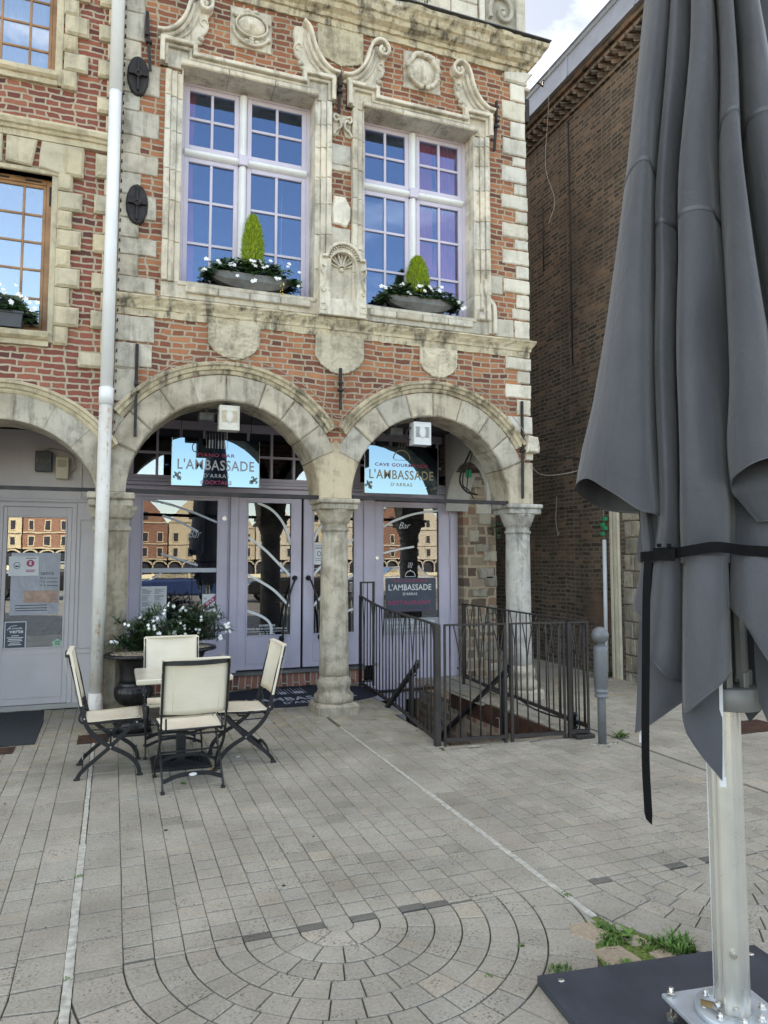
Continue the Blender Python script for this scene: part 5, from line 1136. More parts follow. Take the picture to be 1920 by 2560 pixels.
mb = MB(); mb.box(-1.012, -.822, G2 - .008, G2 - .006, .650, .926); mb.build('dark_face', M['paper_navy'], o)
mb = MB(); text(mb, 'la mutuelle', -.975, .855, G2 - .009, .022, .125, .01); text(mb, 'verte', -.975, .812, G2 - .009, .036, .135, .02); stripe(mb, [(-.995, .845), (-.96, .885), (-.90, .895)], .006, G2 - .0095)
for z, a in ((.782, .05), (.762, .11), (.745, .09), (.728, .10), (.706, .07), (.688, .09)): mb.box(-.917 - a / 1.4, -.917 + a / 1.4, G2 - .0095, G2 - .0085, z, z + .008)
mb.build('sign_print', M['letter_white'], o)
mb = MB(); mb.prism([(-.549, .652), (-.459, .652), (-.457, .695), (-.445, .698), (-.502, .743), (-.563, .703), (-.549, .700)], G2 - .002, G2 - .004); o = mb.build('house_sticker', M['paper_green']); tag(o, 'pale green house shaped sticker at the foot of the grey door glass', 'sticker')
mb = MB()
for z in (.71, .70, .685, .672): mb.box(-.53, -.475, G2 - .0055, G2 - .0045, z, z + .005)
mb.build('sticker_print', M['letter_dark'], o)
o = thing('alarm_box', 'dark open junction box with wires under the left arch', 'box', (-.69, 1.2, 2.55)); mb = MB(); mb.box(-.775, -.61, 1.18, 1.29, 2.545, 2.762, bev=.006); mb.build('case', M['plastic_grey'], o)
mb = MB()
for k in range(7): mb.tube([(-.755 + k * .02, 1.172, 2.70), (-.755 + k * .02, 1.168, 2.64 - .01 * (k % 3))], .004, 5)
mb.tube(spline([(-.69, 1.2, 2.77), (-.6, 1.22, 2.80), (-.42, 1.25, 2.74), (-.38, 1.27, 2.60), (-.42, 1.27, 2.55)], 5), .005); mb.build('wires', M['cable_pale'], o)
o = thing('siren_box', 'cream siren box with vents beside the dark junction box', 'box', (-.5, 1.2, 2.47)); mb = MB(); mb.box(-.573, -.442, 1.19, 1.29, 2.472, 2.71, bev=.008); mb.build('case', M['conduit'], o)
mb = MB(); 
for k in range(7): mb.box(-.555, -.465, 1.187, 1.19, 2.60 + k * .012, 2.604 + k * .012)
mb.build('vent_slot', M['zinc'], o)
# window box of the neighbour
def trough(name, label, loc, L, mat, kind):
    o = thing(name, label, 'planter', loc); mb = MB()
    if kind == 'boat':
        rings = []
        for i in range(25):
            t = i / 24; x = -L / 2 + L * t; e = 1 - abs(2 * t - 1) ** 3.2; w = .035 + .075 * e; h = .0 + .13 * (1 - e) ** .9; zt = .145 + .018 * (2 * t - 1) ** 2
            rings.append([(x, -w, zt), (x, -w * .95, max(h, .02) + (zt - h) * .4), (x, -w * .55, h), (x, w * .55, h), (x, w * .95, max(h, .02) + (zt - h) * .4), (x, w, zt), (x, w - .012, zt), (x, w * .5, zt - .03), (x, -w * .5, zt - .03), (x, -w + .012, zt)])
        mb.sweep(rings, tint=1.0, sm=False)
    else:
        rings = []
        for z, q in ((0, .0), (.12, .012), (.125, .022), (.145, .022)):
            rings.append([(-L / 2 - q, -.08 - q, z), (L / 2 + q, -.08 - q, z), (L / 2 + q, .08 + q, z), (-L / 2 - q, .08 + q, z)])
        mb.sweep(rings, sm=False)
    mb.build('trough', M[mat], o, local=True); return o
def leaf(mb, p, d, L, w, mi=0, bend=.25, n=Vector((0, 0, 1)), fold=0.0):
    d = Vector(d).normalized(); u = d.cross(n); u = u.normalized() if u.length > .01 else Vector((1, 0, 0)); nn = u.cross(d)
    p = Vector(p); pts = []
    for t, ww in ((0, .12), (.3, .85), (.6, 1.0), (.85, .55)):
        c = p + d * L * t - nn * (-bend * L * t * t) * -1; pts += [c - u * w * ww / 2 + nn * fold * ww * w, c, c + u * w * ww / 2 + nn * fold * ww * w]
    tip = p + d * L - nn * bend * L; pts.append(tip); f = []
    for k in range(3): a = k * 3; f += [(a, a + 1, a + 4, a + 3), (a + 1, a + 2, a + 5, a + 4)]
    f += [(9, 10, 12), (10, 11, 12)]; mb.add(pts, f, R.uniform(.55, 1.5), mi)
def flower(mb, c, r, nrm=(0, -1, .3), mi=0, k=5):
    nrm = Vector(nrm).normalized(); u = nrm.orthogonal().normalized(); v = nrm.cross(u); c = Vector(c); ph = R.uniform(0, 1)
    for i in range(k):
        a = ph + 2 * pi * i / k; d = u * cos(a) + v * sin(a); e = u * cos(a + 1.57) + v * sin(a + 1.57)
        mb.add([c, c + d * r * .55 + e * r * .38 + nrm * r * .1, c + d * r + e * r * .18 + nrm * r * .05, c + d * r - e * r * .2, c + d * r * .55 - e * r * .34 + nrm * r * .1], [(0, 1, 2, 3, 4)], 1.0, mi)
def bush(o, L, n, fl, hmax=.16, dep=.11, leafL=.075, seed=1, leaf_w=.038):
    R.seed(seed); lf = MB(); pt = MB(); st = MB()
    for i in range(n):
        t = R.uniform(-1, 1); x = t * L / 2; y = R.uniform(-dep, dep); h = hmax * (1 - .55 * abs(t) ** 2) * R.uniform(.1, 1.0) * (1 - .3 * abs(y / dep)); 
        c = Vector((x, y, .13 + h - .06 * (abs(t) > .8))); a = R.uniform(0, 2 * pi); dd = Vector((cos(a), sin(a) - .4, R.uniform(-.35, .5)))
        for k in range(5): aa = a + k * 1.25; leaf(lf, c, (cos(aa), sin(aa) - .55, R.uniform(-.2, .7)), leafL * R.uniform(.6, 1.1), leaf_w * R.uniform(.7, 1.1), 0, .3, n=Vector((0, -.7, .7)).normalized())
    for t, hh, y in fl:
        c = (t * L / 2, y, .13 + hh); 
        for k in range(R.choice((1, 2, 2, 3))): flower(pt, (c[0] + R.uniform(-.03, .03), c[1] - R.uniform(0, .02), c[2] + R.uniform(-.02, .02)), R.uniform(.018, .026), (R.uniform(-.5, .5), -1, R.uniform(0, .8)))
    lf.build('foliage', M['leaf_dark'], o, local=True); pt.build('blossoms', M['petal'], o, local=True)
def cone(o, cx, h, r, z0=.13, seed=3):
    R.seed(seed); mb = MB(); 
    for i in range(5200):
        t = R.random() ** .8; z = z0 + h * t; rr = r * (1.0 - t) ** .62 * (.80 + .55 * t) * (0.45 + .55 * R.random() ** .4); a = R.uniform(0, 2 * pi)
        rr *= 1 + .22 * mnoise.noise(Vector((cos(a) * 2.2, sin(a) * 2.2, t * 5 + cx * 9))); p = Vector((cx + rr * cos(a), rr * .8 * sin(a), z)); d = Vector((cos(a) * R.uniform(.3, 1.1), sin(a) * .7, R.uniform(.6, 1.1))).normalized(); L = R.uniform(.025, .06)
        u = Vector((-sin(a + R.uniform(-1, 1)), cos(a + R.uniform(-1, 1)), 0)) * .0035; mb.add([p - u, p + u, p + d * L * .6 + u * .8, p + d * L], [(0, 1, 2, 3)], R.uniform(.35, 1.25), 0)
    for i in range(160):
        t = R.uniform(0, .95); a = R.uniform(0, 2 * pi); rr = r * (1.0 - t) ** .62 * (.8 + .55 * t); p = Vector((cx + rr * cos(a) * .9, rr * .8 * sin(a), z0 + h * t)); d = Vector((cos(a) * .8, sin(a) * .8, 1)).normalized(); u = Vector((-sin(a), cos(a), 0)) * .004; L = R.uniform(.04, .07); mb.add([p - u, p + u, p + d * L], [(0, 1, 2)], R.uniform(.8, 1.3), 0)
    mb.build('conifer_crown', M['leaf_lime'], o, local=True); mb = MB(); mb.tube([(cx, 0, .08), (cx, 0, z0 + h * .7)], .012); mb.build('stem', M['wood'], o, local=True)
o = trough('flower_trough', 'boat shaped zinc trough with tall slender lime conifer on the left upstairs sill', (1.31, .02, 4.382), .88, 'zinc', 'boat')
fl1 = [(-1.02, -.01, -.12), (-.93, .09, -.1), (-.72, .10, -.1), (-.42, .06, -.13), (-.3, -.03, -.14), (-.05, .13, -.12), (.08, .14, -.13), (.15, .14, -.12), (-.02, -.07, -.15), (.03, .1, -.13), (.25, .10, -.13), (.4, .17, -.1), (.75, .16, -.1), (1.0, .10, -.11), (1.0, -.04, -.13), (.5, -.02, -.14)]
bush(o, .98, 360, fl1, .21, .12, seed=11); cone(o, .015, .58, .142, z0=.22, seed=5)
mb = MB(); 
for k in range(7): leaf(mb, (.30 + R.uniform(-.03, .03), -.15, .08 - .02 * k), (R.uniform(-1, 1), -.4, -.8), .035, .016)
mb.build('yellow_leaves', M['petal_yellow'], o, local=True)
o = trough('flower_trough', 'boat shaped zinc trough with short plump lime conifer on the right upstairs sill', (3.22, .02, 4.382), .88, 'zinc', 'boat')
fl2 = [(-1.0, .08, -.12), (-.92, .07, -.12), (-.85, .1, -.1), (-.5, .13, -.1), (-.42, .02, -.14), (-.16, .12, -.12), (-.02, .14, -.12), (.12, .14, -.12), (.22, .12, -.12), (.35, .12, -.11), (.45, .17, -.1), (.88, -.0, -.13), (-.3, .04, -.13), (.05, .08, -.13), (1.0, -.05, -.12)]
bush(o, .98, 330, fl2, .19, .12, seed=21); cone(o, -.02, .43, .175, z0=.20, seed=8)
o = trough('window_box', 'dark plastic window box of white flowers on the lower oak window sill', (-1.12, -.03, 3.722), .62, 'plastic_grey', 'box')
fl3 = [(.1, .2, -.1), (.3, .22, -.1), (.45, .17, -.12), (.62, .23, -.1), (.75, .15, -.12), (.9, .12, -.12), (1.1, .10, -.1), (.2, .1, -.13), (.55, .08, -.14), (1.0, .04, -.12), (0, .14, -.12), (-.3, .2, -.1)]
bush(o, .82, 240, fl3, .24, .11, .065, seed=31)
# ================================================================== RIGHT BUILDING ACROSS THE ALLEY
X0 = 6.42; YN = -.55
Bd = thing('alley_building', 'tall dark soot-stained brick building closing the alley on the right', 'building', (X0, YN, 0))
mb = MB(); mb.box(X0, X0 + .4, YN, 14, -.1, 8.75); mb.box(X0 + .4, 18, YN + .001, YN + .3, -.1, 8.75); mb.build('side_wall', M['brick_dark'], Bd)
mb = MB(); mb.box(X0 + .41, 18, YN - .03, YN, -.1, 9.0); mb.build('front_wall', M['brick_red'], Bd)
mb = MB()
for z0 in range(0, 15):
    z = -.1 + z0 * .22; y = YN - .03
    while y < .56:
        w = min(R.uniform(.18, .36), .60 - y)
        if w < .08: break
        mb.prism(rough(rect(y, y + w - .008, z + .004, z + .212), .05, .006), X0 + .3, X0 - .014 - R.uniform(0, .01), .012, rt(.45, .85), fr=lambda a, b, d: (d, a, b)); y += w
mb.build('corner_stone', M['stone_grey'], Bd)
mb = MB()   # corbelled eaves
for z, d in ((8.36, .03), (8.50, .0), (8.66, .075)): 
    if d: mb.box(X0 - d, X0 + .02, YN, 14, z, z + .06, rt(.8, 1.0))
for k in range(66):
    y = YN + .05 + k * .155
    mb.add([(X0 - .10, y + .05, 8.44), (X0, y, 8.44), (X0, y + .10, 8.44), (X0 - .10, y + .05, 8.50), (X0, y, 8.50), (X0, y + .10, 8.50)], [(0, 1, 2), (3, 5, 4), (0, 3, 4, 1), (0, 2, 5, 3)], rt(.7, 1.2))
    y += .075
    mb.add([(X0 - .14, y + .05, 8.52), (X0 - .0, y, 8.52), (X0 - .0, y + .10, 8.52), (X0 - .14, y + .05, 8.59), (X0 - .0, y, 8.59), (X0 - .0, y + .10, 8.59)], [(0, 1, 2), (3, 5, 4), (0, 3, 4, 1), (0, 2, 5, 3)], rt(.7, 1.3))
    mb.box(X0 - .12, X0, y - .02, y + .10, 8.60, 8.655, rt(.8, 1.1))
mb.box(X0 - .13, X0 + .1, YN, 14, 8.72, 8.80, 1.0)
mb.build('corbel_eaves', M['brick_dark'], Bd)
mb = MB(); mb.box(X0 - .20, X0 + .1, YN - .05, 14, 8.80, 9.13); 
for k in range(9): y = YN + .4 + k * 1.5; mb.box(X0 - .215, X0 - .2, y, y + .02, 8.80, 9.13)
mb.build('eaves_fascia', M['lead'], Bd)
mb = MB(); mb.add([(X0 - .24, YN - .1, 9.14), (X0 - .24, 14, 9.14), (X0 + 3.5, 14, 12.2), (X0 + 3.5, YN - .1, 12.2), (X0 - .24, YN - .1, 9.19), (X0 - .24, 14, 9.19), (X0 + 3.5, 14, 12.3), (X0 + 3.5, YN - .1, 12.3)], [(0, 1, 2, 3), (4, 7, 6, 5), (0, 4, 5, 1), (0, 3, 7, 4)]); mb.build('roof', M['slate'], Bd)
mb = MB(); mb.prism([(1.02 + .0, 3.0)] and [(2.05 + .55 * cos(radians(a)), 2.33 + .14 * sin(radians(a))) for a in range(0, 181, 20)] + [(2.05 + .55 * cos(radians(a)), 2.22 + .14 * sin(radians(a))) for a in range(180, -1, -20)], X0 + .1, X0 - .012, .004, .8, fr=lambda a, b, d: (d, a, b))
mb.build('relieving_arch', M['brick_dark'], Bd)
mb = MB(); mb.tube([(X0 - .02, 1.62, 4.5), (X0 - .02, 1.62, 8.3)], .012, 6); mb.tube([(X0 - .02, 2.35, 6.2), (X0 - .02, 2.35, 7.3)], .010, 6); o = mb.build('wall_cable', M['cable_dark']); tag(o, 'black cable running straight up the dark brick wall', 'cable')
mb = MB(); mb.tube(spline([(4.66, .3, 3.10), (5.3, .9, 2.98), (6.4, 1.2, 3.02)], 8), .010, 6); o = mb.build('overhead_cable', M['cable_dark']); tag(o, 'black cable sagging across the alley to the dark wall', 'cable')
mb = MB(); mb.tube(spline([(4.68, .2, 2.86), (5.4, 1.0, 2.74), (5.9, 1.1, 2.78), (6.4, 1.0, 2.92)], 8), .006, 6); mb.tube(spline([(X0 - .02, 2.1, 2.55), (X0 - .03, 2.12, 2.2), (X0 - .03, 2.08, 2.0), (X0 - .05, 2.05, 1.95), (X0 - .04, 2.02, 2.0)], 5), .006, 6); o = mb.build('overhead_cable', M['cable_pale']); tag(o, 'pale twisted cable crossing the alley below the black one, with a hooked end', 'cable')
mb = MB(); mb.tube(spline([(4.86, -.2, 7.72), (4.80, -.25, 7.0), (4.78, -.2, 6.3), (4.90, -.2, 5.9), (4.82, -.18, 5.6)], 8), .0022, 5); o = mb.build('dangling_wire', M['cable_pale']); tag(o, 'thin wire dangling from the cornice corner', 'wire')
mb = MB(); mb.tube([(4.78, -.05, 7.45), (4.86, -.05, 7.42), (4.87, -.05, 7.50)], .012, 6); mb.box(4.63, 4.70, .0, .1, 6.95, 7.25, bev=.01); mb.build('wire_hook', M['iron'], H)
# conduits near the front corner of the alley wall
mb = MB()
for (y, w) in ((.80, .045), (.72, .05), (.665, .04)): mb.box(X0 - .05, X0 - .013, y - w / 2, y + w / 2, 0.0, 3.4, bev=.004)
o = mb.build('cream_conduit', M['conduit']); tag(o, 'pair of tall cream plastic conduits on the dark wall corner', 'conduit')
mb = MB(); mb.tube([(X0 - .06, .93, 0.05), (X0 - .05, .93, 1.86)], .028, 12); o = mb.build('white_conduit', M['conduit_white']); tag(o, 'shorter white plastic conduit left of the cream ones', 'conduit')
mb = MB(); mb.tube([(X0 - .05, .935, 1.86), (X0 - .05, .94, 3.3)], .006, 6); mb.build('bare_cable', M['cable_pale'], o)
mb = MB()
for z, y in ((2.12, .90), (2.04, .955), (1.99, .90), (1.92, .96)): mb.box(X0 - .08, X0 - .03, y - .035, y + .025, z, z + .05, bev=.004)
mb.build('tape_tab', M['green_tape'], o)
# ================================================================== ROW OF GABLED HOUSES ACROSS THE SQUARE (seen in the glass)
def far_house(x, w, st, hb, c1, c2, roundtop, label):
    o = thing('gabled_house', label, 'building', (x, -165, 0), 0, 'houses across the square'); mb = MB(); y = 0
    mb.box(-w / 2, w / 2, -8, 0, 3.4, hb); 
    g = [(-w / 2, hb), (w / 2, hb)] + [(w / 2 * (1 - t) ** .7 * (1 if t < .999 else 0) + .8 * t, hb + 5 * t ** 1.3) for t in (.15, .35, .6, .85)] + ([(.9 * cos(radians(a)), hb + 5 + .9 * sin(radians(a))) for a in (0, 45, 90, 135, 180)] if roundtop else [(1.1, hb + 5), (0, hb + 6.2), (-1.1, hb + 5)])
    g += [(-a, b) for a, b in g[2:6]][::-1]; mb.prism(g, -.6, 0); mb.build('wall', M[c1], o, local=True)
    mb = MB()
    for z in (3.4, 6.9, hb): mb.box(-w / 2, w / 2, .0, .25, z, z + .3)
    for k in range(3): a = -w / 2 + (k + .0) * w / 3; mb.prism([(a + w / 6 + (w / 6) * cos(radians(q)), 2.2 + 1.1 * sin(radians(q))) for q in range(0, 181, 20)] + [(a + w / 6 + (w / 6 - .35) * cos(radians(q)), 2.2 + .8 * sin(radians(q))) for q in range(180, -1, -20)], -.5, .1); mb.box(a - .15, a + .15, -.4, .1, 0, 2.3)
    mb.build('stone_trim', M[c2], o, local=True)
    for z in (4.2, 7.7):
        for k in range(3):
            cx = -w / 2 + (k + .5) * w / 3; q = MB(); q.box(cx - .5, cx + .5, .02, .06, z, z + 1.9); wn_ = q.build('window', M['interior'], o, local=True); q = MB(); q.box(cx - .7, cx + .7, 0, .12, z - .25, z); q.box(cx - .7, cx - .5, 0, .12, z, z + 1.9); q.box(cx + .5, cx + .7, 0, .12, z, z + 1.9); q.box(cx - .7, cx + .7, 0, .14, z + 1.9, z + 2.15); q.build('window_frame', M[c2], wn_, local=True)
    q = MB(); q.box(-.5, .5, .02, .06, hb + .8, hb + 2.5); q.build('window', M['interior'], o, local=True)
    mb = MB(); mb.box(-w / 2, w / 2, -6, -.5, 0, 3.4); mb.build('arcade_back', M['interior'], o, local=True)
    mb = MB(); mb.prism([(-w / 2, hb), (w / 2, hb), (0, hb + 5)], -8, -.6); mb.build('roof', M['slate'], o, local=True)
kinds = [('stone_yellow', 0), ('stone_yellow', 1), ('brick_red', 0), ('stone_yellow', 0), ('brick_red', 1), ('stone_yellow', 1), ('stone_yellow', 0), ('stone', 1), ('stone_yellow', 0), ('stone', 0), ('brick_red', 1), ('stone', 0), ('brick_red', 0), ('stone', 1)]
labs = ['yellow house with pointed gable at the left end of the row across the square', 'yellow round gabled house mirrored in the grey shop door', 'first red house from the left, pointed gable, across the square', 'yellow house between two red ones across the square, pointed gable', 'red house with round gable mirrored in the wide shop window', 'yellow house with round gable mirrored in the wide shop window', 'yellow house with pointed gable mirrored in the left door leaf', 'pale round gabled house mirrored beside the middle column', 'yellow pointed house mirrored in the right door leaf', 'pale pointed house mirrored in the restaurant door', 'round gabled red house fourth from the right end of the row', 'grey pointed house third from the right end of the row', 'red pointed house next to last at the right end of the row', 'grey round gabled house closing the right end of the row']
R.seed(5)
for i, (c1, rd) in enumerate(kinds):
    far_house(-34 + i * 10.2, 9.9, 2, 11.6 + R.uniform(-.6, .6), c1, 'stone' if i > 6 else 'stone_yellow', bool(rd), labs[i])
# parked cars on the square (mirrored in the door glass)
def car(x, y, col, label, est):
    o = thing('parked_car', label, 'car', (x, y, 0), 0, 'cars parked on the square'); L = 4.2
    prof = [(-2.1, .35), (-2.1, .75), (-1.95, .92), (-1.1, 1.0), (1.7 if est else 1.35, 1.02), (2.05, .95), (2.1, .6), (2.08, .35)]
    mb = MB(); mb.prism(prof, -.85, .85, .08); mb.build('body', col, o, local=True)
    cab = [(-1.15, .98), (-.55, 1.42), (.9, 1.48), (1.75 if est else 1.4, 1.0)]
    mb = MB(); mb.prism(cab, -.74, .74, .06); mb.build('cabin_glass', M['glass_left'], o, local=True)
    mb = MB(); mb.prism([(-.55, 1.43), (.9, 1.49), (.88, 1.53), (-.5, 1.47)], -.70, .70, .01); mb.build('roof', col, o, local=True)
    for wx in (-1.3, 1.3):
        for wy in (-.84, .70): mb = MB(); mb.tube([(wx, wy, .31), (wx, wy + .14, .31)], .31, 20); w = mb.build('wheel', M['cable_dark'], o, local=True); mb = MB(); mb.tube([(wx, wy - .005, .31), (wx, wy + .145, .31)], .18, 14); mb.build('rim', M['steel'], w, local=True)
    for wy in (-.7, .5): mb = MB(); mb.box(-2.11, -2.0, wy, wy + .2, .66, .80, bev=.02); mb.build('headlight', M['lamp_clean'], o, local=True); mb = MB(); mb.box(2.0, 2.11, wy, wy + .2, .68, .86, bev=.02); mb.build('tail_light', M['letter_red'], o, local=True)
cp = [plain('car_paint_' + n, c, .25, .3, var=.03) for n, c in (('black', (.02, .02, .022)), ('grey', (.12, .125, .13)), ('blue', (.03, .06, .16)), ('white', (.6, .6, .6)))]
for i, (x, c, e, l) in enumerate(((-8, 1, 0, 'grey hatchback parked at the left end of the row on the square'), (-2.6, 0, 1, 'black estate car parked second from left on the square'), (2.6, 2, 0, 'blue hatchback mirrored in the wide shop window'), (7.6, 0, 1, 'black car mirrored in the left door leaf'), (12.6, 3, 0, 'white hatchback parked right of the black car'), (17.8, 1, 1, 'grey estate parked at the right end of the row'))): car(x, -21, cp[c], l, e)
# ================================================================== GROUND
def clip_half(P, nx, ny, c):
    o = []; n = len(P)
    for i in range(n):
        a, b = P[i], P[(i + 1) % n]; da = nx * a[0] + ny * a[1] - c; db = nx * b[0] + ny * b[1] - c
        if da >= 0: o.append(a)
        if (da >= 0) != (db >= 0): t = da / (da - db); o.append((a[0] + (b[0] - a[0]) * t, a[1] + (b[1] - a[1]) * t))
    return o
def pit_x(y): return (2.745 + (y + 1.55) * .083, 3.955 - .01 * (y + 1.6))
def blocked(x, y):
    if -1.66 < y < 1.75 and pit_x(y)[0] - .0 < x < pit_x(y)[1]: return True
    if y > 1.74 and x < 4.6: return True
    if y > 1.26 and x < -.02: return True
    return False
R.seed(99)
SET = MB()
def sett(P, col=None, z=0.0, j=.0018):
    if area(P) < 0: P = P[::-1]
    if j == .0018 and len(P) == 4: y_ = [p[1] for p in P]; m_ = (min(y_) + max(y_)) / 2; P = [(p[0], p[1] + (.0032 if p[1] < m_ else -.0032)) for p in P]
    if len(P) < 3 or abs(area(P)) < 6e-4: return
    cx = sum(p[0] for p in P) / len(P); cy = sum(p[1] for p in P) / len(P)
    if blocked(cx, cy): return
    A = inset(P, j * .85); B = inset(P, j * .85 + .003); n = len(P); z += R.uniform(-.0015, .0015) + .0
    if abs(area(B)) < 3e-4: return
    sx, sy = R.uniform(-.008, .008), R.uniform(-.008, .008)
    vs = [(x, y, -.012) for x, y in A] + [(x, y, z - .003 + (x - cx) * sx + (y - cy) * sy) for x, y in A] + [(x, y, z + (x - cx) * sx + (y - cy) * sy) for x, y in B]
    fs = [[i, (i + 1) % n, n + (i + 1) % n, n + i] for i in range(n)] + [[n + i, n + (i + 1) % n, 2 * n + (i + 1) % n, 2 * n + i] for i in range(n)] + [list(range(2 * n, 3 * n))]
    if col is None:
        k = R.gauss(1.0, .030); w = R.gauss(0, .010); col = (k * (1 + w), k, k * (1 - w))
        q = R.random()
        if q < .03: k *= .86; col = (k, k, k)
        elif q < .04: k *= 1.08; col = (k * 1.03, k, k * .95)
    if cy > -.4 and R.random() < .35: col = (col[0] * 1.04, col[1] * .98, col[2] * .90)
    SET.add(vs, fs, col)
DK = (.42, .43, .45)
for kx in range(-2, 5):
    cx = 1.02 + 2.2 * kx; cy = -4.17 if kx % 2 == 0 else -4.23
    xs = [-1.083, -.9] + [-.9 + .12 * i for i in range(1, 8)] + [.06 + .12 * i for i in range(0, 8)] + [1.083]
    for i, (a, b) in enumerate(zip(xs, xs[1:])):
        if b - a < .01: continue
        wide = abs((a + b) / 2) > .9; y = cy; L = .25 if wide else .123; dk = (i in ((5, 7, 9, 11, 12) if kx == 0 else (1, 5, 7, 11))) if kx in (0, 1) else False
        first = True
        y += 0 if wide else R.uniform(0, .02) if dk else R.uniform(-.0, .1)
        if not dk and not wide: sett([(cx + a, cy), (cx + b, cy), (cx + b, y), (cx + a, y)])
        while y < (6.5 if kx in (2,) else 1.9):
            h = L * R.uniform(.93, 1.07); x0 = cx + a + .001 * sin(y * 7); 
            if first and dk: h = .052; col = DK
            else: col = None
            first = False
            if wide and y > -.6: h = .125
            sett([(x0, y), (cx + b, y), (cx + b, y + h), (x0, y + h)], col); y += h
    # concentric half rings
    r = .06; k = 0
    while r < 2.35:
        w = .12 if r < .9 else .2; n = max(3, int(pi * (r + w / 2) / (.095 if r < .4 else .125 if r < .9 else .21))); off = R.random()
        for i in range(-1, n + 1):
            a0 = 180 + 180 * (i + off) / n; a1 = 180 + 180 * (i + 1 + off) / n; m_ = 4 if r < .3 else 2
            P = [(cx + r * cos(radians(a0 + (a1 - a0) * q / m_)), cy + r * sin(radians(a0 + (a1 - a0) * q / m_))) for q in range(m_ + 1)] + [(cx + (r + w) * cos(radians(a1 - (a1 - a0) * q / m_)), cy + (r + w) * sin(radians(a1 - (a1 - a0) * q / m_))) for q in range(m_ + 1)]
            P = clip_half(P, 0, -1, -cy)
            if len(P) > 2: P = clip_half(P, 1, 0, cx - 1.083)
            if len(P) > 2: P = clip_half(P, -1, 0, -(cx + 1.083))
            if len(P) > 2:
                mx_ = sum(p[0] for p in P) / len(P); my_ = sum(p[1] for p in P) / len(P)
                if abs(mx_ - (2.10 + (my_ + 4.7) * -.2)) < .05 + .3 * max(0, -4.5 - my_) and -4.93 < my_ < -4.52 and kx in (0, 1): continue
                sett(P, None, 0, .0035 if r < .9 else .005)
        if r == .06: sett([(cx + .0605 * cos(radians(a)), cy + .0605 * sin(radians(a))) for a in range(180, 361, 20)])
        r += w
pv = SET.build('paving', M['sett']); tag(pv, 'grey stone setts laid in straight rows that end in half circles', kind='structure')
mb = MB()   # bedding sheet around the stair pit
def quad(a, b, c, d, z): mb.add([(*a, z), (*b, z), (*c, z), (*d, z)], [(0, 1, 2, 3)])
Z_ = -.012; pl0, pr0 = pit_x(-1.62); pl1, pr1 = pit_x(1.78)
quad((-60, -100), (60, -100), (60, -1.62), (-60, -1.62), Z_); quad((-60, -1.62), (pl0, -1.62), (pl1, 1.78), (-60, 1.78), Z_); quad((pr0, -1.62), (60, -1.62), (60, 1.78), (pr1, 1.78), Z_); quad((-60, 1.78), (pl1, 1.78), (pl1, 40), (-60, 40), Z_); quad((4.5, 1.78), (60, 1.78), (60, 40), (4.5, 40), Z_)
o = mb.build('ground', M['joint']); tag(o, 'sandy bedding between the setts', kind='structure')
M['far_paving'] = brick_mat('distant_square_paving', (0, 1), [(0.0, (0.20, 0.19, 0.17)), (1.0, (0.30, 0.29, 0.26))], (0.12, 0.11, 0.09), bw=.3, bh=.15, soot=.1)
mb = MB(); quad((-60, -100), (60, -100), (60, -6.62), (-60, -6.62), -.006); o = mb.build('square', M['far_paving']); tag(o, 'open paved square behind the viewer', kind='structure')
mb = MB(); R.seed(4)
for kx in (-1, 0, 1, 2, 3):
    x = -.08 + 2.2 * kx; y = -4.5
    if kx == 2: continue
    while y < (-.42 if kx == 0 else -.95 if kx == 1 else 0.5):
        h = R.uniform(.25, .6); w = .014 + .004 * (y < -3) ; mb.prism(rough([(x - w, y), (x + w, y), (x + w, y + h - .003), (x - w, y + h - .003)], .03, .002), -.01, .0025, .002, rt(.85, 1.1), fr=lambda a, b, d: (a, b, d)); y += h
o = mb.build('kerb_strip', M['kerb_pale']); tag(o, 'narrow pale stone strips dividing the paving bays', kind='structure')
# grassy corner with flat stones, moss tufts
mb = MB(); R.seed(12)
mb.prism(rough([(2.03, -4.50), (2.14, -4.50), (2.32, -4.93), (1.88, -4.93)], .04, .01), -.012, -.002, .001, fr=lambda a, b, d: (a, b, d))
for p in ((-.08, -4.62),):
    mb.prism(rough([(p[0] - .03, p[1] - .05), (p[0] + .03, p[1] - .06), (p[0] + .03, p[1] + .05), (p[0] - .02, p[1] + .06)], .02, .008), -.01, .0015, .001, fr=lambda a, b, d: (a, b, d))
o = mb.build('moss', M['moss']); tag(o, 'moss and earth filling the broken paving corner by the dark slab', 'moss', kind='stuff')
mb = MB()
for P in ([(1.97, -4.52), (2.07, -4.55), (2.09, -4.66), (1.99, -4.70), (1.93, -4.6)], [(1.93, -4.73), (2.06, -4.75), (2.08, -4.87), (1.93, -4.9)], [(2.12, -4.68), (2.19, -4.70), (2.21, -4.78), (2.12, -4.77)], [(2.14, -4.83), (2.24, -4.82), (2.26, -4.9), (2.14, -4.91)]):
    mb.prism(rough(P, .03, .006), -.01, .006, .006, (1.10, .97, .84), fr=lambda a, b, d: (a, b, d))
o = mb.build('flagstone', M['sett']); tag(o, 'brown flat stones set in the grassy paving corner', kind='structure')
mb = MB()
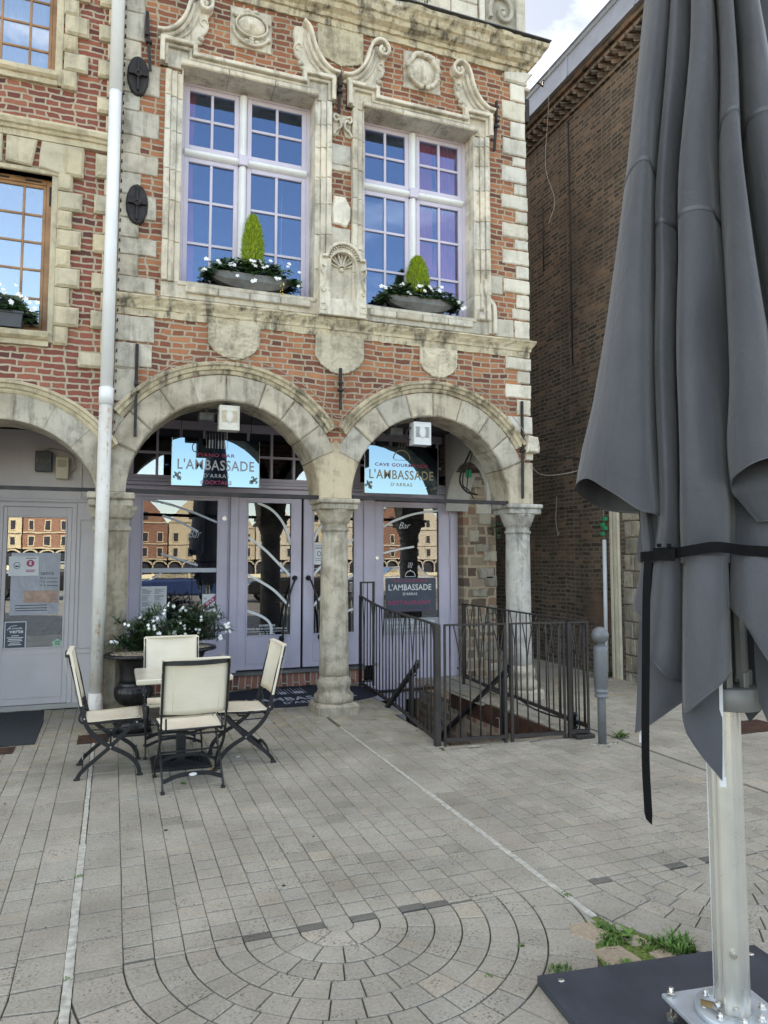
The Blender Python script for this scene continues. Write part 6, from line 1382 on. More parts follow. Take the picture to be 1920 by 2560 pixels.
def tuft(x, y, n, r, h, wide=.004):
    for i in range(n):
        a = R.uniform(0, 6.28); q = r * sqrt(R.random()); px, py = x + q * cos(a), y + q * sin(a); b = R.uniform(0, 6.28); t = R.uniform(.2, .9) * h; hh = h * R.uniform(.5, 1.1)
        u = Vector((-sin(b), cos(b), 0)) * wide; p = Vector((px, py, -.003)); p1 = p + Vector((cos(b) * t * .4, sin(b) * t * .4, hh * .6)); p2 = p + Vector((cos(b) * t, sin(b) * t, hh * .8))
        mb.add([p - u, p + u, p1 + u * .8, p1 - u * .8, p2], [(0, 1, 2, 3), (3, 2, 4)])
for x, y, n, r, h in ((2.28, -4.85, 240, .07, .06), (2.10, -4.62, 60, .05, .03), (2.05, -4.71, 80, .06, .03), (2.2, -4.8, 70, .06, .035), (1.93, -4.9, 50, .05, .03), (1.73, -4.83, 60, .05, .03), (-.06, -4.62, 90, .05, .02), (-.08, -4.2, 12, .02, .015), (-.08, -3.25, 20, .02, .02), (2.12, -4.28, 40, .03, .015), (1.68, -4.6, 14, .015, .015), (1.45, -4.75, 10, .015, .012), (4.2, -2.0, 10, .03, .02)): tuft(x, y, n, r, h)
o = mb.build('grass', M['leaf_weed']); tag(o, 'green grass tufts in the paving joints', 'grass', kind='stuff')
def weed(x, y, n, L, label, z=0.0):
    w = thing('weed', label, 'plant', (x, y, z), 0, 'weeds'); mb = MB()
    for i in range(n): a = R.uniform(0, 6.28); leaf(mb, (R.uniform(-.3, .3) * L, R.uniform(-.3, .3) * L, .003 + R.uniform(0, .4) * L), (cos(a), sin(a), R.uniform(.1, .7)), L * R.uniform(.5, 1.0), L * .28)
    mb.build('leaves', M['leaf_weed'], w, local=True)
weed(4.36, -1.86, 34, .09, 'low spreading weed on the paving beside the bollard'); weed(X0 - .12, .95, 90, .17, 'leafy weed at the foot of the white conduit'); weed(4.02, -.55, 22, .05, 'small weed on the paved edge of the stair pit'); weed(2.14, -4.72, 26, .055, 'broad leaved weed between the brown flat stones'); weed(1.99, -4.9, 20, .05, 'weed beside the dark slab edge')
cr = thing('wall_fern', 'small plant rooted high on the pier beside the right column', 'plant', (5.0, 1.62, 2.0)); mb = MB()
for i in range(90): a = R.uniform(0, 6.28); leaf(mb, (R.uniform(-.05, .1), R.uniform(-.1, 0), R.uniform(-.1, .12)), (cos(a), -.5, sin(a)), .04, .016)
mb.build('leaves', M['leaf_dark'], cr, local=True)
# ---- stair pit
PT = thing('stair_pit', 'sunken stair with rubble walls going down to the cellar door', 'stairwell', (3.35, 0, 0))
mb = MB(); a, b = pit_x(-1.62)[0], pit_x(1.78)[0]; c, d = pit_x(-1.62)[1], pit_x(1.78)[1]
mb.add([(c, -1.62, -.17), (c + .12, -1.62, -.17), (d + .12, 1.78, -.17), (d, 1.78, -.17), (c, -1.62, -2.6), (c + .12, -1.62, -2.6), (d + .12, 1.78, -2.6), (d, 1.78, -2.6)], [(0, 1, 2, 3), (0, 3, 7, 4), (0, 4, 5, 1)])
mb.add([(a, -1.62, -.014), (a - .12, -1.62, -.014), (b - .12, 1.78, -.014), (b, 1.78, -.014), (a, -1.62, -2.6), (a - .12, -1.62, -2.6), (b - .12, 1.78, -2.6), (b, 1.78, -2.6)], [(0, 1, 2, 3), (0, 3, 7, 4)])
mb.build('pit_wall', M['rubble_y'], PT)
mb = MB(); mb.box(a - .02, c + .03, -1.66, -1.62, -2.6, -.002, .8); mb.box(a - .01, c + .02, -1.62, -1.56, -.08, -.004, (.6, .58, .55), bev=.01); mb.build('front_edge', M['stone_grey'], PT)
mb = MB(); 
for i in range(9): y = -1.56 + i * .27; z = -.17 * (i + 1); mb.box(a - .1 + .05, c + .1, y, y + .30, z - .2, z, rt(.7, .9), bev=.01)
mb.build('step', M['stone_grey'], PT)
mb = MB(); mb.add([(c - .014, -1.6, .004), (c + .004, -1.6, .004), (c + .006 - .02, .80, .004), (c - .024 + 0, .80, .004), (c - .014, -1.6, -.20), (c + .004, -1.6, -.20), (c - .014, .80, -.20), (c - .024, .80, -.20)], [(0, 1, 2, 3), (0, 3, 7, 4), (3, 2, 6, 7)]); mb.build('rusty_plate', M['rust'], PT)
mb = MB(); mb.tube(spline([(3.93, -.36, -.10), (3.93, -.42, -.09), (3.93, -.44, -.14), (3.93, -.44, -.5)], 5), .006, 6); mb.build('bent_conduit', M['cable_pale'], PT)
mb = MB(); mb.box(3.29, 4.55, 1.70, 1.83, -.26, -.155, bev=.004); mb.box(3.49, 3.74, 1.72, 1.78, -2.4, -.262, bev=.004); mb.box(4.16, 4.5, 1.74, 1.83, -2.4, -.262, bev=.004); mb.box(3.0, 3.3, 1.74, 1.83, -2.4, .0); mb.build('cellar_door_frame', M['lilac'], PT)
mb = MB(); mb.box(2.95, 4.6, 2.6, 2.62, -2.6, 0); mb.box(2.9, 4.6, 1.8, 2.62, -2.6, -2.5); mb.box(2.95, 4.6, 1.86, 2.6, -.155, -.14); mb.build('cellar_room', M['dark'], PT)
mb = MB(); mb.box(3.02, 4.14, 1.66, 1.70, -.152, -.118, bev=.003); mb.build('flat_bar', M['iron_brown'], PT)
# handrails inside the pit
for nm, x, y0, z0, y1, z1 in (('left', 2.86, -.73, .567, 1.2, -.74), ('right', 3.9, -.72, .49, 1.1, -.66)):
    o = thing('handrail', 'sloping black handrail along the %s wall of the stair pit' % ('near left' if nm == 'left' else 'rusty plated right'), 'handrail', (x, y0, -.05)); mb = MB()
    mb.tube([(x, y0, z0), (x, y1, z1)], 0, flat=(.045, .035, (1, 0, 0))); mb.tube([(x, y0 + .012, z0 + .01), (x, y0 - .01, z0 + .035)], .024, 10); mb.build('rail', M['black_metal'], o)
    mb = MB(); mb.tube([(x + .0, y0 + .14, z0 - .12), (x, y0 + .14, -.6)], 0, flat=(.035, .035, (1, 0, 0))); mb.tube(spline([(x, y0 + .02, z0 - .03), (x + .01, y0 + .05, z0 - .10), (x, y0 + .14, z0 - .13)], 4), .008); mb.build('post', M['black_metal'], o)
# ---- railings with forked balusters
def rail_panel(name, label, A, B, zb, ztA, ztB, n, post0=True, post1=True, forks=3, loc=None, curve=None, seed=1, bulge=0.0):
    R.seed(seed); o = thing(name, label, 'railing', (A[0], A[1], 0)); mb = MB(); A = Vector((*A, 0)); B = Vector((*B, 0)); d = (B - A).normalized(); nrm = Vector((-d.y, d.x, 0))
    L = (B - A).length; zt = curve or (lambda t: ztA + (ztB - ztA) * t); pos = lambda t: A + (B - A) * t + nrm * bulge * sin(pi * t)
    mb.tube([pos(t / 12) + Vector((0, 0, zt(t / 12))) for t in range(13)], 0, flat=(.034, .014, (0, 0, 1)) if False else (.014, .036, (0, 0, 1))); mb.build('top_rail', M['iron_brown'], o); mb = MB(); mb.tube([pos(t / 8) + Vector((0, 0, zb)) for t in range(9)], 0, flat=(.03, .03, (0, 0, 1)))
    mb.build('bottom_rail', M['iron_brown'], o)
    fk = MB(); st = MB()
    for i in range(n):
        t = (i + .5) / n; p = pos(t); z1 = zt(t)
        if i % forks == 1:
            zf = z1 - R.uniform(.26, .40); st.tube([p + Vector((0, 0, zb)), p + Vector((0, 0, zf))], .0072, 7)
            for s_ in (-1, 1): w = R.uniform(.35, .85) * L / n; fk.tube(spline([p + Vector((0, 0, zf - .02)), p + d * s_ * w * .35 + Vector((0, 0, zf + (z1 - zf) * .4)), p + d * s_ * w + Vector((0, 0, z1 - .005))], 3), .0065, 6)
        else: st.tube([p + Vector((0, 0, zb)), p + Vector((0, 0, z1 - .005))], .0072, 7)
    st.build('baluster', M['iron_brown'], o, label='row of round vertical bars'); fk.build('forked_baluster', M['iron_brown'], o, label='forked tips of the bars')
    for f, q in ((post0, A), (post1, B)):
        if f: p = MB(); w = f if f is not True else .03; p.box(q.x - w, q.x + w, q.y - w, q.y + w, -.01, (ztA if q is A else ztB) + .004, bev=.003); p.build('post', M['iron_brown'], o)
    return o
rl = rail_panel('stair_railing', 'long brown iron railing left of the stair pit, ramping up towards the door', (3.0, 1.45), (2.70, -1.545), .045, 1.13, 1.03, 23, .014, .026, 3, curve=lambda t: 1.03 + .10 * max(0, 1 - t * 2.4) ** 1.5, seed=2, bulge=.05)
mb = MB(); mb.box(2.985, 3.01, 1.40, 1.425, 0, 1.31); mb.box(3.155, 3.18, 1.40, 1.425, 0, 1.31); mb.box(3.011, 3.154, 1.402, 1.422, 1.29, 1.31); mb.box(3.08, 3.09, 1.405, 1.418, .05, 1.289); mb.box(3.011, 3.154, 1.402, 1.422, .05, .07); mb.build('end_frame', M['iron_brown'], rl)
rail_panel('railing_gate', 'left leaf of the iron gate facing the square', (2.76, -1.575), (3.315, -1.645), .05, 1.03, 1.03, 6, .010, .013, 2, seed=3)
rail_panel('railing_gate', 'right leaf of the iron gate facing the square', (3.375, -1.652), (3.88, -1.715), .05, 1.03, 1.03, 5, .013, .010, 2, seed=4)
rr_ = rail_panel('stair_railing', 'brown iron railing on the far right side of the stair pit, before the pale column', (4.285, 1.1), (4.10, -1.76), .10, 1.02, 1.03, 21, .016, False, 3, seed=5)
rail_panel('railing_stub', 'short iron railing piece between gate post and corner', (3.93, -1.72), (4.10, -1.76), .06, 1.03, 1.03, 3, .018, .010, 2, seed=6)
mb = MB(); mb.box(3.95, 4.14, -1.80, -1.71, .0, .035, bev=.004); mb.build('foot_plate', M['iron_brown'], rr_)
mb = MB(); mb.tube(spline([(4.29, 1.3, .18), (4.25, .6, .09), (4.2, 0, .07), (4.17, -.4, .10), (4.14, -.8, .06), (4.08, -1.3, .09), (4.05, -1.62, .16), (4.03, -1.66, .2)], 8), .009, 6); o = mb.build('power_cable', M['cable_dark']); tag(o, 'black power cable looped along the foot of the right railing', 'cable')
o = thing('ground_light', 'small black floodlight lying at the railing corner', 'lamp', (4.03, -1.62, .03)); mb = MB(); mb.box(-.045, .045, -.03, .03, .02, .17, bev=.015); mb.build('case', M['black_metal'], o, local=True); mb = MB(); mb.box(-.032, .032, -.034, -.03, .05, .15, bev=.002); mb.build('lens', M['mirror'], o, local=True)
# ---- bollard
o = thing('bollard', 'grey steel bollard with ball top on the paving right of the stair railing', 'bollard', (4.075, -1.985, 0))
mb = MB(); mb.lathe([(.036, -.02), (.036, .40), (.0361, .405)], 0, 0, 24); mb.build('lower_post', M['bollard'], o, local=True)
mb = MB(); mb.lathe([(.037, .395), (.058, .40), (.060, .41), (.058, .42), (.052, .425), (.052, .44), (.060, .445), (.061, .455), (.057, .465), (.056, .48), (.060, .485), (.061, .80), (.058, .835), (.045, .845), (.030, .85), (.028, .875)], 0, 0, 28); mb.build('sleeve', M['bollard'], o, local=True)
mb = MB(); mb.ball((0, 0, .935), .075, 24, 16); mb.build('ball', M['bollard'], o, local=True)
mb = MB(); R.seed(3)
for i in range(60): a = R.uniform(0, 6.28); q = R.uniform(.04, .13); mb.ball((q * cos(a), q * sin(a) * .8, .002), R.uniform(.004, .009), 5, 3, sc=(1, 1, .5))
mb.build('crumbled_mortar', M['kerb_pale'], o, local=True)
# ---- mats, grates, litter
def slab_thing(name, P, z0, z1, mat, label, cat, bev=.004): mb = MB(); mb.prism(P, z0, z1, bev, fr=lambda a, b, d: (a, b, d)); o = mb.build(name, M[mat]); tag(o, label, cat); return o
dm = slab_thing('doormat', [(2.045 + 1.08 * cos(radians(a)) * (1 if abs(cos(radians(a))) < .9 else .98), 1.06 + .60 * sin(radians(a))) for a in range(0, 360, 10)], .002, .012, 'mat_dark', 'oval navy doormat with pale lettering behind the middle column', 'doormat')
mb = MB(); fr_ = lambda x0, y0: (lambda u, v: (x0 + u, y0 + v, .0135))
text(mb, "L'AMBASSADE", 0, 0, 0, .20, 1.27, .02, 1.08, fr=fr_(1.47, .78)); text(mb, "D'ARRAS", 0, 0, 0, .12, .47, .014, 1.15, fr=fr_(1.85, .595))
for i, w in enumerate((0, .03, .026, 0, 0, .028, .03, .03, 0)):
    x = 1.90 + i * .042; mb.box(x, x + .007, 1.17 if not w else 1.30, 1.46 + .03 * (i % 3), .0125, .0135)
    if w: mb.box(x - w / 2, x + w / 2 + .007, 1.17, 1.30, .0125, .0137)
mb.build('mat_lettering', M['letter_grey'], dm)
slab_thing('doormat', [(-1.35, .66), (-.565, .66), (-.60, 1.20), (-1.35, 1.20)], .002, .010, 'mat_grey', 'flat grey ribbed doormat at the grey shop door', 'doormat'); slab_thing('doormat', [(-1.35, -.28), (-.556, -.29), (-.563, .64), (-1.35, .64)], .002, .014, 'mat_grey', 'larger dark rubber mat in front of the grey ribbed one', 'doormat')
def grate(x0, x1, y0, y1, mat, label, n=9):
    o = thing('drain_grate', label, 'grate', ((x0 + x1) / 2, (y0 + y1) / 2, 0)); mb = MB(); mb.box(x0, x1, y0, y1, -.01, .003); mb.build('recess', M['dark'], o); mb = MB()
    for k in range(n): y = y0 + (y1 - y0) * (k + .2) / n; mb.box(x0 + .012, x1 - .012, y, y + (y1 - y0) / n * .55, .003, .007)
    for a, b, c, d in ((x0, x0 + .012, y0, y1), (x1 - .012, x1, y0, y1)): mb.box(a, b, c, d, .003, .0075)
    mb.build('bars', M[mat], o)
grate(-.215, .045, -.42, -.10, 'rust', 'rusty drain grate under the white drainpipe'); grate(-1.3, -.70, -.55, -.32, 'rust', 'rusty cover beside the dark rubber mat', 4); grate(5.45, 6.1, -2.15, -1.75, 'rust', 'ribbed brown cover on the paving beyond the parasol pole', 16)
def scrap(x, y, r, mat, label, name='leaf_litter', cat='leaf'):
    mb = MB(); P = [(x + r * R.uniform(.5, 1) * cos(a), y + r * R.uniform(.4, .9) * sin(a), .004 + R.uniform(0, r * .5)) for a in [i * .9 for i in range(7)]]; mb.add([(x, y, .006)] + P, [(0, i, i % 7 + 1) for i in range(1, 8)]); o = mb.build(name, M[mat]); tag(o, label, cat)
R.seed(8)
scrap(.845, -1.02, .05, 'paper', 'crumpled white paper under the table', 'paper_scrap', 'litter'); scrap(.80, -1.60, .035, 'dryleaf', 'dry brown leaf by the front chair leg'); scrap(.55, -1.88, .028, 'leaf_weed', 'fallen green leaf under the front chair'); scrap(1.56, -.22, .035, 'petal_yellow', 'yellow leaf on the paving in front of the middle column'); scrap(2.52, -.42, .04, 'dryleaf', 'curled dry leaf beside the left railing'); scrap(1.03, -1.33, .02, 'petal', 'white petal under the right chair', 'petal', 'petal'); scrap(.26, -1.35, .02, 'dryleaf', 'reddish leaf under the left chair')
mb = MB()   # chewing gum spots
for i in range(16): x, y = R.uniform(-1, 5), R.uniform(-4.9, -.8); r = R.uniform(.004, .014); mb.lathe([(r, .0005), (r, .0022)], x, y, 9)
o = mb.build('gum_spots', M['mat_grey']); tag(o, 'dark chewing gum spots on the setts', 'spots', kind='stuff')
# ================================================================== CHAIRS AND TABLE
def make_chair(label):
    o = thing('folding_chair', label, 'chair', (0, 0, 0), 0, 'cream and black folding chairs round the bistro table'); X = .222; up = (1, 0, 0)
    back = [(-.275, .905), (-.262, .84), (-.225, .70), (-.198, .57), (-.168, .45), (-.150, .39), (-.115, .335), (-.055, .275), (.02, .222), (.10, .180), (.17, .130), (.215, .07), (.228, .012)]
    seat = [(.205, .395), (.11, .31), (.02, .222), (-.07, .148), (-.14, .090), (-.185, .045), (-.203, .012)]
    for sx in (-1, 1):
        mb = MB(); mb.tube([Vector((sx * X, y, z)) for y, z in [(p.x, p.y) for p in [q for q in spline([(a, b) for a, b in back], 3)]]], 0, flat=(.012, .030, up)); mb.build('back_leg', M['black_metal'], o, local=True)
        mb = MB(); mb.tube([Vector((sx * (X - .016), p.x, p.y)) for p in spline(seat, 4)], 0, flat=(.012, .028, up)); mb.build('front_leg', M['black_metal'], o, local=True)
        mb = MB()
        for y, x in ((.228, X), (-.205, X - .016)): mb.box(sx * x - .014, sx * x + .014, y - .022, y + .022, 0.0, .014, bev=.003)
        mb.build('foot_pad', M['black_metal'], o, local=True)
        mb = MB()
        for y, z in ((.02, .222), (-.165, .44), (-.198, .57), (-.262, .83), (.2, .392)): mb.tube([(sx * (X + .006), y, z), (sx * (X + .010), y, z)], .0065, 8)
        mb.build('rivet', M['steel'], o, local=True)
        mb = MB(); mb.tube([Vector((sx * (X - .03), p.x, p.y)) for p in spline([(.215, .418), (.0, .398), (-.16, .40), (-.20, .43), (-.185, .50)], 4)], .0075, 6); mb.tube([(sx * (X - .02), .19, .35), (sx * (X - .02), -.13, .35)], .005, 6); mb.build('seat_rail', M['black_metal'], o, local=True)
    mb = MB()
    for y, z, r in ((.222, .405, .009), (-.17, .415, .008), (.02, .222, .007), (-.145, .375, .007)): mb.tube([(-X + .01, y, z), (X - .01, y, z)], r, 8)
    mb.tube(spline([(-X, -.271, .895), (-X * .5, -.305, .893), (0, -.315, .892), (X * .5, -.305, .893), (X, -.271, .895)], 4), 0, flat=(.032, .010, (0, 0, 1)))
    mb.tube(spline([(-X + .02, .03, .385), (0, .04, .345), (X - .02, .03, .385)], 4), .007, 6)
    mb.build('cross_bar', M['black_metal'], o, local=True)
    mb = MB(); mb.tube(spline([(-X + .02, -.17, .070), (-X * .4, -.17, .105), (X * .4, -.17, .105), (X - .02, -.17, .070)], 5), 0, flat=(.030, .006, (0, 0, 1))); st = mb.build('stretcher', M['black_metal'], o, local=True); mb = MB(); mb.tube(spline([(-X, .21, .095), (-X * .4, .21, .14), (X * .4, .21, .14), (X, .21, .095)], 5), 0, flat=(.022, .006, (0, 0, 1))); mb.build('stretcher', M['black_metal'], o, local=True)
    mb = MB(); mb.prism([(.028 * cos(a), .105 + .011 * sin(a)) for a in [i * .4488 for i in range(14)]], -.174, -.178, .001); mb.build('oval_badge', M['lamp_clean'], st, local=True)
    # sling seat and back with real sag
    mb = MB(); n = 12; rings = []
    for j in range(n + 1):
        t = j / n; y = .232 - t * .40; ring = []
        for i in range(13): u = -1 + 2 * i / 12; z = .425 - .012 * t - .022 * (1 - u * u) * sin(pi * min(1, t + .08)) + .004 * mnoise.noise(Vector((u * 2, t * 3, 1))); ring.append((u * (X - .004 - .018 * t), y, z))
        rings.append(ring)
    low = [[(x, y, z - .004) for x, y, z in r] for r in rings]
    mb.sweep([a + b[::-1] for a, b in zip(rings, low)], sm=True); mb.sweep([[(x, .236 + .010 * sin(q), .415 + .012 * cos(q)) for x in (-X + .02, X - .02)] for q in [i * pi / 6 for i in range(7)]], cap=False, loop=False, sm=True)
    s_ = mb.build('seat', M['cloth'], o, local=True)
    mb = MB(); rings = []
    for j in range(n + 1):
        t = j / n; z = .918 - t * .385; yb = -.282 + .082 * t + .0 ; ring = []
        for i in range(13): u = -1 + 2 * i / 12; ring.append((u * (X + .012 - .004 * t), yb + .020 - .034 * (1 - u * u) * (1 - .2 * t) + .003 * mnoise.noise(Vector((u * 3, t * 4, 5))), z - (.010 * (1 - u * u) * (t > .95))))
        rings.append(ring)
    low = [[(x, y - .004, z) for x, y, z in r] for r in rings]
    mb.sweep([a + b[::-1] for a, b in zip(rings, low)], sm=True)
    for sx in (-1, 1): mb.sweep([[(sx * (X + .012), y0 + (-.282 + .082 * t), .918 - t * .385) for y0 in (.020, .002)] for t in (0, .25, .5, .75, 1)], cap=False, loop=False, sm=False)
    mb.tube([(-X, -.283, .917), (X, -.283, .917)], 0, flat=(.034, .012, (0, 1, 0)))
    b_ = mb.build('backrest', M['cloth'], o, local=True)
    mb = MB(); 
    for sx in (-1, 1): mb.tube([(sx * .16, -.316, .88), (sx * .155, -.246, .56)], .0012, 4)
    mb.build('stitching', M['conduit'], b_, local=True)
    return o
ch = make_chair('folding chair nearest the camera, its cream back turned to us'); ch.location = (.597, -1.845, 0); ch.rotation_euler = (0, 0, radians(2.0))
for loc, rz, lab in (((.038, -1.31, 0), -pi / 2, 'folding chair by the drainpipe, seen from its left side, facing the table'), ((1.062, -1.35, 0), pi / 2 + radians(1), 'folding chair right of the table, in front of the double door'), ((.545, -.875, 0), pi, 'folding chair behind the table, its cream back before the oleander')):
    c = copy_tree(ch); c.location = loc; c.rotation_euler = (0, 0, rz); c['label'] = lab
TB = thing('bistro_table', 'square cream topped bistro table on a black pedestal', 'table', (.58, -1.315, 0))
mb = MB(); mb.box(-.355, .355, -.31, .31, .672, .712, bev=.008); mb.build('tabletop', M['tabletop'], TB, local=True)
mb = MB(); mb.box(-.035, .035, -.035, .035, .02, .66, bev=.004); mb.build('pedestal', M['black_metal'], TB, local=True)
mb = MB(); mb.box(-.22, .22, -.21, .21, .0, .018, bev=.006)
for k in range(6): q = .205 - k * .03; p = .195 - k * .03; mb.box(-q, q, -p, -p + .010, .018, .026 + .002 * k); mb.box(-q, q, p - .010, p, .018, .026 + .002 * k); mb.box(-q, -q + .010, -p + .0101, p - .0101, .018, .026 + .002 * k); mb.box(q - .010, q, -p + .0101, p - .0101, .018, .026 + .002 * k)
mb.build('base_plate', M['black_metal'], TB, local=True)
mb = MB(); mb.box(-.2, .2, -.02, .02, .655, .671); mb.box(-.02, .02, -.2, .2, .654, .6705); mb.build('top_support', M['black_metal'], TB, local=True)
# ---- urns with oleander
def urn(x, y, label, seed, span, n):
    o = thing('planter_urn', label, 'planter', (x, y, 0)); mb = MB()
    mb.box(-.17, .17, -.17, .17, .0, .02, bev=.004); mb.lathe([(.165, .02), (.165, .10), (.12, .115), (.10, .14), (.055, .17), (.045, .20), (.06, .215), (.045, .23)], 0, 0, 32); mb.build('foot', M['urn'], o, local=True)
    mb = MB(); mb.lathe([(.045, .225), (.07, .24), (.12, .27), (.158, .32), (.17, .37), (.166, .41), (.15, .435), (.135, .445), (.142, .455), (.13, .465)], 0, 0, 72, sq=lambda a, z: 1 + (.045 * abs(sin(a * 12)) if .25 < z < .43 else 0)); mb.build('bulb', M['urn'], o, local=True)
    mb = MB(); mb.lathe([(.13, .46), (.128, .50), (.135, .60), (.155, .66), (.19, .685), (.24, .695), (.262, .70), (.268, .715), (.255, .73), (.225, .728), (.19, .71), (.15, .70)], 0, 0, 96, sq=lambda a, z: 1 + (.012 * sin(a * 24) if z > .69 else 0))
    for k in range(36): a = k * pi / 18; mb.ball((.252 * cos(a), .252 * sin(a), .708), .019, 7, 5, sc=(1, 1, .75))
    mb.build('bowl', M['urn'], o, local=True)
    mb = MB(); hf = []
    R.seed(seed)
    for i in range(420): a = R.uniform(0, 6.28); q = .215 * sqrt(R.random()); mb.ball((q * cos(a), q * sin(a), .718 + .03 * (1 - q / .22)), R.uniform(.007, .013), 5, 4, sc=(1.3, 1, .7))
    mb.lathe([(.001, .735), (.1, .73), (.21, .712)], 0, 0, 24); mb.build('bark_mulch', M['gravel'], o, local=True)
    lf = MB(); pt = MB(); st = MB()
    for i in range(n):
        a = R.uniform(0, 2 * pi); s0 = R.uniform(.05, 1); tip = Vector((span[0] + (span[1] - span[0]) * R.random(), R.uniform(-.20, .22), .74 + (span[2] * R.uniform(.15, 1.0)) * (1 - .55 * abs(cos(a)) * s0)))
        mid = Vector((tip.x * .35, tip.y * .4, .74 + (tip.z - .74) * .75)); P = spline([(0 + R.uniform(-.05, .05), R.uniform(-.05, .05), .70), mid, tip], 6); st.tube(P, [.006 * (1 - .6 * q / len(P)) for q in range(len(P))], 5)
        for q in range(2, len(P)):
            d = (P[q] - P[q - 1]).normalized()
            for k in range(6): e = R.uniform(0, 2 * pi); s_ = Vector((cos(e), sin(e), R.uniform(-.2, .5))); leaf(lf, P[q] + d * R.uniform(-.01, .01), (s_ * .8 + d * .7), R.uniform(.07, .125), .015, 0, .2)
        if R.random() < .45:
            for k in range(R.choice((2, 3, 4, 5))): flower(pt, tip + Vector((R.uniform(-.03, .03), -.03 + R.uniform(-.02, .02), R.uniform(-.02, .04))), R.uniform(.013, .019), (R.uniform(-.5, .5), -1, R.uniform(-.1, .7)))
    lf.build('leaves', M['leaf_olive'], o, local=True); pt.build('blossoms', M['petal'], o, local=True); st.build('stems', M['leaf_dark'], o, local=True)
urn(.25, -.12, 'black fluted cast iron urn topped with bark mulch and white oleander beside the drainpipe', 41, (-.20, .45, .43), 32)
urn(.78, .25, 'second black urn of white oleander, mostly hidden behind the cream chairs', 42, (-.42, .38, .43), 44)
# ================================================================== PARASOL
UX, UY = 2.0, -5.41; RV = Vector((.70530, -.70891, 0)); VD = Vector((.70891, .70530, 0))
def UW(u, w, z): p = RV * u - VD * w; return Vector((p.x, p.y, z))
PS = thing('parasol', 'large closed charcoal parasol on an aluminium pole and dark slab, tied with a black strap', 'parasol', (UX, UY, 0))
cv = MB()
def sheet(rows, nu=5, nv=7, seams=(), hem=None, th=.0025, jit=0.0):
    """rows top->bottom of (u,w,z); smooth cloth through them; seams: rows fraction for tape strips"""
    G = [spline([Vector(p) for p in r], nu) for r in rows]; K = len(G[0]); cols = [spline([g[k] for g in G], nv) for k in range(K)]; Rn = len(cols[0])
    gr = [[cols[k][r] for k in range(K)] for r in range(Rn)]
    # wrinkles
    for r in range(Rn):
        for k in range(K):
            p = gr[r][k]; e = jit * mnoise.noise(Vector((p.x * 14, p.z * 3.0, p.y * 14))); gr[r][k] = Vector((p.x + e * .4, p.y + e, p.z))
    vs = [UW(p.x, p.y, p.z) for r in gr for p in r]; fs = [[r * K + k, r * K + k + 1, (r + 1) * K + k + 1, (r + 1) * K + k] for r in range(Rn - 1) for k in range(K - 1)]
    cv.add(vs, fs, 1.0, 0, True)
    def strip(r0, frac, wdt, off=.0016):
        # tape centred on grid row r0(float)
        a = []; b = []
        for k in range(K):
            i = min(int(r0), Rn - 2); f = r0 - i; p = gr[i][k].lerp(gr[i + 1][k], f); d = (gr[i + 1][k] - gr[i][k]).normalized(); q = p + d * wdt
            kk = min(k, K - 2); t = gr[i][kk + 1] - gr[i][kk]; n_ = t.cross(d); n_ = n_.normalized() if n_.length > 1e-8 else Vector((0, 1, 0))
            a.append((p, q, n_))
        for sg in (1, -1):
            vs = [UW(*(p + n_ * off * sg)) for p, q, n_ in a] + [UW(*(q + n_ * off * sg)) for p, q, n_ in a]
            cv.add(vs, [[k, k + 1, K + k + 1, K + k] for k in range(K - 1)], 1.0, 1, True)
    for s_ in seams: strip(s_ * (Rn - 1), 0, .014)
    if hem: strip((Rn - 1) - 1e-3 - hem, 0, .0035); 
    return gr
# bundle behind everything
sheet([[(-.06, .02, 4.5), (-.02, -.06, 4.5), (.03, -.08, 4.5), (.08, -.02, 4.5)], [(-.20, .0, 3.4), (-.08, -.15, 3.4), (.1, -.16, 3.4), (.22, .0, 3.4)], [(-.27, .0, 2.4), (-.12, -.2, 2.4), (.14, -.2, 2.4), (.32, .0, 2.4)], [(-.25, .0, 1.65), (-.12, -.18, 1.65), (.14, -.18, 1.65), (.26, .0, 1.65)], [(-.26, .0, 1.25), (-.12, -.2, 1.15), (.14, -.2, 1.2), (.28, .0, 1.1)]], jit=.01)
# left flap: front edge at the valley, round the outer fold, back inside
def fl(z, uv, us, bulge=.26, back=-.12, fr_=.13, hz=None):
    h = hz or [z] * 9; W = us - uv
    return [(uv + .010, fr_ * .2, h[0]), (uv + W * .05, bulge * .72, h[0] + (h[1] - h[0]) * .5), (uv + W * .20, bulge * .98, h[1]), (uv + W * .48, bulge * .93, h[2]), (uv + W * .80, bulge * .62, h[3]), (us, bulge * .14, h[4]), (uv + W * .72, back * .7, h[5]), (uv + W * .1, back * .4, h[6])]
sheet([fl(4.5, -.03, -.085, .10, -.03, .06), fl(3.5, -.106, -.205, .22, -.08, .12), fl(2.93, -.161, -.277, .26, -.12, .15), fl(2.29, -.183, -.379, .28, -.14, .16), fl(2.0, -.180, -.445, .29, -.15, .17),
       fl(1.85, -.172, -.470, .28, -.15, .17, [1.750, 1.775, 1.835, 1.895, 1.866, 1.80, 1.775])], 6, 8, seams=(.385,), hem=.25, jit=.014)
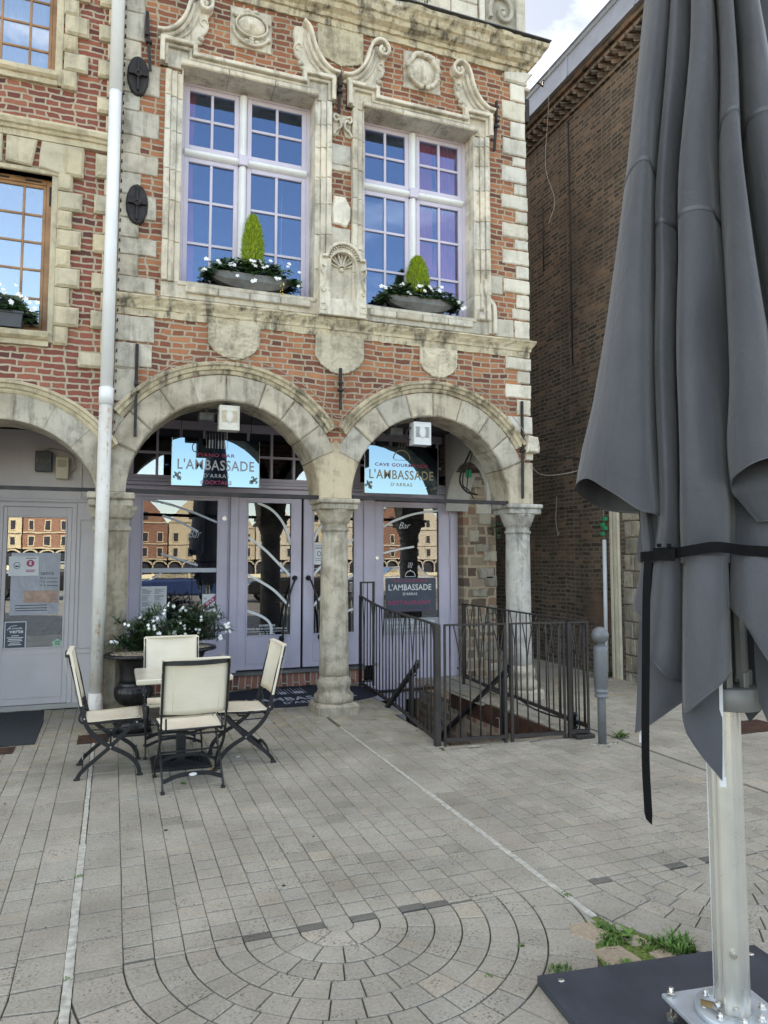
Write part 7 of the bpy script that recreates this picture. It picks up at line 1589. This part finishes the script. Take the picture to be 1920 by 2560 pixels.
# middle folds C and D
def cd(z, v1, cdv, dl, dr, rr, hz=None, depth=1.0, hollow=0.0):
    k = .35 if z < 1.8 else 0.0; c = lambda w: (w + k * (.19 - w)) * depth
    return [(v1 - .07, .02 * depth, z), (v1 - .014, c(.02), z), (v1 + (cdv - v1) * .16, c(.185), z), (v1 + (cdv - v1) * .50, c(.215), z), (v1 + (cdv - v1) * .88, c(.13), z), (cdv + .004, c(.0), z), (dl, c(.215), z), (dl + (dr - dl) * .35, c(.265 - hollow * .5), z), (dl + (dr - dl) * .72, c(.235 - hollow * 2), z), (dr - .004, c(.13 - hollow), z), (rr, .0, z), (rr + .16, .0, z)]
sheet([cd(4.5, -.03, -.01, -.008, .015, .03, depth=.45), cd(3.5, -.104, -.026, -.023, .052, .07, depth=.95), cd(2.93, -.161, -.082, -.077, .045, .08), cd(2.6, -.17, -.095, -.088, .046, .08, hollow=.005), cd(2.29, -.183, -.108, -.102, .048, .09, hollow=.035), cd(1.95, -.178, -.110, -.104, .038, .08, hollow=.012), cd(1.75, -.18, -.112, -.106, .036, .07), cd(1.645, -.195, -.112, -.106, .032, .06, depth=.90), cd(1.60, -.19, -.114, -.108, .030, .06, depth=.88)], 5, 7, seams=(.305,), jit=.014)
# small folds under the left flap
sheet([[(-.30, -.02, 1.95), (-.26, .07, 1.95), (-.23, .12, 1.95), (-.20, .10, 1.95), (-.16, .12, 1.95)], [(-.255, -.02, 1.80), (-.245, .08, 1.80), (-.222, .13, 1.80), (-.205, .10, 1.80), (-.17, .13, 1.80)], [(-.245, -.02, 1.66), (-.238, .09, 1.66), (-.212, .145, 1.66), (-.190, .11, 1.66), (-.15, .14, 1.66)], [(-.245, -.02, 1.60), (-.238, .09, 1.60), (-.212, .145, 1.60), (-.190, .11, 1.60), (-.15, .14, 1.60)]], jit=.004)
# right flap E/F
sheet([[(.010, .02, 4.5), (.02, .09, 4.5), (.035, .10, 4.5), (.05, .03, 4.5), (.055, .09, 4.5), (.075, .05, 4.5), (.08, .0, 4.5)],
       [(.058, .02, 3.5), (.066, .20, 3.5), (.10, .235, 3.5), (.116, .03, 3.5), (.130, .19, 3.5), (.175, .20, 3.5), (.20, .0, 3.5)],
       [(.045, .02, 2.93), (.058, .23, 2.93), (.105, .27, 2.93), (.128, .03, 2.93), (.15, .20, 2.93), (.23, .20, 2.93), (.27, .0, 2.93)],
       [(.052, .03, 2.29), (.066, .24, 2.29), (.145, .29, 2.29), (.19, .08, 2.29), (.23, .21, 2.29), (.31, .16, 2.29), (.34, .0, 2.29)],
       [(.040, .06, 2.0), (.048, .22, 2.0), (.125, .31, 2.02), (.20, .18, 2.02), (.28, .22, 2.0), (.37, .15, 2.0), (.39, .0, 2.0)],
       [(.046, .10, 1.845), (.056, .225, 1.87), (.110, .30, 1.908), (.19, .24, 1.93), (.28, .22, 1.91), (.38, .15, 1.88), (.40, .0, 1.86)]], 5, 8, seams=(.35,), hem=.25, jit=.012)
sheet([[(.052, .10, 1.96), (.16, .12, 1.96), (.30, .10, 1.96)], [(.046, .14, 1.845), (.12, .16, 1.86), (.30, .14, 1.86)], [(.072, .13, 1.80), (.13, .15, 1.80), (.30, .14, 1.82)], [(.118, .12, 1.735), (.16, .13, 1.74), (.30, .12, 1.78)]], hem=.3, jit=.004)
sheet([[(.06, .02, 2.0), (.15, .03, 2.0), (.3, .02, 2.0)], [(.055, .06, 1.66), (.15, .10, 1.74), (.3, .08, 1.80)], [(.05, .06, 1.60), (.15, .10, 1.60), (.3, .08, 1.60)]], jit=.004)
# tails below the strap
sheet([[(-.246, .0, 1.63), (-.236, .07, 1.63), (-.20, .12, 1.63)], [(-.262, .0, 1.52), (-.255, .08, 1.53), (-.22, .12, 1.54)], [(-.285, .0, 1.46), (-.272, .09, 1.45), (-.232, .13, 1.47)], [(-.262, .0, 1.415), (-.255, .09, 1.41), (-.235, .13, 1.39)]], hem=.3)
sheet([[(-.235, .02, 1.63), (-.19, .04, 1.63), (-.11, .05, 1.63)], [(-.262, .02, 1.40), (-.19, .06, 1.38), (-.11, .05, 1.38)], [(-.275, .02, 1.15), (-.20, .07, 1.15), (-.11, .06, 1.2)], [(-.286, .02, 1.00), (-.225, .06, 1.045), (-.115, .06, 1.135)]], hem=.4, jit=.006)
sheet([[(-.198, .12, 1.63), (-.165, .19, 1.63), (-.13, .18, 1.63), (-.102, .11, 1.63)], [(-.215, .13, 1.46), (-.18, .20, 1.46), (-.135, .19, 1.46), (-.108, .10, 1.46)], [(-.234, .14, 1.335), (-.195, .215, 1.32), (-.145, .20, 1.30), (-.11, .09, 1.30)], [(-.236, .14, 1.325), (-.205, .215, 1.285), (-.165, .20, 1.235), (-.112, .09, 1.19)]], hem=.3, jit=.006)
sheet([[(-.108, .10, 1.625), (-.092, .205, 1.625), (-.05, .235, 1.625), (0.0, .22, 1.625), (.032, .13, 1.625)], [(-.113, .10, 1.50), (-.098, .22, 1.50), (-.05, .255, 1.50), (.0, .235, 1.50), (.030, .12, 1.50)], [(-.118, .11, 1.33), (-.103, .235, 1.33), (-.05, .27, 1.33), (.0, .24, 1.33), (.026, .12, 1.33)], [(-.122, .11, 1.128), (-.108, .235, 1.128), (-.05, .27, 1.185), (.0, .24, 1.225), (.022, .12, 1.235)]], hem=.4, jit=.008)
sheet([[(-.12, .14, 1.35), (-.07, .15, 1.35), (-.003, .13, 1.35)], [(-.122, .15, 1.15), (-.07, .155, 1.15), (-.003, .14, 1.15)], [(-.122, .16, 1.095), (-.08, .17, 1.04), (-.005, .15, 1.04)], [(-.112, .165, 1.05), (-.070, .17, .985), (-.010, .15, .905)]], hem=.3, jit=.005)
sheet([[(.040, .12, 1.625), (.08, .19, 1.625), (.16, .20, 1.625), (.26, .12, 1.625)], [(.034, .13, 1.54), (.08, .22, 1.52), (.17, .23, 1.50), (.28, .13, 1.50)], [(.032, .13, 1.463), (.075, .23, 1.42), (.16, .24, 1.36), (.28, .13, 1.28)], [(.033, .13, 1.456), (.080, .23, 1.395), (.155, .24, 1.265), (.28, .13, 1.12)]], hem=.35, jit=.006)
sheet([[(.098, .06, 1.40), (.16, .08, 1.40), (.28, .05, 1.40)], [(.099, .06, 1.25), (.16, .08, 1.22), (.28, .05, 1.2)], [(.106, .06, 1.15), (.15, .08, 1.05), (.24, .05, .98)]], hem=.3, jit=.004)
sheet([[(.02, -.16, 1.5), (.12, -.14, 1.5), (.2, -.1, 1.5)], [(.02, -.17, 1.2), (.1, -.15, 1.15), (.2, -.1, 1.2)], [(.085, -.18, 1.03), (.12, -.15, 1.08), (.18, -.1, 1.15)]])
cnp = cv.build('canopy', [M['canopy'], M['canopy_seam']], PS, local=True)
# straps
mb = MB()
def band(P, h, th=.003):
    P = spline([Vector(p) for p in P], 5); top = [UW(p.x, p.y, p.z) for p in P]; bot = [UW(p.x, p.y, p.z - h) for p in P]; K = len(P)
    mb.add(top + bot, [[k, k + 1, K + k + 1, K + k] for k in range(K - 1)], 1.0, 0, True)
band([(-.252, -.08, 1.625), (-.250, .0, 1.632), (-.243, .10, 1.638), (-.205, .165, 1.641), (-.16, .215, 1.645), (-.125, .235, 1.650), (-.07, .262, 1.660), (-.02, .268, 1.668), (.015, .245, 1.668), (.045, .19, 1.664), (.09, .20, 1.658), (.18, .21, 1.652), (.28, .12, 1.65), (.29, -.1, 1.645), (.1, -.22, 1.64), (-.15, -.22, 1.635), (-.252, -.08, 1.625)], .034)
mb.build('tie_strap', M['strap'], PS, local=True)
mb = MB(); v = [UW(u, w, z) for u, w, z in ((-.195, .215, 1.650), (-.125, .262, 1.654), (-.125, .262, 1.608), (-.19, .225, 1.610), (-.195, .20, 1.650), (-.125, .24, 1.654), (-.125, .24, 1.608), (-.19, .20, 1.610))]
mb.add(v, [(0, 1, 2, 3), (0, 4, 5, 1), (3, 2, 6, 7), (0, 3, 7, 4), (1, 5, 6, 2)]); 
for u in (-.172, -.142): a = UW(u, .255, 1.656); mb.box(a.x - .006, a.x + .006, a.y - .006, a.y + .006, 1.652, 1.664, bev=.002)
mb.build('strap_buckle', M['strap'], PS, local=True)
mb = MB(); P = spline([Vector(p) for p in ((-.208, .235, 1.61), (-.215, .245, 1.50), (-.222, .245, 1.30), (-.229, .24, 1.10), (-.232, .235, .95), (-.228, .235, .80))], 5); K = len(P)
mb.add([UW(p.x - .013, p.y, p.z) for p in P] + [UW(p.x + .012, p.y + .003, p.z) for p in P], [[k, k + 1, K + k + 1, K + k] for k in range(K - 1)], 1.0, 0, True); mb.add([UW(-.241, .235, .80), UW(-.216, .238, .80), UW(-.218, .238, .765), UW(-.236, .235, .78)], [(0, 1, 2, 3)])
mb.build('hanging_strap', M['strap'], PS, local=True)
# pole, hub, ribs
mb = MB(); prof = []
for k in range(48):
    a = 2 * pi * k / 48; prof.append((a, .053 * (1 + (-.05 if k % 12 in (0, 1) else .012 if k % 6 == 3 else 0))))
mb.sweep([[(r * cos(a), r * sin(a), z) for a, r in prof] for z in (.125, 1.14)], sm=False); mb.build('lower_pole', M['alu'], PS, local=True)
mb = MB(); mb.sweep([[(r * .62 * cos(a), r * .62 * sin(a), z) for a, r in prof] for z in (1.14, 4.6)], sm=False); mb.build('upper_pole', M['alu'], PS, local=True)
mb = MB(); c = UW(.035, 0, 0)
mb.lathe([(.105, 1.115), (.108, 1.118), (.108, 1.185), (.105, 1.188), (.05, 1.188)], c.x * .4, c.y * .4, 40)
for k in range(8):
    a = k * pi / 4 + .2; px, py = .08 * cos(a), .08 * sin(a); mb.box(px - .012, px + .012, py - .012, py + .012, 1.188, 1.24, bev=.003)
mb.build('hub', M['alu_grey'], PS, local=True)
for k in range(8):
    a = k * pi / 4 + .2; mb = MB(); px, py = .075 * cos(a), .075 * sin(a); mb.tube([(px * .95, py * .95, 1.215), (px * .6, py * .6, 3.9)], 0, flat=(.02, .028, (cos(a), sin(a), 0))); mb.build('strut', M['alu_grey'], PS, local=True)
for u, w, z0, z1 in ((-.260, -.01, 1.1, .965), (-.004, .135, 1.24, .885)):
    mb = MB(); mb.tube([UW(u, w, z0), UW(u - .004, w, z1 + .03)], 0, flat=(.011, .02, tuple(RV))); mb.tube([UW(u - .004, w, z1 + .03), UW(u - .004, w, z1)], 0, flat=(.020, .022, tuple(RV))); mb.build('rib', M['lamp_clean'], PS, local=True)
# base: dark slab, galvanised plate, round flange, bolts
fr2 = lambda a, b, d: (a, b, d)
def rot_rect(cx, cy, hw, hh, ang): c, s_ = cos(ang), sin(ang); return [(cx + x * c - y * s_, cy + x * s_ + y * c) for x, y in ((-hw, -hh), (hw, -hh), (hw, hh), (-hw, hh))]
mb = MB(); mb.prism([(x - UX, y - UY) for x, y in ((1.594, -4.863), (2.55, -4.985), (2.46, -5.92), (1.50, -5.80))], .0, .035, .004, fr=fr2); sl = mb.build('base_slab', M['slab'], PS, local=True)
mb = MB()
for x, y in ((1.655, -4.93), (2.47, -5.04), (2.38, -5.86), (1.57, -5.74), (1.90, -5.33)): mb.lathe([(.012, .035), (.012, .040), (.005, .041)], x - UX, y - UY, 12)
mb.build('slab_screw', M['steel'], sl, local=True)
mb = MB(); P = rot_rect(0, 0, .16, .16, -.13); mb.prism(P, .098, .112, .003, fr=fr2); bp = mb.build('base_plate', M['galv'], PS, local=True)
mb = MB()
for x, y in P: 
    mb.lathe([(.008, .034), (.008, .140), (.006, .142)], x * .86, y * .86, 10); mb.lathe([(.016, .112), (.016, .124), (.013, .126)], x * .86, y * .86, 6, sm=False); mb.lathe([(.02, .036), (.02, .05)], x * .86, y * .86, 6, sm=False)
mb.build('levelling_bolt', M['steel'], bp, local=True)
mb = MB(); mb.lathe([(.115, .112), (.118, .115), (.118, .132), (.115, .135), (.060, .1352), (.057, .128)], 0, 0, 48); fg = mb.build('flange', M['galv'], PS, local=True)
mb = MB()
for k in range(8): a = k * pi / 4 + .35; mb.lathe([(.0125, .135), (.0125, .138), (.008, .139), (.008, .151), (.0065, .153), (.004, .153), (.0035, .148)], .092 * cos(a), .092 * sin(a), 12)
mb.build('flange_bolt', M['steel'], fg, local=True)
mb = MB()
for u, z in ((.005, .33), (.008, .155)): a = UW(u, .054, z); b = UW(u, .062, z); mb.tube([a, b], .012, 14); mb.tube([b, UW(u, .066, z)], .008, 14)
a = UW(-.04, .042, .158); mb.tube([a, UW(-.055, .062, .158)], .010, 12); mb.build('pole_screw', M['steel'], PS, local=True)
mb = MB(); a = UW(-.052, .05, .155); b = UW(-.098, .04, .150); mb.tube([a, b], 0, flat=(.018, .006, (0, 0, 1))); mb.build('brass_lever', M['brass'], PS, local=True)
mb = MB(); a = UW(-.056, 0, 0); mb.tube([UW(-.0565, .0, .15), UW(-.0565, .0, 1.1)], .0025, 6); mb.build('sail_edge', M['lamp_clean'], PS, local=True)
for o in list(bpy.data.objects):
    if o.type == 'MESH' and not o.data.polygons: bpy.data.objects.remove(o)
